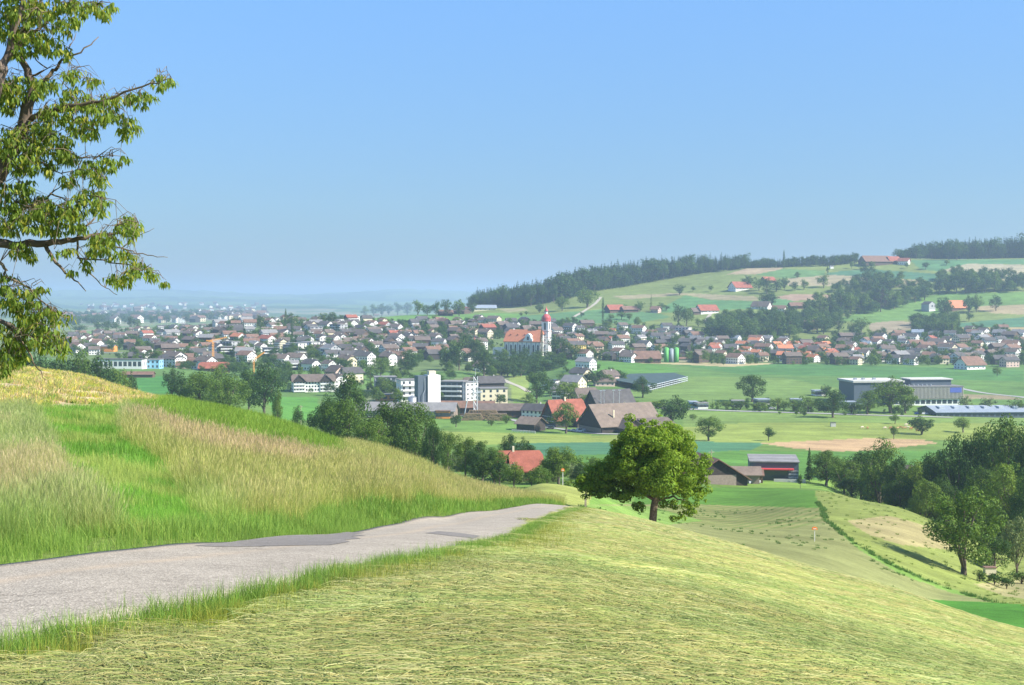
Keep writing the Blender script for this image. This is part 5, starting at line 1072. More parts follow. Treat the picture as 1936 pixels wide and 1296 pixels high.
# ---- buildings with a face of their own
def frect(m, x0, x1, z0, z1, y, out=-1, t=.06):    # a flat slab on a front at y
    m.box(x0, x1, min(y, y+out*t), max(y, y+out*t), z0, z1)
def block(name, px, base, wpx, dpx_m, ht, rz, wall, label, cat='building', floors=3, band=True, Ymin=600, roofm='grey', bal=False, Lm=None, Y=None):
    P = spot(px, base, Y, Ymin); L = Lm or wpx*P.y/F; W = dpx_m
    t = thing(name, P, label, cat, rz)
    MB().box(-L/2, L/2, -W/2, W/2, -4, ht).build('wall', WALLS[wall], t)
    MB().box(-L/2-.5, L/2+.5, -W/2-.5, W/2+.5, ht, ht+.5).build('roof', ROOFS[roofm], t)
    w = MB(); fh = ht/floors; n = max(3, int(L/4)); n2 = max(2, int(W/4.5))
    for f in range(floors):
        z = f*fh+fh*.28
        for i in range(n):
            x = -L/2+(i+.5)*L/n; w.box(x-(1.5 if band else .8), x+(1.5 if band else .8), -W/2-.06, W/2+.06, z, z+fh*.5)
        for i in range(n2):
            y = -W/2+(i+.5)*W/n2; w.box(-L/2-.06, L/2+.06, y-.9, y+.9, z, z+fh*.45)
    tag(w.build('window', GLASS, t), kind='stuff')
    if bal:
        for f in range(1, floors): MB().box(-L/2+1, L/2-1, -W/2-1.8, -W/2+.03, f*fh-.1, f*fh+1.0).build('balcony', WALLS['white' if bal == 1 else bal], t)
    return t
# church: white and pink baroque nave under orange tiles, tower with a red onion dome
def church():
    P = hit(994, 673, 1300); s = P.y/F                                 # metres per pixel there
    rz = math.radians(-24); L = 78*s/math.cos(rz)*.86; W = 20.0; ze = 16.5; zr = 28.5
    t = thing('parish_church', P, 'white baroque parish church with orange tiled roof and tall tower on the village hill', 'church', rz)
    slotmat(link('nave', wall_mesh(L, W, ze, zr, .35, 5), t), WALLS['white'])
    slotmat(link('roof', roof_mesh(L, W, ze, zr, 1.0, .35, .5), t), ROOFS['orange'])
    pil = MB(); n = 8
    for i in range(n+1):
        x = -L/2+i*L/n; x = min(max(x, -L/2+.7), L/2-.7); pil.box(x-.6, x+.6, -W/2-.45, -W/2+.1, -4, ze-1.2)
    for y in (-W/2+.8, -3.5, 3.5, W/2-.8): pil.box(L/2-.1, L/2+.45, y-.6, y+.6, -4, ze-1.2)
    pil.build('pilasters', WALLS['grey'], t)['kind'] = 'stuff'
    MB().box(-L/2-.7, L/2+.7, -W/2-.7, W/2+.7, ze-1.3, ze-.35).build('cornice', WALLS['pink'], t)
    for i in range(n):
        x = -L/2+(i+.5)*L/n
        w = MB().prism([(x-1.0, 2.5), (x+1.0, 2.5), (x+1.0, 11), (x+.7, 12.2), (x, 12.8), (x-.7, 12.2), (x-1.0, 11)], -W/2-.1, -W/2+.05, axis='y')
        w.build('window', GLASS, t)
    for y in (-6.2, 0, 6.2):
        MB().box(L/2-.05, L/2+.12, y-.8, y+.8, 3, 10.5).build('window', GLASS, t)
    # curved gable over the side entrance
    x0 = L*.17
    g = MB().prism([(x0-5.5, ze-.3), (x0+5.5, ze-.3), (x0+5.2, ze+2), (x0+3.6, ze+3.2), (x0+3.1, ze+6.0), (x0+1.6, ze+7.8), (x0, ze+8.3), (x0-1.6, ze+7.8), (x0-3.1, ze+6.0), (x0-3.6, ze+3.2), (x0-5.2, ze+2)], -W/2-.9, -W/2+4.5, axis='y')
    g.build('side_gable', WALLS['white'], t)
    MB().prism([(x0-1.3, ze+1.2), (x0+1.3, ze+1.2), (x0+1.3, ze+4.4), (x0, ze+5.4), (x0-1.3, ze+4.4)], -W/2-1.05, -W/2-.85, axis='y').build('gable_window', GLASS, t)
    for k in range(4):
        MB().prism([(-L*.38+k*L*.2, zr-5.2), (-L*.38+k*L*.2+1.6, zr-5.2), (-L*.38+k*L*.2+.8, zr-4.0)], -W*.30, -W*.12, axis='y').build('dormer', ROOFS['red'], t)
    # tower
    tx = L/2+1.0; ty = 5.0; a = 4.2; top = lambda py: (zray(1032, py, P.y)-P.z)
    z1 = top(627); z2 = top(608)
    MB().box(tx-a, tx+a, ty-a, ty+a, -5, z1).build('tower', WALLS['white'], t)
    MB().box(tx-a-.6, tx+a+.6, ty-a-.6, ty+a+.6, z1, z1+.9).build('tower_cornice', WALLS['pink'], t)
    MB().box(tx-a+.3, tx+a-.3, ty-a+.3, ty+a-.3, z1+.9, z2).build('belfry', WALLS['white'], t)
    for sx, sy in ((0, -1), (1, 0), (-1, 0)):
        cx, cy_ = tx+sx*(a-.3), ty+sy*(a-.3)
        MB().box(cx-(1.2 if sx == 0 else .12), cx+(1.2 if sx == 0 else .12), cy_-(1.2 if sy == 0 else .12), cy_+(1.2 if sy == 0 else .12), z1+2, z2-1.6).build('belfry_opening', GLASS, t)
    for k, z in enumerate((z1*.28, z1*.52, z1*.76)):
        MB().box(tx-a-.15, tx+a+.15, ty-a-.15, ty+a+.15, z-.3, z+.3).build('string_course', WALLS['pink'], t)
        MB().box(tx-.7, tx+.7, ty-a-.1, ty-a+.1, z+2, z+4.4).build('window', GLASS, t)
    zd = top(594); h = zd-z2
    MB().lathe([(a+.9, z2-.1), (a+.9, z2+.5), (a+.5, z2+h*.18), (a+.9, z2+h*.4), (a+.6, z2+h*.62), (a-.8, z2+h*.84), (1.9, z2+h)], tx, ty, 12).build('onion_dome', RED_METAL, t, True)
    zl = top(589); MB().lathe([(1.7, zd-.3), (1.7, zl), (2.2, zl)], tx, ty, 8).build('lantern', WALLS['white'], t)
    zt = top(579); MB().lathe([(2.3, zl), (2.2, zl+.8), (1.2, zl+(zt-zl)*.4), (.5, zl+(zt-zl)*.6), (.12, zt)], tx, ty, 10).build('spire_cap', RED_METAL, t, True)
    MB().box(-L/2-16, -L/2+.02, -6, 5, -5, 8.5).build('sacristy', WALLS['white'], t)
RED_METAL = simple('red_painted_dome', (.50, .09, .09), .5, 1.0, .1)
church()
# terrace wall under the church
def terrace():
    a = hit(915, 679, 1200); b = hit(1048, 679, 1200); m = MB(); n = 14; d = (b-a)
    for k in range(n):
        p = a+d*(k/n); q = a+d*((k+1)/n); zt = max(a.z, b.z)+1.5
        m.add([(p.x, p.y, p.z-5), (q.x, q.y, q.z-5), (q.x, q.y, zt), (p.x, p.y, zt), (p.x, p.y+1, p.z-5), (q.x, q.y+1, q.z-5), (q.x, q.y+1, zt), (p.x, p.y+1, zt)], [(0,1,2,3), (5,4,7,6), (3,2,6,7), (0,3,7,4), (1,5,6,2)])
    o = m.build('retaining_wall', WALLS['concrete']); tag(o, 'long pale retaining wall below the church', 'wall')
terrace()
def chapel():
    P = hit(897, 662, 1200); t = thing('chapel', P, 'little white chapel turret with a pointed red cap left of the church', 'chapel', .3)
    MB().box(-1.8, 1.8, -1.8, 1.8, -3, 9).build('turret', WALLS['white'], t)
    MB().lathe([(2.6, 9), (1.6, 10.5), (.7, 12), (.1, 15)], 0, 0, 8).build('turret_cap', RED_METAL, t)
    slotmat(link('wall', wall_mesh(9, 6, 4.5, 7.5), t), WALLS['white']).location = (6, 0, 0)
    slotmat(link('roof', roof_mesh(9, 6, 4.5, 7.5, .5), t), ROOFS['brown']).location = (6, 0, 0)
chapel()
# feed mill: white concrete silo tower with a dark steel annexe
def silo_tower():
    P = spot(817, Y=880); s = P.y/F; t = thing('silo_tower', P, 'tall white concrete silo tower with blue-grey annexe beside the sawmill', 'silo', math.radians(22))
    zt = zray(817, 709, P.y)-P.z
    MB().box(-4.2, 4.2, -4.5, 4.5, -3, zt).build('tower', WALLS['white'], t)
    MB().box(-2.6, 1.8, -2.4, 2.4, zt, zt+2.6).build('head_house', WALLS['cream'], t)
    MB().box(-10.6, -4.25, -3.5, 4.0, -3, zt*.985).build('steel_annexe', WALLS['slate'], t)
    MB().tube([(-7.5, -4.6, 6), (-7.5, -4.6, 14), (-6.2, -4.0, 16.5), (-6.2, -3.6, zt-2)], .28, 8).build('pipe', METAL, t)
    for k in range(3): MB().box(-4.25+k*2.8, -4.15+k*2.8, -4.56, -4.5, 0, zt).build('joint', WALLS['concrete'], t)
    c = P+Vector((-12.5*math.cos(-.24)+0, -6.5, 0)); c.z = float(H(c.x, c.y))
    u = thing('steel_silo', c, 'short round galvanised steel silo left of the white silo tower', 'silo')
    MB().cyl(0, 0, -2, 12, 2.7, n=20).build('drum', METAL, u, True); MB().cyl(0, 0, 12, 13.2, 2.8, .4, 20).build('lid', METAL, u)
silo_tower()
def lattice(loc, h, w, mat, jibs, name, label, cat, rz=0.0):
    t = thing(name, loc, label, cat, rz); m = MB(); n = max(4, int(h/(w*1.6)))
    for sx in (-1, 1):
        for sy in (-1, 1): m.tube([(sx*w/2, sy*w/2, -2), (sx*w/2, sy*w/2, h)], w*.09, 4)
    for k in range(n):
        z0, z1 = k*h/n, (k+1)*h/n
        for sx in (-1, 1): m.tube([(sx*w/2, -w/2, z0), (sx*w/2, w/2, z1)], w*.06, 4); m.tube([(-w/2*sx, sx*w/2, z0), (w/2*sx, sx*w/2, z1)], w*.06, 4)
    m.build('mast', mat, t)
    for nm, pts, r in jibs:
        b = MB(); a, c = Vector(pts[0]), Vector(pts[1]); b.tube([a, c], r, 4); b.tube([a+Vector((0, 0, 1.4)), c+Vector((0, 0, .6))], r, 4); k = 8
        for q in range(k): b.tube([a.lerp(c, q/k), a.lerp(c, (q+.5)/k)+Vector((0, 0, 1.2)), a.lerp(c, (q+1)/k)], r*.6, 4)
        b.build(nm, mat, t)
    return t
YEL = simple('yellow_crane_paint', (.80, .36, .06), .5); BRIGHT = simple('bright_steel', (.62, .64, .66), .4, metal=.3)
P = spot(403, 695, Ymin=900); hc = zray(403, 647, P.y)-P.z
lattice(P, hc, 1.4, YEL, [('jib', ((-4, 0, hc), (12, 5, hc+4)), .2), ('counter_jib', ((0, 0, hc), (-6, -2, hc+1)), .2)], 'tower_crane', 'orange-yellow tower crane between the houses on the left', 'crane')
P = spot(480, 712, Ymin=900); lattice(P, 14, 1.0, YEL, [('jib', ((0, 0, 14), (9, 3, 21)), .25)], 'mobile_crane', 'small yellow mobile crane with raised jib above the trees', 'crane')
P = spot(899, Y=845); hm = zray(899, 712, P.y)-P.z
t = lattice(P, hm, 2.2, BRIGHT, [('crossbeam', ((-2, 0, hm*.62), (4, 0, hm*.62)), .22)], 'steel_mast', 'bright steel conveyor mast at the sawmill', 'mast')
MB().tube([(-.5, 0, hm*.6), (-5, -1, hm*.45), (-7, -1, 2)], .4, 6).build('conveyor_pipe', BRIGHT, t); MB().tube([(0, 0, hm), (0, 0, hm+5)], .1, 4).build('aerial', BRIGHT, t)
# sawmill halls, log piles
t = gable('sawmill_hall', spot(770, Y=868)+Vector((0, 0, -.3)), math.radians(-6), 62, 17, 5.0, 9.5, 'larch', 'grey', 1.0, 0, None, False, 'long low sawmill hall with weathered grey roof and plank walls', 'sawmill')
for k in range(3): MB().box(-31.1+62.2*0, 31.1, -8.62, -8.5, .8+k*1.4, 1.3+k*1.4).build('plank_band', WALLS['concrete'], t)
gable('sawmill_hall', spot(880, Y=885), math.radians(-3), 36, 14, 5.0, 8.5, 'brown', 'rust', 1.0, 0, (8, 3, 1), False, 'low brown sawmill hall behind the log piles', 'sawmill')
gable('sawmill_hall', spot(960, Y=868), math.radians(-2), 40, 16, 4.5, 8.0, 'brown', 'brown', 1.0, 0, (6, 3, 1), False, 'long brown-roofed shed right of the log piles', 'sawmill')
block('drying_shed', 838, None, 26, 8, 4.6, 0, 'orange', 'low orange and rust timber shed below the white silo tower', 'shed', 1, True, Y=858, roofm='rust')
LOG = simple('log_bark', (.16, .11, .075), .95, 2.0, .5, local=False); LOGE = simple('log_end', (.5, .36, .2), .9, 1.0, .2, local=False)
def logs(px0, px1, Y, rows, label, mat=LOG):
    a = onground(px0, Y); b = onground(px1, Y); t = thing('log_pile', (a+b)/2, label, 'log pile'); L = (b-a).length; m = MB(); e = MB(); r = .42; n = int(L/(2*r))
    for k in range(rows):
        for i in range(n-k):
            x = -L/2+(i+.5*k+.5)*2*r; z = r+k*r*1.74; q = rh.uniform(-.3, .3)
            m.tube([(x, -2.6+q, z), (x, 2.6+q, z)], r*.97, 6, 0); e.box(x-r*.6, x+r*.6, -2.66+q, -2.6+q, z-r*.6, z+r*.6)
    tag(m.build('log', mat, t), kind='stuff'); tag(e.build('log_end', LOGE, t), kind='stuff')
logs(872, 918, 838, 6, 'long grey stack of logs at the left of the sawmill yard'); logs(920, 966, 834, 6, 'long grey stack of logs at the right of the sawmill yard'); logs(878, 950, 846, 8, 'higher pile of reddish logs behind the grey stacks')
# white apartment row
def apartments():
    P = hit(592, 740, 900); s = P.y/F; rz = math.radians(14)
    t = gable('apartment_house', P, rz, 78*s, 15, 8.6, 13.5, 'white', 'brown', 1.2, .25, (14, 4, 3), False, 'long white apartment house with brown roof and three storeys of balconies', 'apartment house', down=5)
    for x in (-11.5, 9.5):
        slotmat(link('dormer_gable', MB().prism([(x-5, 8.2), (x+5, 8.2), (x, 12.6)], -9.4, -3, axis='y').mesh('dormer_gable', [None]), t), WALLS['dark'])
        for f in range(3): MB().box(x-4.6, x+4.6, -9.0, -7.45, .2+f*2.8, 1.3+f*2.8).build('balcony', WALLS['white'], t)
        slotmat(link('dormer_roof', MB().prism([(x-6, 7.7), (x, 13.1), (x+6, 7.7), (x, 13.5)], -10, -1, axis='y').mesh('dormer_roof', [None]), t), ROOFS['brown'])
    gable('apartment_house', hit(636, 738, 900), math.radians(-50), 14, 12, 8.8, 13.2, 'white', 'brown', 1.2, .2, (4, 3, 3), True, 'white apartment house showing its gable right of the long balconied one', 'apartment house', down=5)
apartments()
block('apartment_block', 728, 742, 40, 14, 12.5, math.radians(10), 'grey', 'grey and white flat apartment block with glass balconies left of the white one', 'apartment block', 4, bal='slate', Ymin=800)
block('apartment_block', 776, 758, 46, 15, 15.5, math.radians(18), 'white', 'white four-storey flat apartment block left of the silo tower', 'apartment block', 4, band=False, bal=1, Ymin=800)
block('office_block', 742, 757, 60, 10, 4.2, math.radians(-4), 'orange', 'low flat pavilion with orange panels in front of the white blocks', 'building', 1, Ymin=800)
block('apartment_block', 858, 758, 44, 14, 14.0, math.radians(-12), 'slate', 'dark-balconied white apartment block right of the silo tower', 'apartment block', 4, bal=1, Ymin=800)
block('apartment_block', 884, 757, 22, 14, 13.0, math.radians(-38), 'white', 'narrow white apartment block behind the steel mast', 'apartment block', 4, band=False, Ymin=800)
block('apartment_block', 930, 762, 52, 14, 10.5, math.radians(14), 'cream', 'cream three-storey flat block right of the steel mast', 'apartment block', 3, band=False, Ymin=800)
gable('town_house', hit(900, 738, 800), math.radians(-10), 18, 11, 6, 10, 'white', 'brown', 1, .2, (5, 3, 2), True, 'white house with brown roof above the cream block', 'house')
gable('town_house', hit(926, 742, 800), math.radians(20), 20, 12, 8, 12.5, 'dark', 'dark', 1, .2, (5, 3, 2), True, 'dark-roofed tall house behind the cream block', 'house')
gable('town_house', hit(912, 704, 800), math.radians(-32), 12, 12, 6.4, 10.5, 'white', 'brown', 1.2, .2, (4, 4, 2), True, 'white house with brown roof alone on the slope below the church hedge', 'house')
gable('town_house', hit(636, 722, 900), math.radians(-48), 15, 12, 9, 14, 'pink', 'brown', 1, .2, (4, 3, 3), True, 'tall pink house with brown roof behind the white apartments', 'house', down=5)
gable('town_house', hit(664, 724, 900), math.radians(34), 16, 13, 9, 13, 'cream', 'dark', 1.2, .2, (4, 3, 2), True, 'wide dark-gabled cream house behind the tall trees', 'house', down=5)
block('apartment_block', 512, 674, 30, 12, 9, math.radians(14), 'slate', 'dark glass-balconied flat block on the left village slope', 'apartment block', 3, bal=1, Ymin=1000)
block('apartment_block', 552, 668, 34, 12, 9, math.radians(10), 'slate', 'blue-glazed flat block right of the dark one on the left slope', 'apartment block', 3, bal='slate', Ymin=1000)
block('apartment_block', 583, 664, 22, 12, 10, math.radians(-30), 'white', 'white cube block at the end of the glazed row', 'apartment block', 3, band=False, Ymin=1000)
block('apartment_block', 432, 670, 32, 12, 8, math.radians(12), 'brown', 'brown flat block with long balconies near the yellow crane', 'apartment block', 3, bal=1, Ymin=1000)
block('apartment_block', 596, 632, 24, 12, 9, math.radians(25), 'grey', 'grey flat block with long balconies near the top of the left slope', 'apartment block', 3, bal=1, Ymin=1000)
# left edge of the village
gable('barn_hall', hit(206, 665, 1200), math.radians(-4), 26*1500/F*1.0, 12, 6.0, 7.4, 'orange', 'grey', .8, 0, None, False, 'bright orange hall with a shallow roof on the left', 'hall')
block('factory_hall', 228, 697, 92, 14, 8.2, math.radians(-3), 'white', 'long white and grey factory hall left of the pale blue building', 'factory', 1, Ymin=1000, roofm='dark')
block('factory_hall', 293, 697, 25, 12, 8.0, math.radians(-3), 'pale_blue', 'pale blue box-shaped hall on the left', 'hall', 2, band=False, Ymin=1000)
gable('town_house', hit(323, 694, 1000), math.radians(-28), 22, 13, 8, 11.5, 'white', 'dark', 1, .5, (6, 4, 3), True, 'white three-storey house with dark hipped roof right of the pale blue hall', 'house')
gable('long_shed', hit(355, 697, 1000), 0.05, 20, 10, 3, 6.5, 'pink', 'rust', .6, 0, None, False, 'low shed with rusty red roof left of the yellow crane', 'shed')
gable('long_shed', hit(405, 703, 1000), 0.02, 26, 12, 3.5, 8.5, 'brown', 'red', .8, .3, None, False, 'long shed with red roof below the yellow crane', 'shed')
gable('long_shed', hit(262, 714, 900), 0.0, 24, 8, 2.5, 4.5, 'brown', 'rust', .6, 0, None, False, 'row of low rust-roofed sheds in the green field on the left', 'shed')
# hillside apartment cube, green silos, farm below them
t = block('apartment_block', 1292, 636, 26, 14, 11.5, math.radians(-24), 'white', 'white flat apartment cube with a red facade panel on the hillside edge', 'apartment block', 4, bal='grey', Ymin=1300)
MB().box(7.0, 7.6, -3.2, 3.2, 2, 10).build('red_panel', WALLS['red'], t)
GREENS = simple('green_silo_paint', (.12, .42, .10), .6); P = hit(1260, 685, 1200)
for k, (dx, m_, l_) in enumerate(((0, GREENS, 'left bright green tower silo beside the red-roofed barn'), (5.2, simple('grey_silo_paint', (.30, .34, .36), .6), 'grey tower silo between the two green ones'), (10.4, GREENS, 'right bright green tower silo beside the red-roofed barn'))):
    c = P+Vector((dx, 0, 0)); u = thing('tower_silo', c, l_, 'silo'); hh = 14.5 if m_ is GREENS else 13.5
    MB().cyl(0, 0, -2, hh, 2.5, n=18).build('drum', m_, u, True); MB().cyl(0, 0, hh, hh+1.0, 2.55, .6, 18).build('dome', m_, u)
gable('farm_barn', hit(1222, 686, 1200), math.radians(6), 27, 16, 5, 12, 'brown', 'rust', 1.2, .25, (6, 3, 1), False, 'farm barn with big red-brown roof left of the green silos', 'barn')
gable('farmhouse', hit(1188, 685, 1200), math.radians(-40), 15, 11, 6, 9.5, 'white', 'brown', 1, 0, (5, 4, 2), True, 'white farmhouse with brown roof left of the red-brown barn', 'farmhouse')
gable('long_shed', hit(1296, 684, 1200), 0.0, 22, 8, 3, 4.5, 'cream', 'rust', .6, 0, None, False, 'long low cream shed right of the green silos', 'shed')
gable('farm_barn', hit(1833, 698, 1200), math.radians(26), 24, 18, 5, 12.5, 'white', 'rust', 1.5, .3, (4, 4, 1), False, 'big farmhouse with wide rust-red half-hipped roof at the edge of the right village', 'farmhouse')
gable('town_house', hit(1908, 694, 1200), math.radians(20), 16, 11, 7, 10, 'pink', 'dark', 1, 0, (4, 3, 2), True, 'brick-red house with dark roof near the right edge of the picture', 'house')
# hillside farms
for px, b, L, W, ze, zr, w, r, rz, l in [
 (1399, 548, 34, 20, 4, 13, 'white', 'red', 30, 'hillside barn with a big red roof below the ridge wood'),
 (1452, 535, 22, 14, 4, 10, 'dark', 'red', 32, 'dark barn with small red roof among trees below the ridge'),
 (1655, 500, 52, 28, 5, 15, 'brown', 'rust', 14, 'great hilltop barn with wide red-brown roof'),
 (1688, 498, 22, 14, 5, 12, 'brown', 'red', 20, 'small red-roofed barn beside the hilltop barn'),
 (1709, 500, 18, 13, 6, 11, 'white', 'red', -35, 'white farmhouse with red roof right of the hilltop barn'),
 (1162, 590, 26, 15, 4, 10.5, 'brown', 'red', 28, 'red-roofed farm barn right of the dark poplar on the slope'),
 (1190, 590, 24, 13, 4, 8.5, 'brown', 'rust', 20, 'low brown farm building beside the slope farm barn'),
 (1240, 591, 12, 12, 5, 9, 'pink', 'rust', -30, 'small brick farmhouse behind the conifer on the slope'),
 (1336, 592, 30, 17, 4.5, 12, 'white', 'red', 24, 'farmhouse with broad red-brown roof where the lane climbs the hill'),
 (1318, 594, 20, 13, 4, 9, 'brown', 'brown', 26, 'brown barn left of the farmhouse on the climbing lane'),
 (1440, 584, 26, 16, 4, 11, 'white', 'brown', -35, 'dark-gabled farmhouse with white wall by the hillside wood'),
 (1473, 588, 18, 11, 4, 8, 'white', 'rust', -25, 'small white shed with rust roof right of the dark-gabled farmhouse'),
 (1506, 583, 22, 13, 4, 8.5, 'brown', 'rust', 10, 'low rust-roofed farm on the brown field edge'),
 (1527, 622, 24, 16, 5, 11.5, 'brown', 'rust', -40, 'brown timber farmhouse half hidden at the foot of the hillside wood'),
 (1806, 586, 30, 17, 4, 14, 'brown', 'orange', 28, 'orange-roofed barn between dark trees on the right hillside'),
 (873, 594, 24, 15, 5, 9.5, 'brown', 'brown', -40, 'brown chalet at the meadow edge left of the forest'), (842, 597, 20, 13, 4, 8.5, 'dark', 'rust', 20, 'dark farm shed with rust roof on the meadow edge'),
 (712, 597, 18, 10, 3, 5.5, 'pink', 'rust', 5, 'small brick shed under the tree row on the meadow'),
 (880, 590, 14, 11, 4, 8, 'cream', 'red', -30, 'cream house with red roof left of the grey farm roof'), (916, 587, 36, 18, 4, 8.5, 'cream', 'blue', 8, 'farm with long blue-grey roof at the forest end')]:
    gable('hill_farm' if 'farm' in l else 'hill_barn', hit(px, b, 1300), math.radians(rz), L, W, ze, zr, w, r, 1.5, .15, (5, 4, 1), False, l, 'farmhouse' if 'farmhouse' in l else 'barn' if 'barn' in l else 'farm building')
t = gable('hill_barn', hit(1755, 588, 1300), math.radians(-62), 16, 13, 10, 14, 'grey', 'dark', .3, 0, None, False, 'tall grey timber house alone on the right hillside', 'house')
MB().box(7.9, 8.12, -1.2, 1.2, 6.0, 8.4).build('window', GLASS, t); MB().box(8.0, 8.12, -6.3, 6.3, 0, 1.6).build('base_wall', WALLS['white'], t)
gable('field_hut', hit(1572, 508, 1500), .2, 6, 5, 3, 4.5, 'white', 'grey', .3, 0, None, False, 'tiny white hut on the ridge skyline', 'hut')
# ---- the farm in the valley, with the big barns
def big_barn():
    Y = 770; P = onground(1172, Y); P.z = float(H(P.x, Y)); rz = math.radians(26); L = 38; W = 26; ze = 4.2; zr = 14.8
    t = thing('big_barn', P, 'largest valley barn with huge weathered brown roof and dark gable', 'barn', rz)
    slotmat(link('wall', wall_mesh(L, W, ze, zr, 0, 3), t), WALLS['dark']); slotmat(link('roof', roof_mesh(L, W, ze, zr, 1.3, 0, .35), t), ROOFS['taupe'])
    wing = (6.0, -W/2-3.5)
    a = slotmat(link('porch_wall', wall_mesh(13, 11, 3.4, 7.4, 0, 3), t), WALLS['brown']); a.location = (-3.5, -W/2-2.0, 0); a.rotation_euler = (0, 0, math.pi/2)
    b = slotmat(link('porch_roof', roof_mesh(13, 11, 3.4, 7.6, 1.2, 0, .3), t), ROOFS['brown']); b.location = (-3.5, -W/2-2.0, 0); b.rotation_euler = (0, 0, math.pi/2)
    c = slotmat(link('lean_to_roof', MB().prism([(-W/2-9, 3.4), (-W/2+1.5, 7.0), (-W/2+1.5, 7.4), (-W/2-9, 3.8)], 4, 24).mesh('lean_to_roof', [None]), t), ROOFS['brown'])
    MB().box(4.5, 23, -W/2-8.2, -W/2+.1, -2, 3.4).build('lean_to_wall', WALLS['brown'], t)
    MB().box(-5.6, -1.2, -W/2-8.6, -W/2-8.45, 0, 3.2).build('barn_door', GLASS, t)
    MB().box(-L/2-.25, -L/2+.05, -W/2+1, W/2-1, 0, 2.6).build('gable_base', WALLS['larch'], t)
    MB().box(-9.6, -8.9, -9.2, -8.5, 8, 12.2).build('chimney', WALLS['cream'], t)
big_barn()
gable('farm_barn', onground(1153, 905), math.radians(28), 29, 19, 4.0, 14.6, 'dark', 'dark', 1.1, 0, None, False, 'black-walled barn with dark grey roof behind the largest barn', 'barn')
def farmhouse():
    P = onground(1068, 800); t = gable('farmhouse', P, math.radians(30), 22, 15, 5.5, 15.5, 'dark', 'red', 1.3, .12, (6, 5, 3), False, 'dark timber farmhouse with steep red roof in the valley farmyard', 'farmhouse')
    MB().box(-1, -.2, -1.2, -.4, 14.8, 17.2).build('chimney', WALLS['cream'], t)
    for f in range(3): MB().box(-11.6, -11.02, -6.8, 6.8, .9+f*2.6, 1.05+f*2.6).build('gallery', WALLS['white'], t)
    gable('farm_annexe', onground(1096, 797), math.radians(30), 9, 9, 4, 8, 'dark', 'red', 1, 0, None, False, 'small red-roofed annexe right of the steep red farmhouse', 'shed')
farmhouse()
gable('farm_shed', onground(1004, 765), math.radians(-36), 12, 11, 4.2, 7.4, 'dark', 'taupe', 1.2, 0, None, False, 'small dark shed with pale brown roof left of the red farmhouse', 'shed')
gable('town_house', onground(1013, 850), math.radians(-34), 15, 9.5, 5.6, 9.2, 'white', 'dark', .8, 0, (5, 3, 2), True, 'white house with a bright gable left of the red farmhouse', 'house')
gable('town_house', onground(1106, 965), math.radians(24), 16, 12, 6, 11.5, 'cream', 'brown', 1, .2, (4, 3, 2), True, 'house with brown half-hipped roof left of the black barn', 'house')
gable('town_house', onground(1085, 1085), math.radians(-38), 16, 12, 7, 11.5, 'cream', 'grey', 1, 0, (4, 3, 2), True, 'cream house with grey roof behind the yellowish tree', 'house')
gable('town_house', onground(1066, 1065), math.radians(-30), 14, 12, 4, 8, 'grey', 'grey', 1, 0, None, True, 'low grey-roofed house in front of the cream house', 'house')
t = block('modern_house', 1040, 736, 30, 13, 7.0, math.radians(-18), 'white', 'modern white house with flat roof of solar panels behind the big dark tree', 'house', 2, Ymin=900, roofm='dark')
MB().box(-6, 5, -5, 5, 7.6, 7.75).build('solar_panel', SOLAR, t)
block('modern_house', 1060, 756, 26, 10, 5.5, math.radians(-20), 'white', 'small white flat house half hidden between two trees', 'house', 2, Ymin=800)
gable('town_house', onground(1142, 1120), math.radians(6), 16, 11, 4, 7.5, 'pink', 'brown', 1, 0, (4, 3, 1), False, 'low pink house with brown roof left of the netted orchard', 'house')
def tree_farm():
    P = onground(993, 355); t = gable('farmhouse', P, math.radians(8), 7.6, 8, 3.2, 7.4, 'brown', 'red', .7, .22, (4, 3, 1), False, 'small farmhouse with brick-red roof hidden among trees beyond the lane', 'farmhouse')
    P2 = onground(957, 362); gable('farm_annexe', P2, math.radians(8), 4.5, 7, 3.4, 7.2, 'brown', 'red', .6, .25, None, False, 'left red-roofed annexe of the farmhouse hidden among trees', 'shed')
    MB().box(-3.4, -2.9, -.3, .3, 7, 8.8).build('chimney', WALLS['cream'], t)
tree_farm()
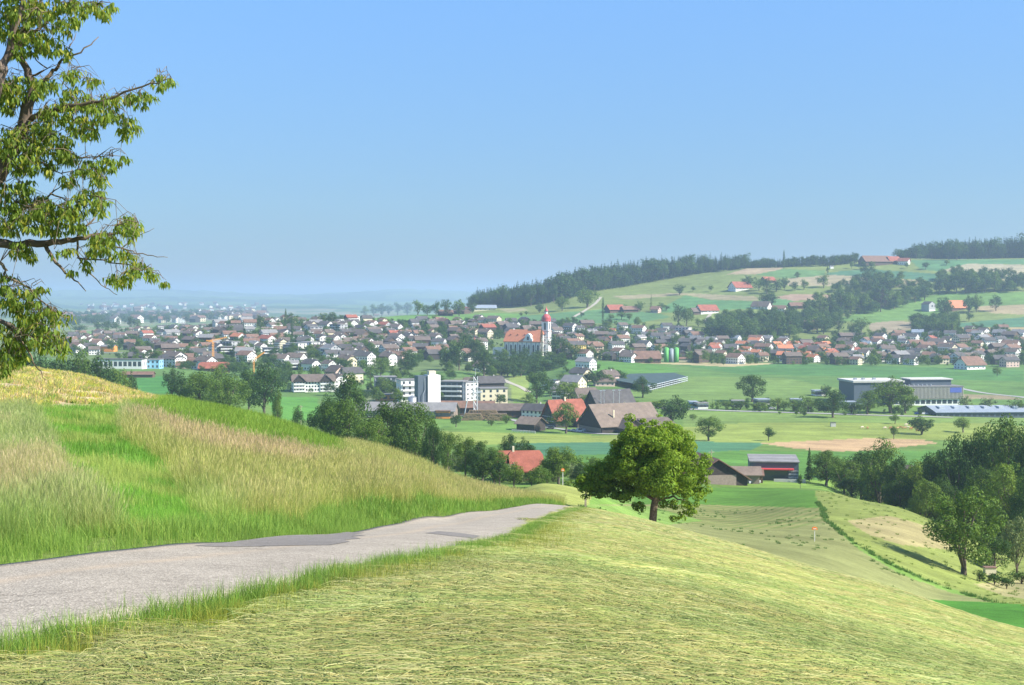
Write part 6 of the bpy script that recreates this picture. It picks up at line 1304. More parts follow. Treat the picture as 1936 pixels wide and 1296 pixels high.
# brown barn roofs right of the round tree
t = gable('farm_barn', onground(1338, 395), math.radians(-78), 16, 18, 2.0, 7.6, 'dark', 'rust', 1.0, 0, None, False, 'old barn with sweeping brown roof just right of the round tree', 'barn')
MB().box(8.05, 8.3, -7.5, 5.5, 0, 3.2).build('shutter_band', WALLS['larch'], t)
gable('farm_shed', onground(1399, 415), math.radians(-4), 11, 7, 3.0, 4.8, 'larch', 'taupe', .8, 0, None, False, 'long low shed with brown roof left of the dark modern hall', 'shed')
gable('farm_shed', onground(1425, 425), math.radians(-4), 5, 5, 2.6, 4.0, 'brown', 'rust', .5, 0, None, False, 'tiny brown shed at the corner of the dark modern hall', 'shed')
def modern_hall():
    P = onground(1461, 452); t = thing('modern_hall', P, 'modern dark slate hall with a red awning stripe', 'hall', math.radians(-7)); L = 15.5; W = 15; h = 6.6
    rr = math.radians(-7)
    MB().box(-L/2, L/2, -W/2, W/2, -2, h).build('wall', WALLS['slate'], t)
    MB().add([(-L/2-.3, -W/2-.4, h-.1), (L/2+.3, -W/2-.4, h-.1), (L/2+.3, W/2+.3, h+.5), (-L/2-.3, W/2+.3, h+.5), (-L/2-.3, -W/2-.4, h+.25), (L/2+.3, -W/2-.4, h+.25), (L/2+.3, W/2+.3, h+.85), (-L/2-.3, W/2+.3, h+.85)], [(0,3,2,1),(4,5,6,7),(0,1,5,4),(1,2,6,5),(2,3,7,6),(3,0,4,7)]).build('roof', ROOFS['grey'], t)
    MB().box(-L/2+1.4, L/2-1.6, -W/2-1.5, -W/2-.02, 4.2, 4.6).build('awning', simple('red_awning', (.75, .07, .08), .6), t)
    MB().box(-L/2+1.5, L/2-3.5, -W/2-.08, -W/2+.02, 0, 4.0).build('shop_front', GLASS, t)
    for k in range(4): MB().box(L/2-3.2, L/2-.1, -W/2-.16, -W/2+.01, .4+k*1.0, 1.0+k*1.0).build('louvre', WALLS['grey'], t)
    for k in range(3): MB().box(-L/2-.06, -L/2+.02, -5+k*3.6, -3.4+k*3.6, 2.2, 4.0).build('window', simple('pale_pane', (.45, .55, .55), .2) if k == 0 else MATS['pale_pane'], t)
    w = MB(); a = P+Vector((0, -W/2-5, 0)); a.z = float(H(a.x, a.y)); m = thing('garden_wall', a, 'low pale wall in front of the dark modern hall', 'wall', rr)
    MB().box(-2, 8, -.2, .2, -1, .9).build('wall', WALLS['concrete'], m)
modern_hall()
# houses half hidden behind the wood
gable('wood_house', onground(1727, 500), math.radians(-40), 11, 9, 5.5, 9.0, 'cream', 'brown', .8, 0, (3, 3, 2), False, 'gabled house with brown roof peeping over the wood on the right', 'house')
gable('wood_house', onground(1636, 505), math.radians(4), 12, 9, 5, 8.0, 'white', 'brown', .8, 0, (3, 3, 2), False, 'brown roof ridge just showing over the wood left of the gabled house', 'house')
# school-like timber factory and low blue-grey hall
def factory():
    P = onground(1703, 985); t = thing('timber_factory', P, 'large flat-roofed factory clad in dark panels and brown louvres in the right valley', 'factory', math.radians(7))
    MB().box(-38, -2, -8, 22, -2, 15.6).build('wall', WALLS['slate'], t); MB().box(-39, -1, -9, 23, 15.6, 17.0).build('roof', WALLS['concrete'], t)
    MB().box(-12, 38, -14, 14, -2, 4.0).build('ground_floor', WALLS['white'], t); MB().box(-14, 40, -15, 15, 4.0, 12.5).build('louvre_wall', WALLS['larch'], t)
    g = MB()
    for k in range(54): g.box(-13.5+k, -13.2+k, -15.25, -15, 4.2, 12.4)
    tag(g.build('louvre', WALLS['concrete'], t), kind='stuff')
    MB().box(-14.4, 40.4, -15.4, 15.4, 12.5, 13.1).build('lower_roof', ROOFS['grey'], t)
    MB().box(6, 36, -4, 13, 13.1, 17.0).build('upper_storey', WALLS['slate'], t); MB().box(5, 37, -5, 14, 17.0, 17.7).build('upper_roof', WALLS['concrete'], t)
    MB().box(30, 38.6, -15.35, -15.2, 8.5, 12).build('blue_sign_panel', simple('blue_panel', (.10, .14, .45), .5), t)
    for k in range(12): MB().box(-11+k*4, -8+k*4, -14.12, -13.98, .6, 3.2).build('window', GLASS, t)
    for x in (-34, -28, -20): MB().box(x, x+2, 2, 4, 17, 18.4).build('roof_vent', METAL, t)
    for k in range(8): MB().cyl(-4+k*3.2, -9, 13.1, 14.3, .6, n=8).build('roof_vent', METAL, t)
factory()
t = gable('low_hall', hit(1850, 786, 600), math.radians(4), 70, 34, 3.6, 6.6, 'slate', 'blue', .8, 0, (18, 6, 1), False, 'long low hall with pale blue-grey roof at the right edge of the valley', 'hall', ww=2.4)
for k in range(6): MB().box(-30+k*10, -27+k*10, -9, -2, 5.0, 6.75).build('skylight', BRIGHT, t)
for px, b, wd, w, l in [(1325, 772, 20, 'white', 'low white shed with blue-grey roof at the left end of the road hedge'), (1310, 770, 14, 'pale_blue', 'small pale blue stand at the left end of the road hedge'), (1395, 768, 22, 'concrete', 'pale flat shed behind the road hedge'), (1440, 765, 24, 'concrete', 'long pale flat shed in the middle of the road hedge'),
                        (1548, 748, 22, 'white', 'small white flat hall left of the large factory'), (1600, 770, 30, 'concrete', 'grey low hall in front of the large factory'), (1505, 765, 22, 'white', 'small white flat shed behind the right part of the road hedge')]:
    block('roadside_shed', px, b, wd, 9, 3.6, math.radians(rh.uniform(-12, 12)), w, l, 'shed', 1, Ymin=700, roofm='blue' if rh.random() < .6 else 'grey')
# orchard under nets
def orchard():
    a = thing('netted_orchard', hit(1240, 735, 900), 'fruit orchard under dark hail nets with a pale tensioned edge', 'orchard'); o = a.location
    q = [(1160, 728), (1190, 716), (1275, 714), (1300, 722), (1225, 741)]
    pts = [hit(x, y, 900) for x, y in q]; m = MB(); vs = [p-o+Vector((0, 0, 4.2)) for p in pts]; vb = [v-Vector((0, 0, .15)) for v in vs]; n = len(vs)
    m.add(vs+vb, [tuple(range(n)), tuple(range(2*n-1, n-1, -1))]+[(i, n+i, n+(i+1) % n, (i+1) % n) for i in range(n)]); m.build('hail_net', NET, a)
    e = MB(); A, B = pts[4], pts[3]
    for k in range(24):
        p = A.lerp(B, k/23); z = float(H(p.x, p.y)); e.tube([(p.x-o.x, p.y-o.y, z-o.z-.5), (p.x-o.x, p.y-o.y, z-o.z+4.3)], .13, 4)
    tag(e.build('pole', BRIGHT, a), kind='stuff')
    for zz in (1.0, 2.6, 4.2):
        MB().tube([A-o+Vector((0, 0, zz)), B-o+Vector((0, 0, zz))], .28, 4).build('rail', BRIGHT, a)
NET = simple('hail_net', (.055, .085, .08), .8, .15, .25)
orchard()

# ---- cars, trailers, cattle, posts
GLASSC = simple('car_glass', (.02, .025, .03), .1, spec=.6); TYRE = simple('tyre', (.02, .02, .02), .9)
PAINT = {n: simple('car_paint_'+n, c, .3, spec=.5) for n, c in (('white', (.75, .75, .75)), ('red', (.55, .05, .05)), ('silver', (.45, .46, .48)), ('dark', (.04, .045, .05)), ('blue', (.08, .15, .4)))}
CARM = None
def car(loc, rz, paint, label, van=False):
    global CARM
    if CARM is None:
        CARM = {}
        for v in (0, 1):
            h = 1.0 if not v else 1.15; top = 1.48 if not v else 2.2
            body = MB().prism([(-.86, .28), (.86, .28), (.88, h*.72), (.80, h), (-.80, h), (-.88, h*.72)], -2.15, 2.15)
            cab = MB().prism([(-1.35 if not v else -2.0, h-.02), (1.0 if not v else 1.5, h-.02), (.35 if not v else 1.1, top), (-1.0 if not v else -1.95, top)], -.72, .72, axis='y')
            win = MB().prism([(-1.2, h+.05), (.82 if not v else 1.35, h+.05), (.3 if not v else 1.05, top-.1), (-.9, top-.1)], -.745, .745, axis='y')
            CARM[v] = (body.mesh('body', [None]), cab.mesh('cabin', [None]), win.mesh('side_window', [GLASSC]), MB().cyl(0, 0, -.1, .1, .33, n=12).mesh('wheel', [TYRE]))
    b, c, w, wh = CARM[int(van)]; t = thing('delivery_van' if van else 'parked_car', loc, label, 'van' if van else 'car', rz)
    slotmat(link('body', b, t), PAINT[paint]); slotmat(link('cabin', c, t), PAINT[paint]); link('side_window', w, t)
    for x in (-1.35, 1.35):
        for y in (-.8, .8): o = link('wheel', wh, t); o.location = (x, y, .33); o.rotation_euler = (math.pi/2, 0, 0)
for px, b, Ym, rz, p, van, l in [(1096, 817, 600, .3, 'white', True, 'white van parked left of the largest barn'), (1085, 816, 600, .2, 'white', False, 'white car parked beside the white van at the farm'), (1103, 816, 600, 2.0, 'silver', False, 'silver car closest to the dark gable of the largest barn'),
     (1040, 812, 600, .2, 'dark', False, 'dark car parked under the red farmhouse'), (1412, 914, 400, .1, 'white', False, 'white car parked beside the long low shed'), (1424, 915, 400, .5, 'silver', False, 'silver car right of the white car at the low shed'),
     (1455, 902, 400, .1, 'red', False, 'red car in front of the dark modern hall'), (1485, 901, 400, -.1, 'white', True, 'white van at the right corner of the dark modern hall'), 
     (1748, 784, 600, .1, 'white', False, 'white car left of the long low hall'), (1765, 784, 600, .1, 'dark', False, 'dark car left of the long low hall'), (1735, 784, 600, .1, 'blue', False, 'blue car left of the long low hall'), (1460, 774, 600, .1, 'silver', False, 'silver car on the valley road behind the hedge'),
     (955, 775, 600, .1, 'white', False, 'white car near the sawmill sheds')]:
    P = hit(px, b, Ym); car(P, rz, p, l, van)
COWM = {'brown': simple('brown_hide', (.36, .17, .07), .8), 'tan': simple('tan_hide', (.50, .30, .14), .8), 'cream': simple('cream_hide', (.62, .52, .38), .8)}
def cow_mesh(graze):
    V = [(-1.0,0,1.15),(-.5,0,1.12),(.3,0,1.10),(.75,0,1.2),(1.05,0,1.35 if not graze else 1.0),(1.35,0,1.5 if not graze else .45),(1.65,0,1.38 if not graze else .2)]; R = [.26,.40,.42,.36,.22,.17,.10]
    E = [(i, i+1) for i in range(6)]
    def leg(root, x, y, back):
        k = len(V); V.extend([(x, y, .85), (x+(.06 if back else 0), y, .5), (x, y, .02)]); R.extend([.15, .075, .065]); E.extend([(root, k), (k, k+1), (k+1, k+2)])
    leg(0, -.92, .22, True); leg(0, -.92, -.22, True); leg(3, .7, .2, False); leg(3, .7, -.2, False)
    k = len(V); V.extend([(-1.25, 0, 1.0), (-1.3, 0, .5)]); R.extend([.05, .04]); E.extend([(0, k), (k, k+1)])
    for s in (-1, 1): k = len(V); V.append((1.3, s*.26, 1.55 if not graze else .62)); R.append(.04); E.append((5, k))
    me = bpy.data.meshes.new('cow'); me.from_pydata(V, E, []); o = bpy.data.objects.new('tmp', me); COL.objects.link(o)
    md = o.modifiers.new('s', 'SKIN'); sv = me.skin_vertices[0].data
    for i, r in enumerate(R): sv[i].radius = (r, r*.9)
    sv[2].use_root = True; o.modifiers.new('u', 'SUBSURF').levels = 1
    dg = bpy.context.evaluated_depsgraph_get(); out = bpy.data.meshes.new_from_object(o.evaluated_get(dg)); bpy.data.objects.remove(o); out.name = 'cow'
    out.materials.clear(); out.materials.append(None); return out
COWS = [cow_mesh(False), cow_mesh(True)]
for px, b, c, g, rz in [(1684,812,'brown',1,.2),(1696,813,'tan',0,.4),(1703,811,'brown',1,2.8),(1710,812,'tan',1,.1),(1716,811,'cream',0,3.0),(1722,813,'brown',1,.6),(1727,812,'tan',1,2.4),(1673,812,'cream',1,.3),(1640,812,'brown',1,1.0),(1630,811,'cream',1,.5),(1735,817,'brown',1,.3),(1713,806,'cream',0,.3)]:
    o = link('cow', COWS[g], None); slotmat(o, COWM[c]); o.location = hit(px, b, 600); o.rotation_euler = (0, 0, rz); tag(o, None, 'cow', 'cattle grazing in the valley field'); reg(o, f'{c} cow {"grazing" if g else "standing"}', px, b, 'cow')
ORANGE = simple('orange_marker', (.85, .22, .03), .6); POSTM = simple('grey_wood_post', (.50, .43, .30), .9, 4.0, .3)
def marker(loc, h, label, w=.35):
    t = thing('marker_post', loc, label, 'marker'); MB().cyl(0, 0, -.3, h, .045, n=8).build('post', WALLS['white'], t)
    MB().prism([(-w, h-.25), (w, h-.25), (w*.9, h+.05), (0, h+.18), (-w*.9, h+.05)], -.12, .12, axis='y').build('marker_board', ORANGE, t)
    MB().box(-w*.6, w*.6, -.135, -.12, h-.15, h-.05).build('white_strip', WALLS['white'], t)
marker(hit(1540, 1024, 150), 1.9, 'orange-topped marker post standing in the striped field', .38)
marker(onground(1064, 205), 2.4, 'orange-topped marker post in the field beyond the lane', .27)
t = thing('wooden_post', onground(1107, 118), 'weathered wooden post left of the round tree by the lane', 'post'); MB().prism([(-.09, -.4), (.09, -.4), (.08, 1.25), (.02, 1.32), (-.08, 1.25)], -.09, .09, axis='y').build('post', POSTM, t)
tree(1513, 897, 12, 'orchard', base=924, Ymin=300, mat='dark', label='thin young tree at the end of the bright green field')
t = thing('beehive_box', hit(1871, 1088, 150), 'small tan wooden box under the tree at the meadow foot', 'box'); MB().box(-.9, .9, -.6, .6, 0, 1.3).build('body', WALLS['cream'], t); MB().box(-1, 1, -.7, .7, 1.3, 1.42).build('lid', ROOFS['rust'], t)
t = thing('field_box', hit(1575, 807, 600), 'small grey box standing alone in the mown field', 'box'); MB().box(-1.4, 1.4, -1, 1, 0, 2.2).build('body', WALLS['concrete'], t); MB().box(-1.5, 1.5, -1.1, 1.1, 2.2, 2.4).build('lid', ROOFS['dark'], t)
def pole(loc, h, label, wires=None):
    t = thing('utility_pole', loc, label, 'pole'); MB().cyl(0, 0, -.5, h, .16, .1, 8).build('post', POSTM, t); MB().box(-.9, .9, -.06, .06, h-.8, h-.6).build('crossarm', POSTM, t)
pole(onground(569, 560), 13, 'thin utility pole in the green field behind the bank'); pole(onground(1181, 860), 10, 'utility pole right of the white gabled house'); pole(hit(1345, 905, 350), 9, 'utility pole beside the old barn right of the round tree')
for px, Y, l in [(1136, 800, 'left floodlight mast behind the largest barn'), (1142, 802, 'second floodlight mast from the left behind the largest barn'), (1160, 800, 'third floodlight mast from the left behind the largest barn'), (1171, 800, 'rightmost floodlight mast behind the largest barn')]:
    P = onground(px, Y+90); t = thing('lamp_mast', P, l, 'lamp mast'); MB().cyl(0, 0, -.5, 15, .14, .1, 8).build('mast', BRIGHT, t); MB().box(-.8, .8, -.3, .3, 15, 15.4).build('lamp_head', BRIGHT, t)
# white paddock fence by the small shed
t = thing('paddock_fence', hit(998, 818, 600), 'low white paddock fence in front of the small dark shed', 'fence'); o = t.location
fa, fb = hit(968, 817, 600), hit(1012, 820, 600)
for k in range(9):
    p = fa.lerp(fb, k/8)-o; MB().box(p.x-.1, p.x+.1, p.y-.1, p.y+.1, p.z-.4, p.z+1.3).build('post', WALLS['white'], t)
for z in (.4, .8, 1.2): MB().tube([fa-o+Vector((0, 0, z)), fb-o+Vector((0, 0, z))], .1, 4).build('rail', WALLS['white'], t)
# an excavator-yellow baler in the orchard shade right of the barn
t = thing('farm_trailer', hit(1268, 800, 600)+Vector((-9, -3, 0)), 'yellow farm trailer parked right of the largest barn', 'trailer', .2)
MB().box(-2.2, 2.2, -1.1, 1.1, .8, 2.3).build('tub', YEL, t)
for x in (-.9, .9):
    for y in (-1.15, 1.15): o = MB().cyl(0, 0, -.15, .15, .5, n=12).build('wheel', TYRE, t); o.location = (x, y, .5); o.rotation_euler = (math.pi/2, 0, 0)
MB().tube([(2.2, 0, .9), (3.6, 0, .6)], .08, 6).build('drawbar', METAL, t)
# narrow tracks
def track(pix, w, label, Ymin, mat):
    pts = [hit(x, y, Ymin) for x, y in pix]; L = arc([(p.x, p.y) for p in pts], 60) if len(pts) > 2 else None
    V = []; n = len(L)
    for k in range(n):
        d = L[min(k+1, n-1)]-L[max(k-1, 0)]; d = d/np.hypot(*d); nx = np.array([-d[1], d[0]])*w/2
        for q in (-1, 0, 1): p = L[k]+nx*q; V.append((p[0], p[1], float(H(p[0], p[1]))+.25))
    i, j = np.meshgrid(np.arange(n-1), np.arange(2), indexing='ij'); a = (i*3+j).ravel()
    tag(link('farm_track', np_mesh('farm_track', np.array(V), np.stack([a, a+1, a+4, a+3], -1), mat, True)), label, kind='structure')
TRACK = simple('gravel_track', (.40, .36, .28), .95, .2, .15, local=False); ROADM = simple('far_road', (.34, .33, .31), .9, .1, .12, local=False)
track([(1345,592),(1338,602),(1336,610),(1345,618),(1335,622)], 5, 'pale track winding up past the hillside farmhouse', 1300, TRACK)
track([(945,716),(965,725),(985,733),(1000,742)], 6, 'pale lane climbing the slope below the church', 900, TRACK)
track([(1085,600),(1110,585),(1128,572),(1136,562)], 5, 'pale track climbing along the forest edge', 1500, TRACK)
track([(870,787),(920,789),(970,795),(1010,806),(1060,812),(1120,820),(1180,822)], 5, 'pale farm road past the valley barns', 600, ROADM)
track([(1200,770),(1320,775),(1500,781),(1700,787),(1800,790)], 8, 'main valley road along the hedge', 650, ROADM)
track([(130,660),(180,658),(210,668),(300,665),(400,668)], 7, 'road along the left foot of the village', 1100, ROADM)
track([(1790,730),(1850,742),(1936,752),(1960,756)], 7, 'road behind the low hall at the right edge', 900, ROADM)

# houses and greenery too many to count
def village_filler():
    protos = []
    for v, w, r in ((0,'white','brown'),(1,'white','dark'),(2,'cream','rust'),(3,'brown','brown'),(7,'white','rust'),(4,'dark','dark')):
        L, W, ze, wm, rm, wi, ch, ba = VAR[v]; bm = bmesh.new(); me = bpy.data.meshes.new('house_mass'); off = 0
        for k, (m_, mt) in enumerate(((wm, WALLS[w]), (rm, ROOFS[r]), (wi, GLASS))):
            st = len(bm.faces); bm.from_mesh(m_); bm.faces.ensure_lookup_table()
            for f in bm.faces[st:]: f.material_index = k
            me.materials.append(mt)
        bm.to_mesh(me); bm.free(); protos.append(bpy.data.objects.new('house_mass', me))
    pts = []
    for k in range(5200):
        x = rh.uniform(120, 1936); y = rh.uniform(606, 690)
        if not inpoly(np.array([x]), np.array([y]), VILL)[0] or (905 < x < 1060 and y > 640) or (x > 690 and x < 905 and y > 684) or (1050 < x < 1320 and y < 622): continue
        if any(a <= x <= b and c <= y <= d for a, b, c, d in KEEP): continue
        P = hit(x, y, 1100)
        if P.y > 2700: continue
        if any(abs(q[0]-P.x) < q[2]+8 and abs(q[1]-P.y) < 14+q[2]*.4 for q in TAKEN): continue
        if len(pts) >= 240: break
        TAKEN.append((P.x, P.y, 7)); pts.append((P.x, P.y, P.z))
    far = []
    for x0, x1, y0, y1, n in ((380,500,596,606,90),(120,380,597,612,70),(150,500,575,592,70)):
        for k in range(n):
            P = hit(rh.uniform(x0, x1), rh.uniform(y0, y1), 2700)
            if P.y < 12500: far.append((P.x, P.y, P.z))
    allp = np.array(pts+far); n = len(allp); rz = rh.choice([-.66, .5, -.9, .15], n)+rh.normal(0, .15, n)
    scatter('house_rows', 'the smaller houses filling the village and the far villages on the plain', protos, allp, rz, np.concatenate([rh.uniform(.9, 1.1, len(pts)), rh.uniform(1.2, 2.2, len(far))]), rh.integers(0, 6, n), np.ones((n, 3)))
    # greenery close round every house
    G_, S_ = [], []
    for q in TAKEN:
        for k in range(rh.integers(10, 18)):
            a = rh.uniform(0, 6.28); r = rh.uniform(.9, 2.0); X = q[0]+math.cos(a)*(q[2]+5)*r; Yq = q[1]+math.sin(a)*(q[2]+6)*r
            if any(abs(o[0]-X) < o[2]+1.5 and abs(o[1]-Yq) < o[2]*.7+2 for o in TAKEN if abs(o[0]-X) < 20 and abs(o[1]-Yq) < 20): continue
            G_.append((X, Yq, float(H(X, Yq))-.3)); S_.append(rh.choice([2.5, 4, 6, 9.5], p=[.28, .30, .26, .16])*rh.uniform(.8, 1.25))
    pr = []
    for kd, mt in (('bush','dark'),('far','dark'),('bush','mid'),('far','mid'),('conifer','fir')):
        m2 = SPEC[kd][0][0].copy(); m2.materials.clear(); m2.materials.append(LM[mt]); pr.append(bpy.data.objects.new('shrub', m2))
    n = len(G_); scatter('garden_shrubs', 'garden shrubs and small trees packed round the village houses', pr, np.array(G_), rh.uniform(0, 6.28, n), np.array(S_), rh.choice(5, n, p=[.3,.22,.22,.18,.08]), np.ones((n, 3)))
village_filler()
# ------------------------------------------------------------------ the two trees near by
def limb(m, pts, r0, r1, n=7, jit=.0):
    P = [Vector(p) for p in pts]
    q = []
    for k in range(len(P)-1):
        for s in range(3): q.append(P[k].lerp(P[k+1], s/3)+Vector(rng.normal(0, jit, 3)))
    q.append(P[-1]); k = len(q); m.tube(q, [r0+(r1-r0)*(i/(k-1))**.8 for i in range(k)], n)
def round_tree():
    Y = 112; B = onground(1232, Y); t = thing('round_tree', B-Vector((0, 0, .1)), 'big round leafy tree just over the crest, low bough on its left', 'tree')
    s = Y/F; t.scale = (1.06, 1.06, 1.08)
    def w(px, py, d=0.0): return Vector(((px-1232)*s, d, zray(px, py, Y)-B.z))
    spots = [(1240,836,48,28),(1200,840,34,22),(1282,852,40,28),(1166,852,20,12),(1186,872,30,24),(1240,872,54,40),(1302,882,32,32),(1318,908,22,28),(1160,893,26,18),(1205,902,36,26),(1252,905,50,34),(1300,935,30,24),(1304,960,16,18),(1288,972,16,10),(1275,975,14,8),(1200,925,34,22),(1213,962,16,18),(1272,955,26,18),
             (1140,898,28,16),(1165,905,24,16),(1130,908,24,16),(1112,920,18,12),(1200,818,24,12),(1270,820,26,12),(1235,812,26,10),(1135,918,26,14),(1125,900,18,12),(1150,885,18,10),(1118,912,20,12),(1150,922,30,13),(1128,934,18,9),(1108,924,12,8),(1175,938,24,10),(1222,850,40,26),(1262,838,30,20),(1230,820,26,12),(1330,890,10,14),(1325,935,10,14)]
    bl = []
    for px, py, rx, ry in spots:
        c = w(px, py); depth = rx*s*.95; big = rx > 28
        for k in range(15 if big else 7):
            f = rng.uniform(.22, .40) if px > 1180 else rng.uniform(.36, .58); d = rng.normal(0, depth*(.85 if px > 1180 else .35))
            bl.append((c.x+rng.normal(0, rx*s*.45), d, c.z+rng.normal(0, ry*s*.42), rx*s*f, ry*s*f*1.05))
    for k in range(26): bl.append((rng.normal(.5, 1.1), rng.normal(0, 1.3), w(1232, rng.uniform(848, 925)).z, rng.uniform(.9, 1.5), rng.uniform(.8, 1.2)))
    for k in range(34):                                # front and back of the crown
        a = rng.uniform(0, 6.28); r = rng.uniform(2.0, 4.2); bl.append((.4+math.cos(a)*r*.9, math.sin(a)*r, w(1232, rng.uniform(835, 935)).z, rng.uniform(.45, .8), rng.uniform(.4, .65)))
    n = 85000; P, N = blob_leaves(bl, n, .3)
    me = crown_mesh('crown', P, N, rng.uniform(.13, .24, n), LM['walnut'], .35, asp=.6, hang=1.0)
    link('crown', me, t)
    m = MB(); limb(m, [(0, 0, -.6), (.05, 0, 0), w(1236, 960), w(1242, 930)], .34, .26, 12); m.build('trunk', BARKL, t, True)
    for pts, r in (([w(1242, 932), w(1225, 900, -.5), w(1195, 865, -1)], .2), ([w(1242, 932), w(1256, 895, .6), w(1268, 850, .8)], .22), ([w(1240, 938), w(1280, 905, -.8), w(1312, 885, -1)], .17), ([w(1238, 945), w(1195, 925, .3), w(1150, 915, .2), w(1115, 918, 0)], .16), ([w(1242, 935), w(1240, 880, 1.2), w(1238, 835, 1.0)], .2), ([w(1240, 950), w(1275, 945, 1.2), w(1300, 955, 1.5)], .12)):
        b = MB(); limb(b, pts, r, .04, 7, .06); b.build('limb', BARK, t, True)
round_tree()

def cherry_tree():
    Y = 20.0; s = Y/F
    B = Vector(((-95-CX)*s, Y, 0)); B.z = float(H(B.x, B.y))
    t = thing('cherry_tree', B, 'cherry tree with drooping leaves reaching in from the left edge', 'tree')
    def w(px, py, d=0.0):
        Yd = Y+d; return Vector(((px-CX)/F*Yd-B.x, d, EYE.z+ray(px, py)[2]*Yd-B.z))
    limbs = [([(-95,470,0),(-40,400,0),(0,330,0),(35,265,.1),(50,235,.2),(62,190,.2),(66,160,.2),(58,135,.2),(45,108,.2),(20,90,.1)], .17, .03),
      ([(66,165,.2),(90,155,.3),(108,135,.4),(118,120,.4),(138,108,.5),(165,92,.5),(192,70,.6)], .045, .006), ([(138,108,.5),(136,92,.6),(150,62,.7)], .018, .004),
      ([(62,228,.2),(93,212,0),(150,200,-.2),(195,192,-.3),(240,175,-.4),(290,158,-.5),(328,148,-.6)], .045, .006), ([(-60,300,-.5),(-10,200,-.5),(10,140,-.5),(20,110,-.4),(30,60,-.4),(48,20,-.4),(52,-30,-.4)], .08, .035),
      ([(12,140,-.5),(0,115,-.6),(-30,80,-.7)], .05, .03), ([(75,-20,.3),(62,40,.2),(45,85,.2),(22,108,-.3)], .04, .03), ([(35,268,.1),(60,285,.5),(90,290,.6),(120,297,.6),(180,298,.5),(235,296,.4)], .03, .004),
      ([(-95,520,.2),(-60,475,.2),(0,462,.2),(40,465,.3),(90,460,.3),(130,455,.3),(160,450,.3),(190,447,.4),(240,440,.5)], .10, .015), ([(140,455,.3),(158,437,.4),(182,412,.5)], .03, .012),
      ([(88,462,.3),(100,490,.1),(120,510,0),(140,530,0),(163,551,-.1)], .035, .006), ([(148,452,.3),(150,488,.5),(160,505,.6),(175,520,.6),(200,545,.7),(222,558,.7)], .018, .004), ([(190,447,.4),(215,462,.5),(235,470,.5),(260,480,.4),(290,485,.4),(318,487,.4)], .018, .004),
      ([(235,470,.5),(262,445,.6),(293,432,.6)], .010, .003), ([(150,488,.5),(195,492,.4),(235,500,.3),(270,505,.3),(305,520,.3)], .014, .004), ([(-30,480,0),(2,495,-.1),(12,512,-.1),(10,522,-.1),(45,538,-.1),(75,562,-.2),(100,590,-.2),(130,602,-.2)], .03, .006),
      ([(-95,560,-.2),(-40,590,-.2),(20,615,-.2),(70,640,-.2),(115,668,-.2)], .06, .006), ([(10,610,-.2),(50,660,0),(70,700,0),(88,720,0)], .02, .004), ([(0,395,.4),(40,400,.5),(70,390,.6),(100,366,.7),(120,352,.7)], .04, .005), ([(30,380,.3),(62,395,.5),(80,420,.5),(105,430,.5)], .02, .005),
      ([(96,366,.6),(130,380,.7),(175,368,.7),(200,362,.7)], .014, .004), ([(90,100,.2),(60,75,.2),(50,45,.2)], .02, .01), ([(45,85,.2),(90,45,.2),(130,20,.2),(190,8,.1),(215,5,.1)], .03, .005), ([(60,145,.3),(95,130,.2),(70,105,.4)], .02, .006), ([(70,300,0),(120,330,.2),(170,322,.2)], .014, .004)]
    segs = []
    for pts, r0, r1 in limbs:
        b = MB(); W_ = [w(*p) for p in pts]; limb(b, W_, r0, r1, 7, .012); b.build('branch', BARKL if r0 < .05 else BARK, t, True)
        for a, c in zip(W_[:-1], W_[1:]):
            k = max(1, int((c-a).length/.12)); segs += [a.lerp(c, q/k) for q in range(k)]
    m = MB(); limb(m, [(0, 0, -.4), (.05, 0, 1.2), (.1, 0, 2.4), tuple(w(-95, 560)), tuple(w(-95, 470)), tuple(w(-60, 300)), tuple(w(-100, 120)), tuple(w(-90, -60))], .34, .10, 12, .02); m.build('trunk', BARK, t, True)
    SP = np.array([tuple(p) for p in segs])
    blobs = [(40,12,50,25),(110,18,45,26),(165,12,40,18),(205,18,20,18),(150,40,12,12),(28,50,35,28),(70,55,35,28),(125,52,18,18),(58,85,40,20),(100,85,22,20),(128,100,12,12),(35,105,16,12),(145,140,16,16),(180,155,15,9),(312,153,20,13),(268,185,32,16),(215,188,25,14),(190,202,34,18),(145,185,32,24),(95,160,26,16),(48,165,45,28),(12,185,30,38),(220,217,22,12),(247,240,18,26),(200,225,14,14),(160,238,32,24),(175,255,12,12),(110,215,35,28),(72,250,40,24),(125,265,18,14),(28,270,50,38),(90,285,48,26),(48,310,45,22),(100,320,20,12),(135,298,20,12),(168,318,32,18),(208,310,26,14),(238,299,10,7),(190,338,20,12),(130,343,18,12),(55,350,20,10),(18,358,40,16),
      (175,368,32,18),(140,392,32,18),(190,388,18,20),(58,390,56,28),(110,405,48,22),(28,420,50,24),(100,430,42,14),(38,470,20,18),(240,422,26,18),(252,438,14,18),(200,445,28,16),(150,430,20,12),(190,466,32,18),(232,482,28,12),(262,508,26,14),(285,522,12,9),(310,535,7,5),(235,527,26,12),(210,525,16,10),(165,500,10,12),(140,512,7,8),(55,484,14,12),(120,476,26,7),(30,560,45,28),(80,545,8,8),(60,590,48,24),(112,602,24,18),(38,630,50,34),(95,640,38,28),(18,672,34,28),(117,662,10,12),(8,700,10,10),(14,522,16,10),
      (-60,60,60,60),(-60,200,60,60),(-120,130,60,70),(-60,330,50,50),(-60,430,50,40),(-60,560,50,40),(-80,640,60,40),(-180,300,80,90),(-190,480,80,90),(-200,120,70,80),(-150,-60,90,70),(0,-60,90,50),(110,-40,60,30),(-280,380,80,100),(-280,200,70,90)]
    P, N, S, tw = [], [], [], MB()
    LP = []
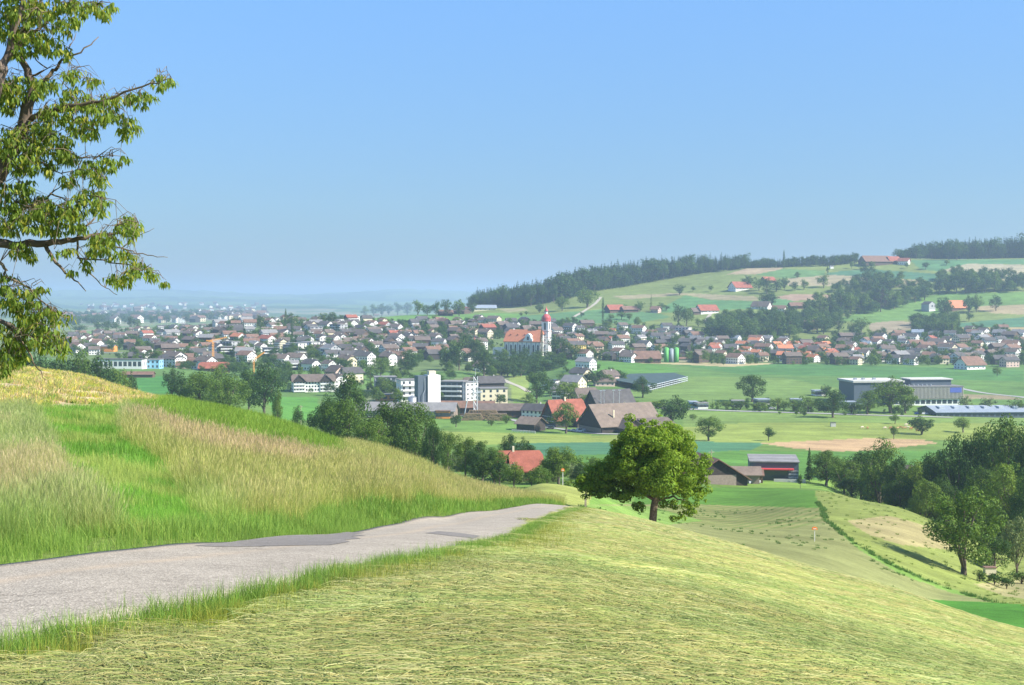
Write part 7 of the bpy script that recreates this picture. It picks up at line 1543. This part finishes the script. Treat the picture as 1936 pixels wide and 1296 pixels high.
    for px, py, rx, ry in blobs:
        area = rx*ry; n = int(area/20)+2 if px > -40 else int(area/60)
        for k in range(n):
            a = rng.uniform(0, 6.28); r = math.sqrt(rng.random()); d = rng.normal(.1, .42 if px > -40 else 1.2)
            c = w(px+math.cos(a)*r*rx*.92, py+math.sin(a)*r*ry*.86-6, d)
            q = SP[((SP-np.array(c))**2).sum(1).argmin()]; near = Vector(q); L = (near-c).length
            if px > -40 and (k % 2 == 0 or L > .35):
                mid = near.lerp(c, .5)+Vector((rng.normal(0, .03), rng.normal(0, .03), .05+.1*min(L, 1))); tw.tube([near, mid, c], [.006, .004, .002], 4)
                if rng.random() < .3: SP = np.vstack([SP, [tuple(mid)], [tuple(c)]])
            for j in range(rng.integers(5, 10)):        # a spray of hanging leaves
                aa = rng.uniform(0, 6.28); o = rng.uniform(.01, .07)
                LP.append((c.x+math.cos(aa)*o, c.y+math.sin(aa)*o, c.z-rng.uniform(.02, .08), aa, (px > -10)))
    LP = np.array(LP); n = len(LP)
    Nn = np.stack([np.cos(LP[:, 3])+rng.normal(0, .3, n), np.sin(LP[:, 3])+rng.normal(0, .3, n), rng.uniform(.0, .7, n)], -1)
    sz = rng.uniform(.055, .092, n)
    # the leaves largest in view one by one, the others as one mass
    C = LP[:, :3]; vis = np.where(LP[:, 4] > 0)[0]; one = rng.choice(vis, min(280, len(vis)), replace=False); rest = np.setdiff1d(np.arange(n), one)
    def six(Pc, Nc, sz):                               # pointed six-cornered leaf folded along its rib
        Nc = Nc/np.linalg.norm(Nc, axis=1, keepdims=True); T = np.tile([0, 0, -1.0], (len(Pc), 1))+rng.normal(0, .28, (len(Pc), 3))
        T -= Nc*(T*Nc).sum(1, keepdims=True); T /= np.linalg.norm(T, axis=1, keepdims=True); Bn = np.cross(Nc, T); s_ = sz[:, None]
        top = Pc; tip = Pc+T*s_*1.32; rib = Pc+T*s_*.5
        l1 = Pc+T*s_*.32+Bn*s_*.21+Nc*s_*.09; l2 = Pc+T*s_*.8+Bn*s_*.16+Nc*s_*.05; r1 = Pc+T*s_*.32-Bn*s_*.21+Nc*s_*.09; r2 = Pc+T*s_*.8-Bn*s_*.16+Nc*s_*.05
        V = np.stack([top, l1, l2, tip, r2, r1, rib], 1).reshape(-1, 3); k = np.arange(len(Pc))[:, None]*7
        Q = np.concatenate([k+np.array([0, 1, 2, 6]), k+np.array([6, 2, 3, 4])[None], k+np.array([0, 6, 4, 5])], 0); return V, Q
    def leafmesh(name, idx):
        V, Q = six(C[idx], Nn[idx], sz[idx]); me = np_mesh(name, V, Q, LM['cherry'])
        g = (.72+.6*rng.random(len(idx)))[:, None]*np.where(rng.random((len(idx), 1)) < .18, np.array([[1.9, 1.35, 1.3]]), np.array([[1, 1, 1]]))
        me.color_attributes.new('col', 'FLOAT_COLOR', 'POINT').data.foreach_set('color', np.repeat(np.concatenate([g, np.ones((len(idx), 1))], 1), 7, 0).astype(np.float32).ravel()); return me
    tag(link('foliage', leafmesh('foliage', rest), t), kind='stuff')
    pm = []
    for k in range(8):
        V, Q = six(np.zeros((1, 3)), np.array([[1, .2, .3]])+rng.normal(0, .2, (1, 3)), np.array([1.0])); me = np_mesh('leaf', V, Q, LM['cherry'])
        g = np.array([.75+.5*rng.random()]*3+[1]); me.color_attributes.new('col', 'FLOAT_COLOR', 'POINT').data.foreach_set('color', np.tile(g, 7).astype(np.float32)); pm.append(me)
    for i in one:
        o = link('leaf', pm[rng.integers(8)], t); o.location = C[i]; o.scale = (sz[i],)*3; o.rotation_euler = (0, 0, LP[i, 3])
    tag(tw.build('twig', BARKL, t), kind='stuff')
cherry_tree()

# ------------------------------------------------------------------ names: each thing told apart by its look and by what it stands next to
MARKS = [('parish church', 995, 650), ('red-domed church tower', 1032, 625), ('white silo tower', 817, 735), ('big brown barn', 1185, 790), ('steep red farmhouse', 1065, 785), ('white apartment house', 592, 722), ('orange hall', 206, 657), ('pale blue hall', 293, 690),
         ('yellow tower crane', 403, 665), ('green tower silos', 1268, 668), ('timber factory', 1700, 740), ('long low blue-grey hall', 1850, 775), ('grey timber house', 1755, 580), ('hilltop barn', 1655, 492), ('big red-roofed hillside barn', 1399, 540), ('dark modern hall', 1461, 880),
         ('round tree by the lane', 1230, 905), ('white apartment cube', 1292, 625), ('lone field tree', 1422, 735), ('rust-roofed farmhouse', 1833, 688), ('netted orchard', 1235, 725), ('sawmill log piles', 915, 780), ('little chapel turret', 897, 655), ('red-roofed farmhouse among trees', 988, 885),
         ('twin poplars', 546, 605), ('lane farmhouse', 1336, 585), ('orange-roofed hillside barn', 1806, 578), ('dark farmhouse by the hillside wood', 1527, 618), ('skyline poplar', 1482, 490), ('shadow-casting lone tree', 1822, 1010), ('dark glazed block', 530, 668), ('meadow tree row', 780, 585),
         ('cluster of orange-roofed houses', 1520, 660), ('yellow mobile crane', 480, 700), ('forest end', 900, 575), ('round tree by the cattle', 1742, 805), ('hedge of the valley road', 1480, 768), ('middle of the right village', 1690, 665), ('white factory hall', 228, 690), ('upper row of white houses', 1890, 635), ('red slope barn', 1162, 583), ('grass bank brow', 720, 800)]
ORD = ['nearest', 'second', 'third', 'fourth', 'fifth', 'sixth', 'seventh', 'eighth', 'ninth', 'tenth', 'eleventh', 'twelfth', 'thirteenth', 'fourteenth', 'fifteenth', 'sixteenth', 'seventeenth', 'eighteenth', 'nineteenth', 'twentieth']
def name_all():
    B = {}
    for o, ph, px, py, noun in REG:
        d = [math.hypot(px-m[1], (py-m[2])*2.2) for m in MARKS]; k = int(np.argmin(d)); m = MARKS[k]; dx, dy = px-m[1], py-m[2]
        rel = ('left of' if dx < 0 else 'right of') if abs(dx) > abs(dy)*1.3 else ('above' if dy < 0 else 'below')
        B.setdefault((ph, rel, m[0]), []).append((d[k], o, px))
    for (ph, rel, mk), L in B.items():
        L.sort(key=lambda a: a[0])
        for i, (dd, o, px) in enumerate(L):
            if len(L) == 1: o['label'] = f'{ph} {rel} the {mk}'
            elif i < len(ORD): o['label'] = f'{ORD[i]} {ph} {rel} the {mk}'
            else: o['label'] = f'{ph} farther {rel} the {mk}'
            if o.get('category') == 'tree' and not o.get('group'): o['group'] = 'trees of the valley'
name_all()
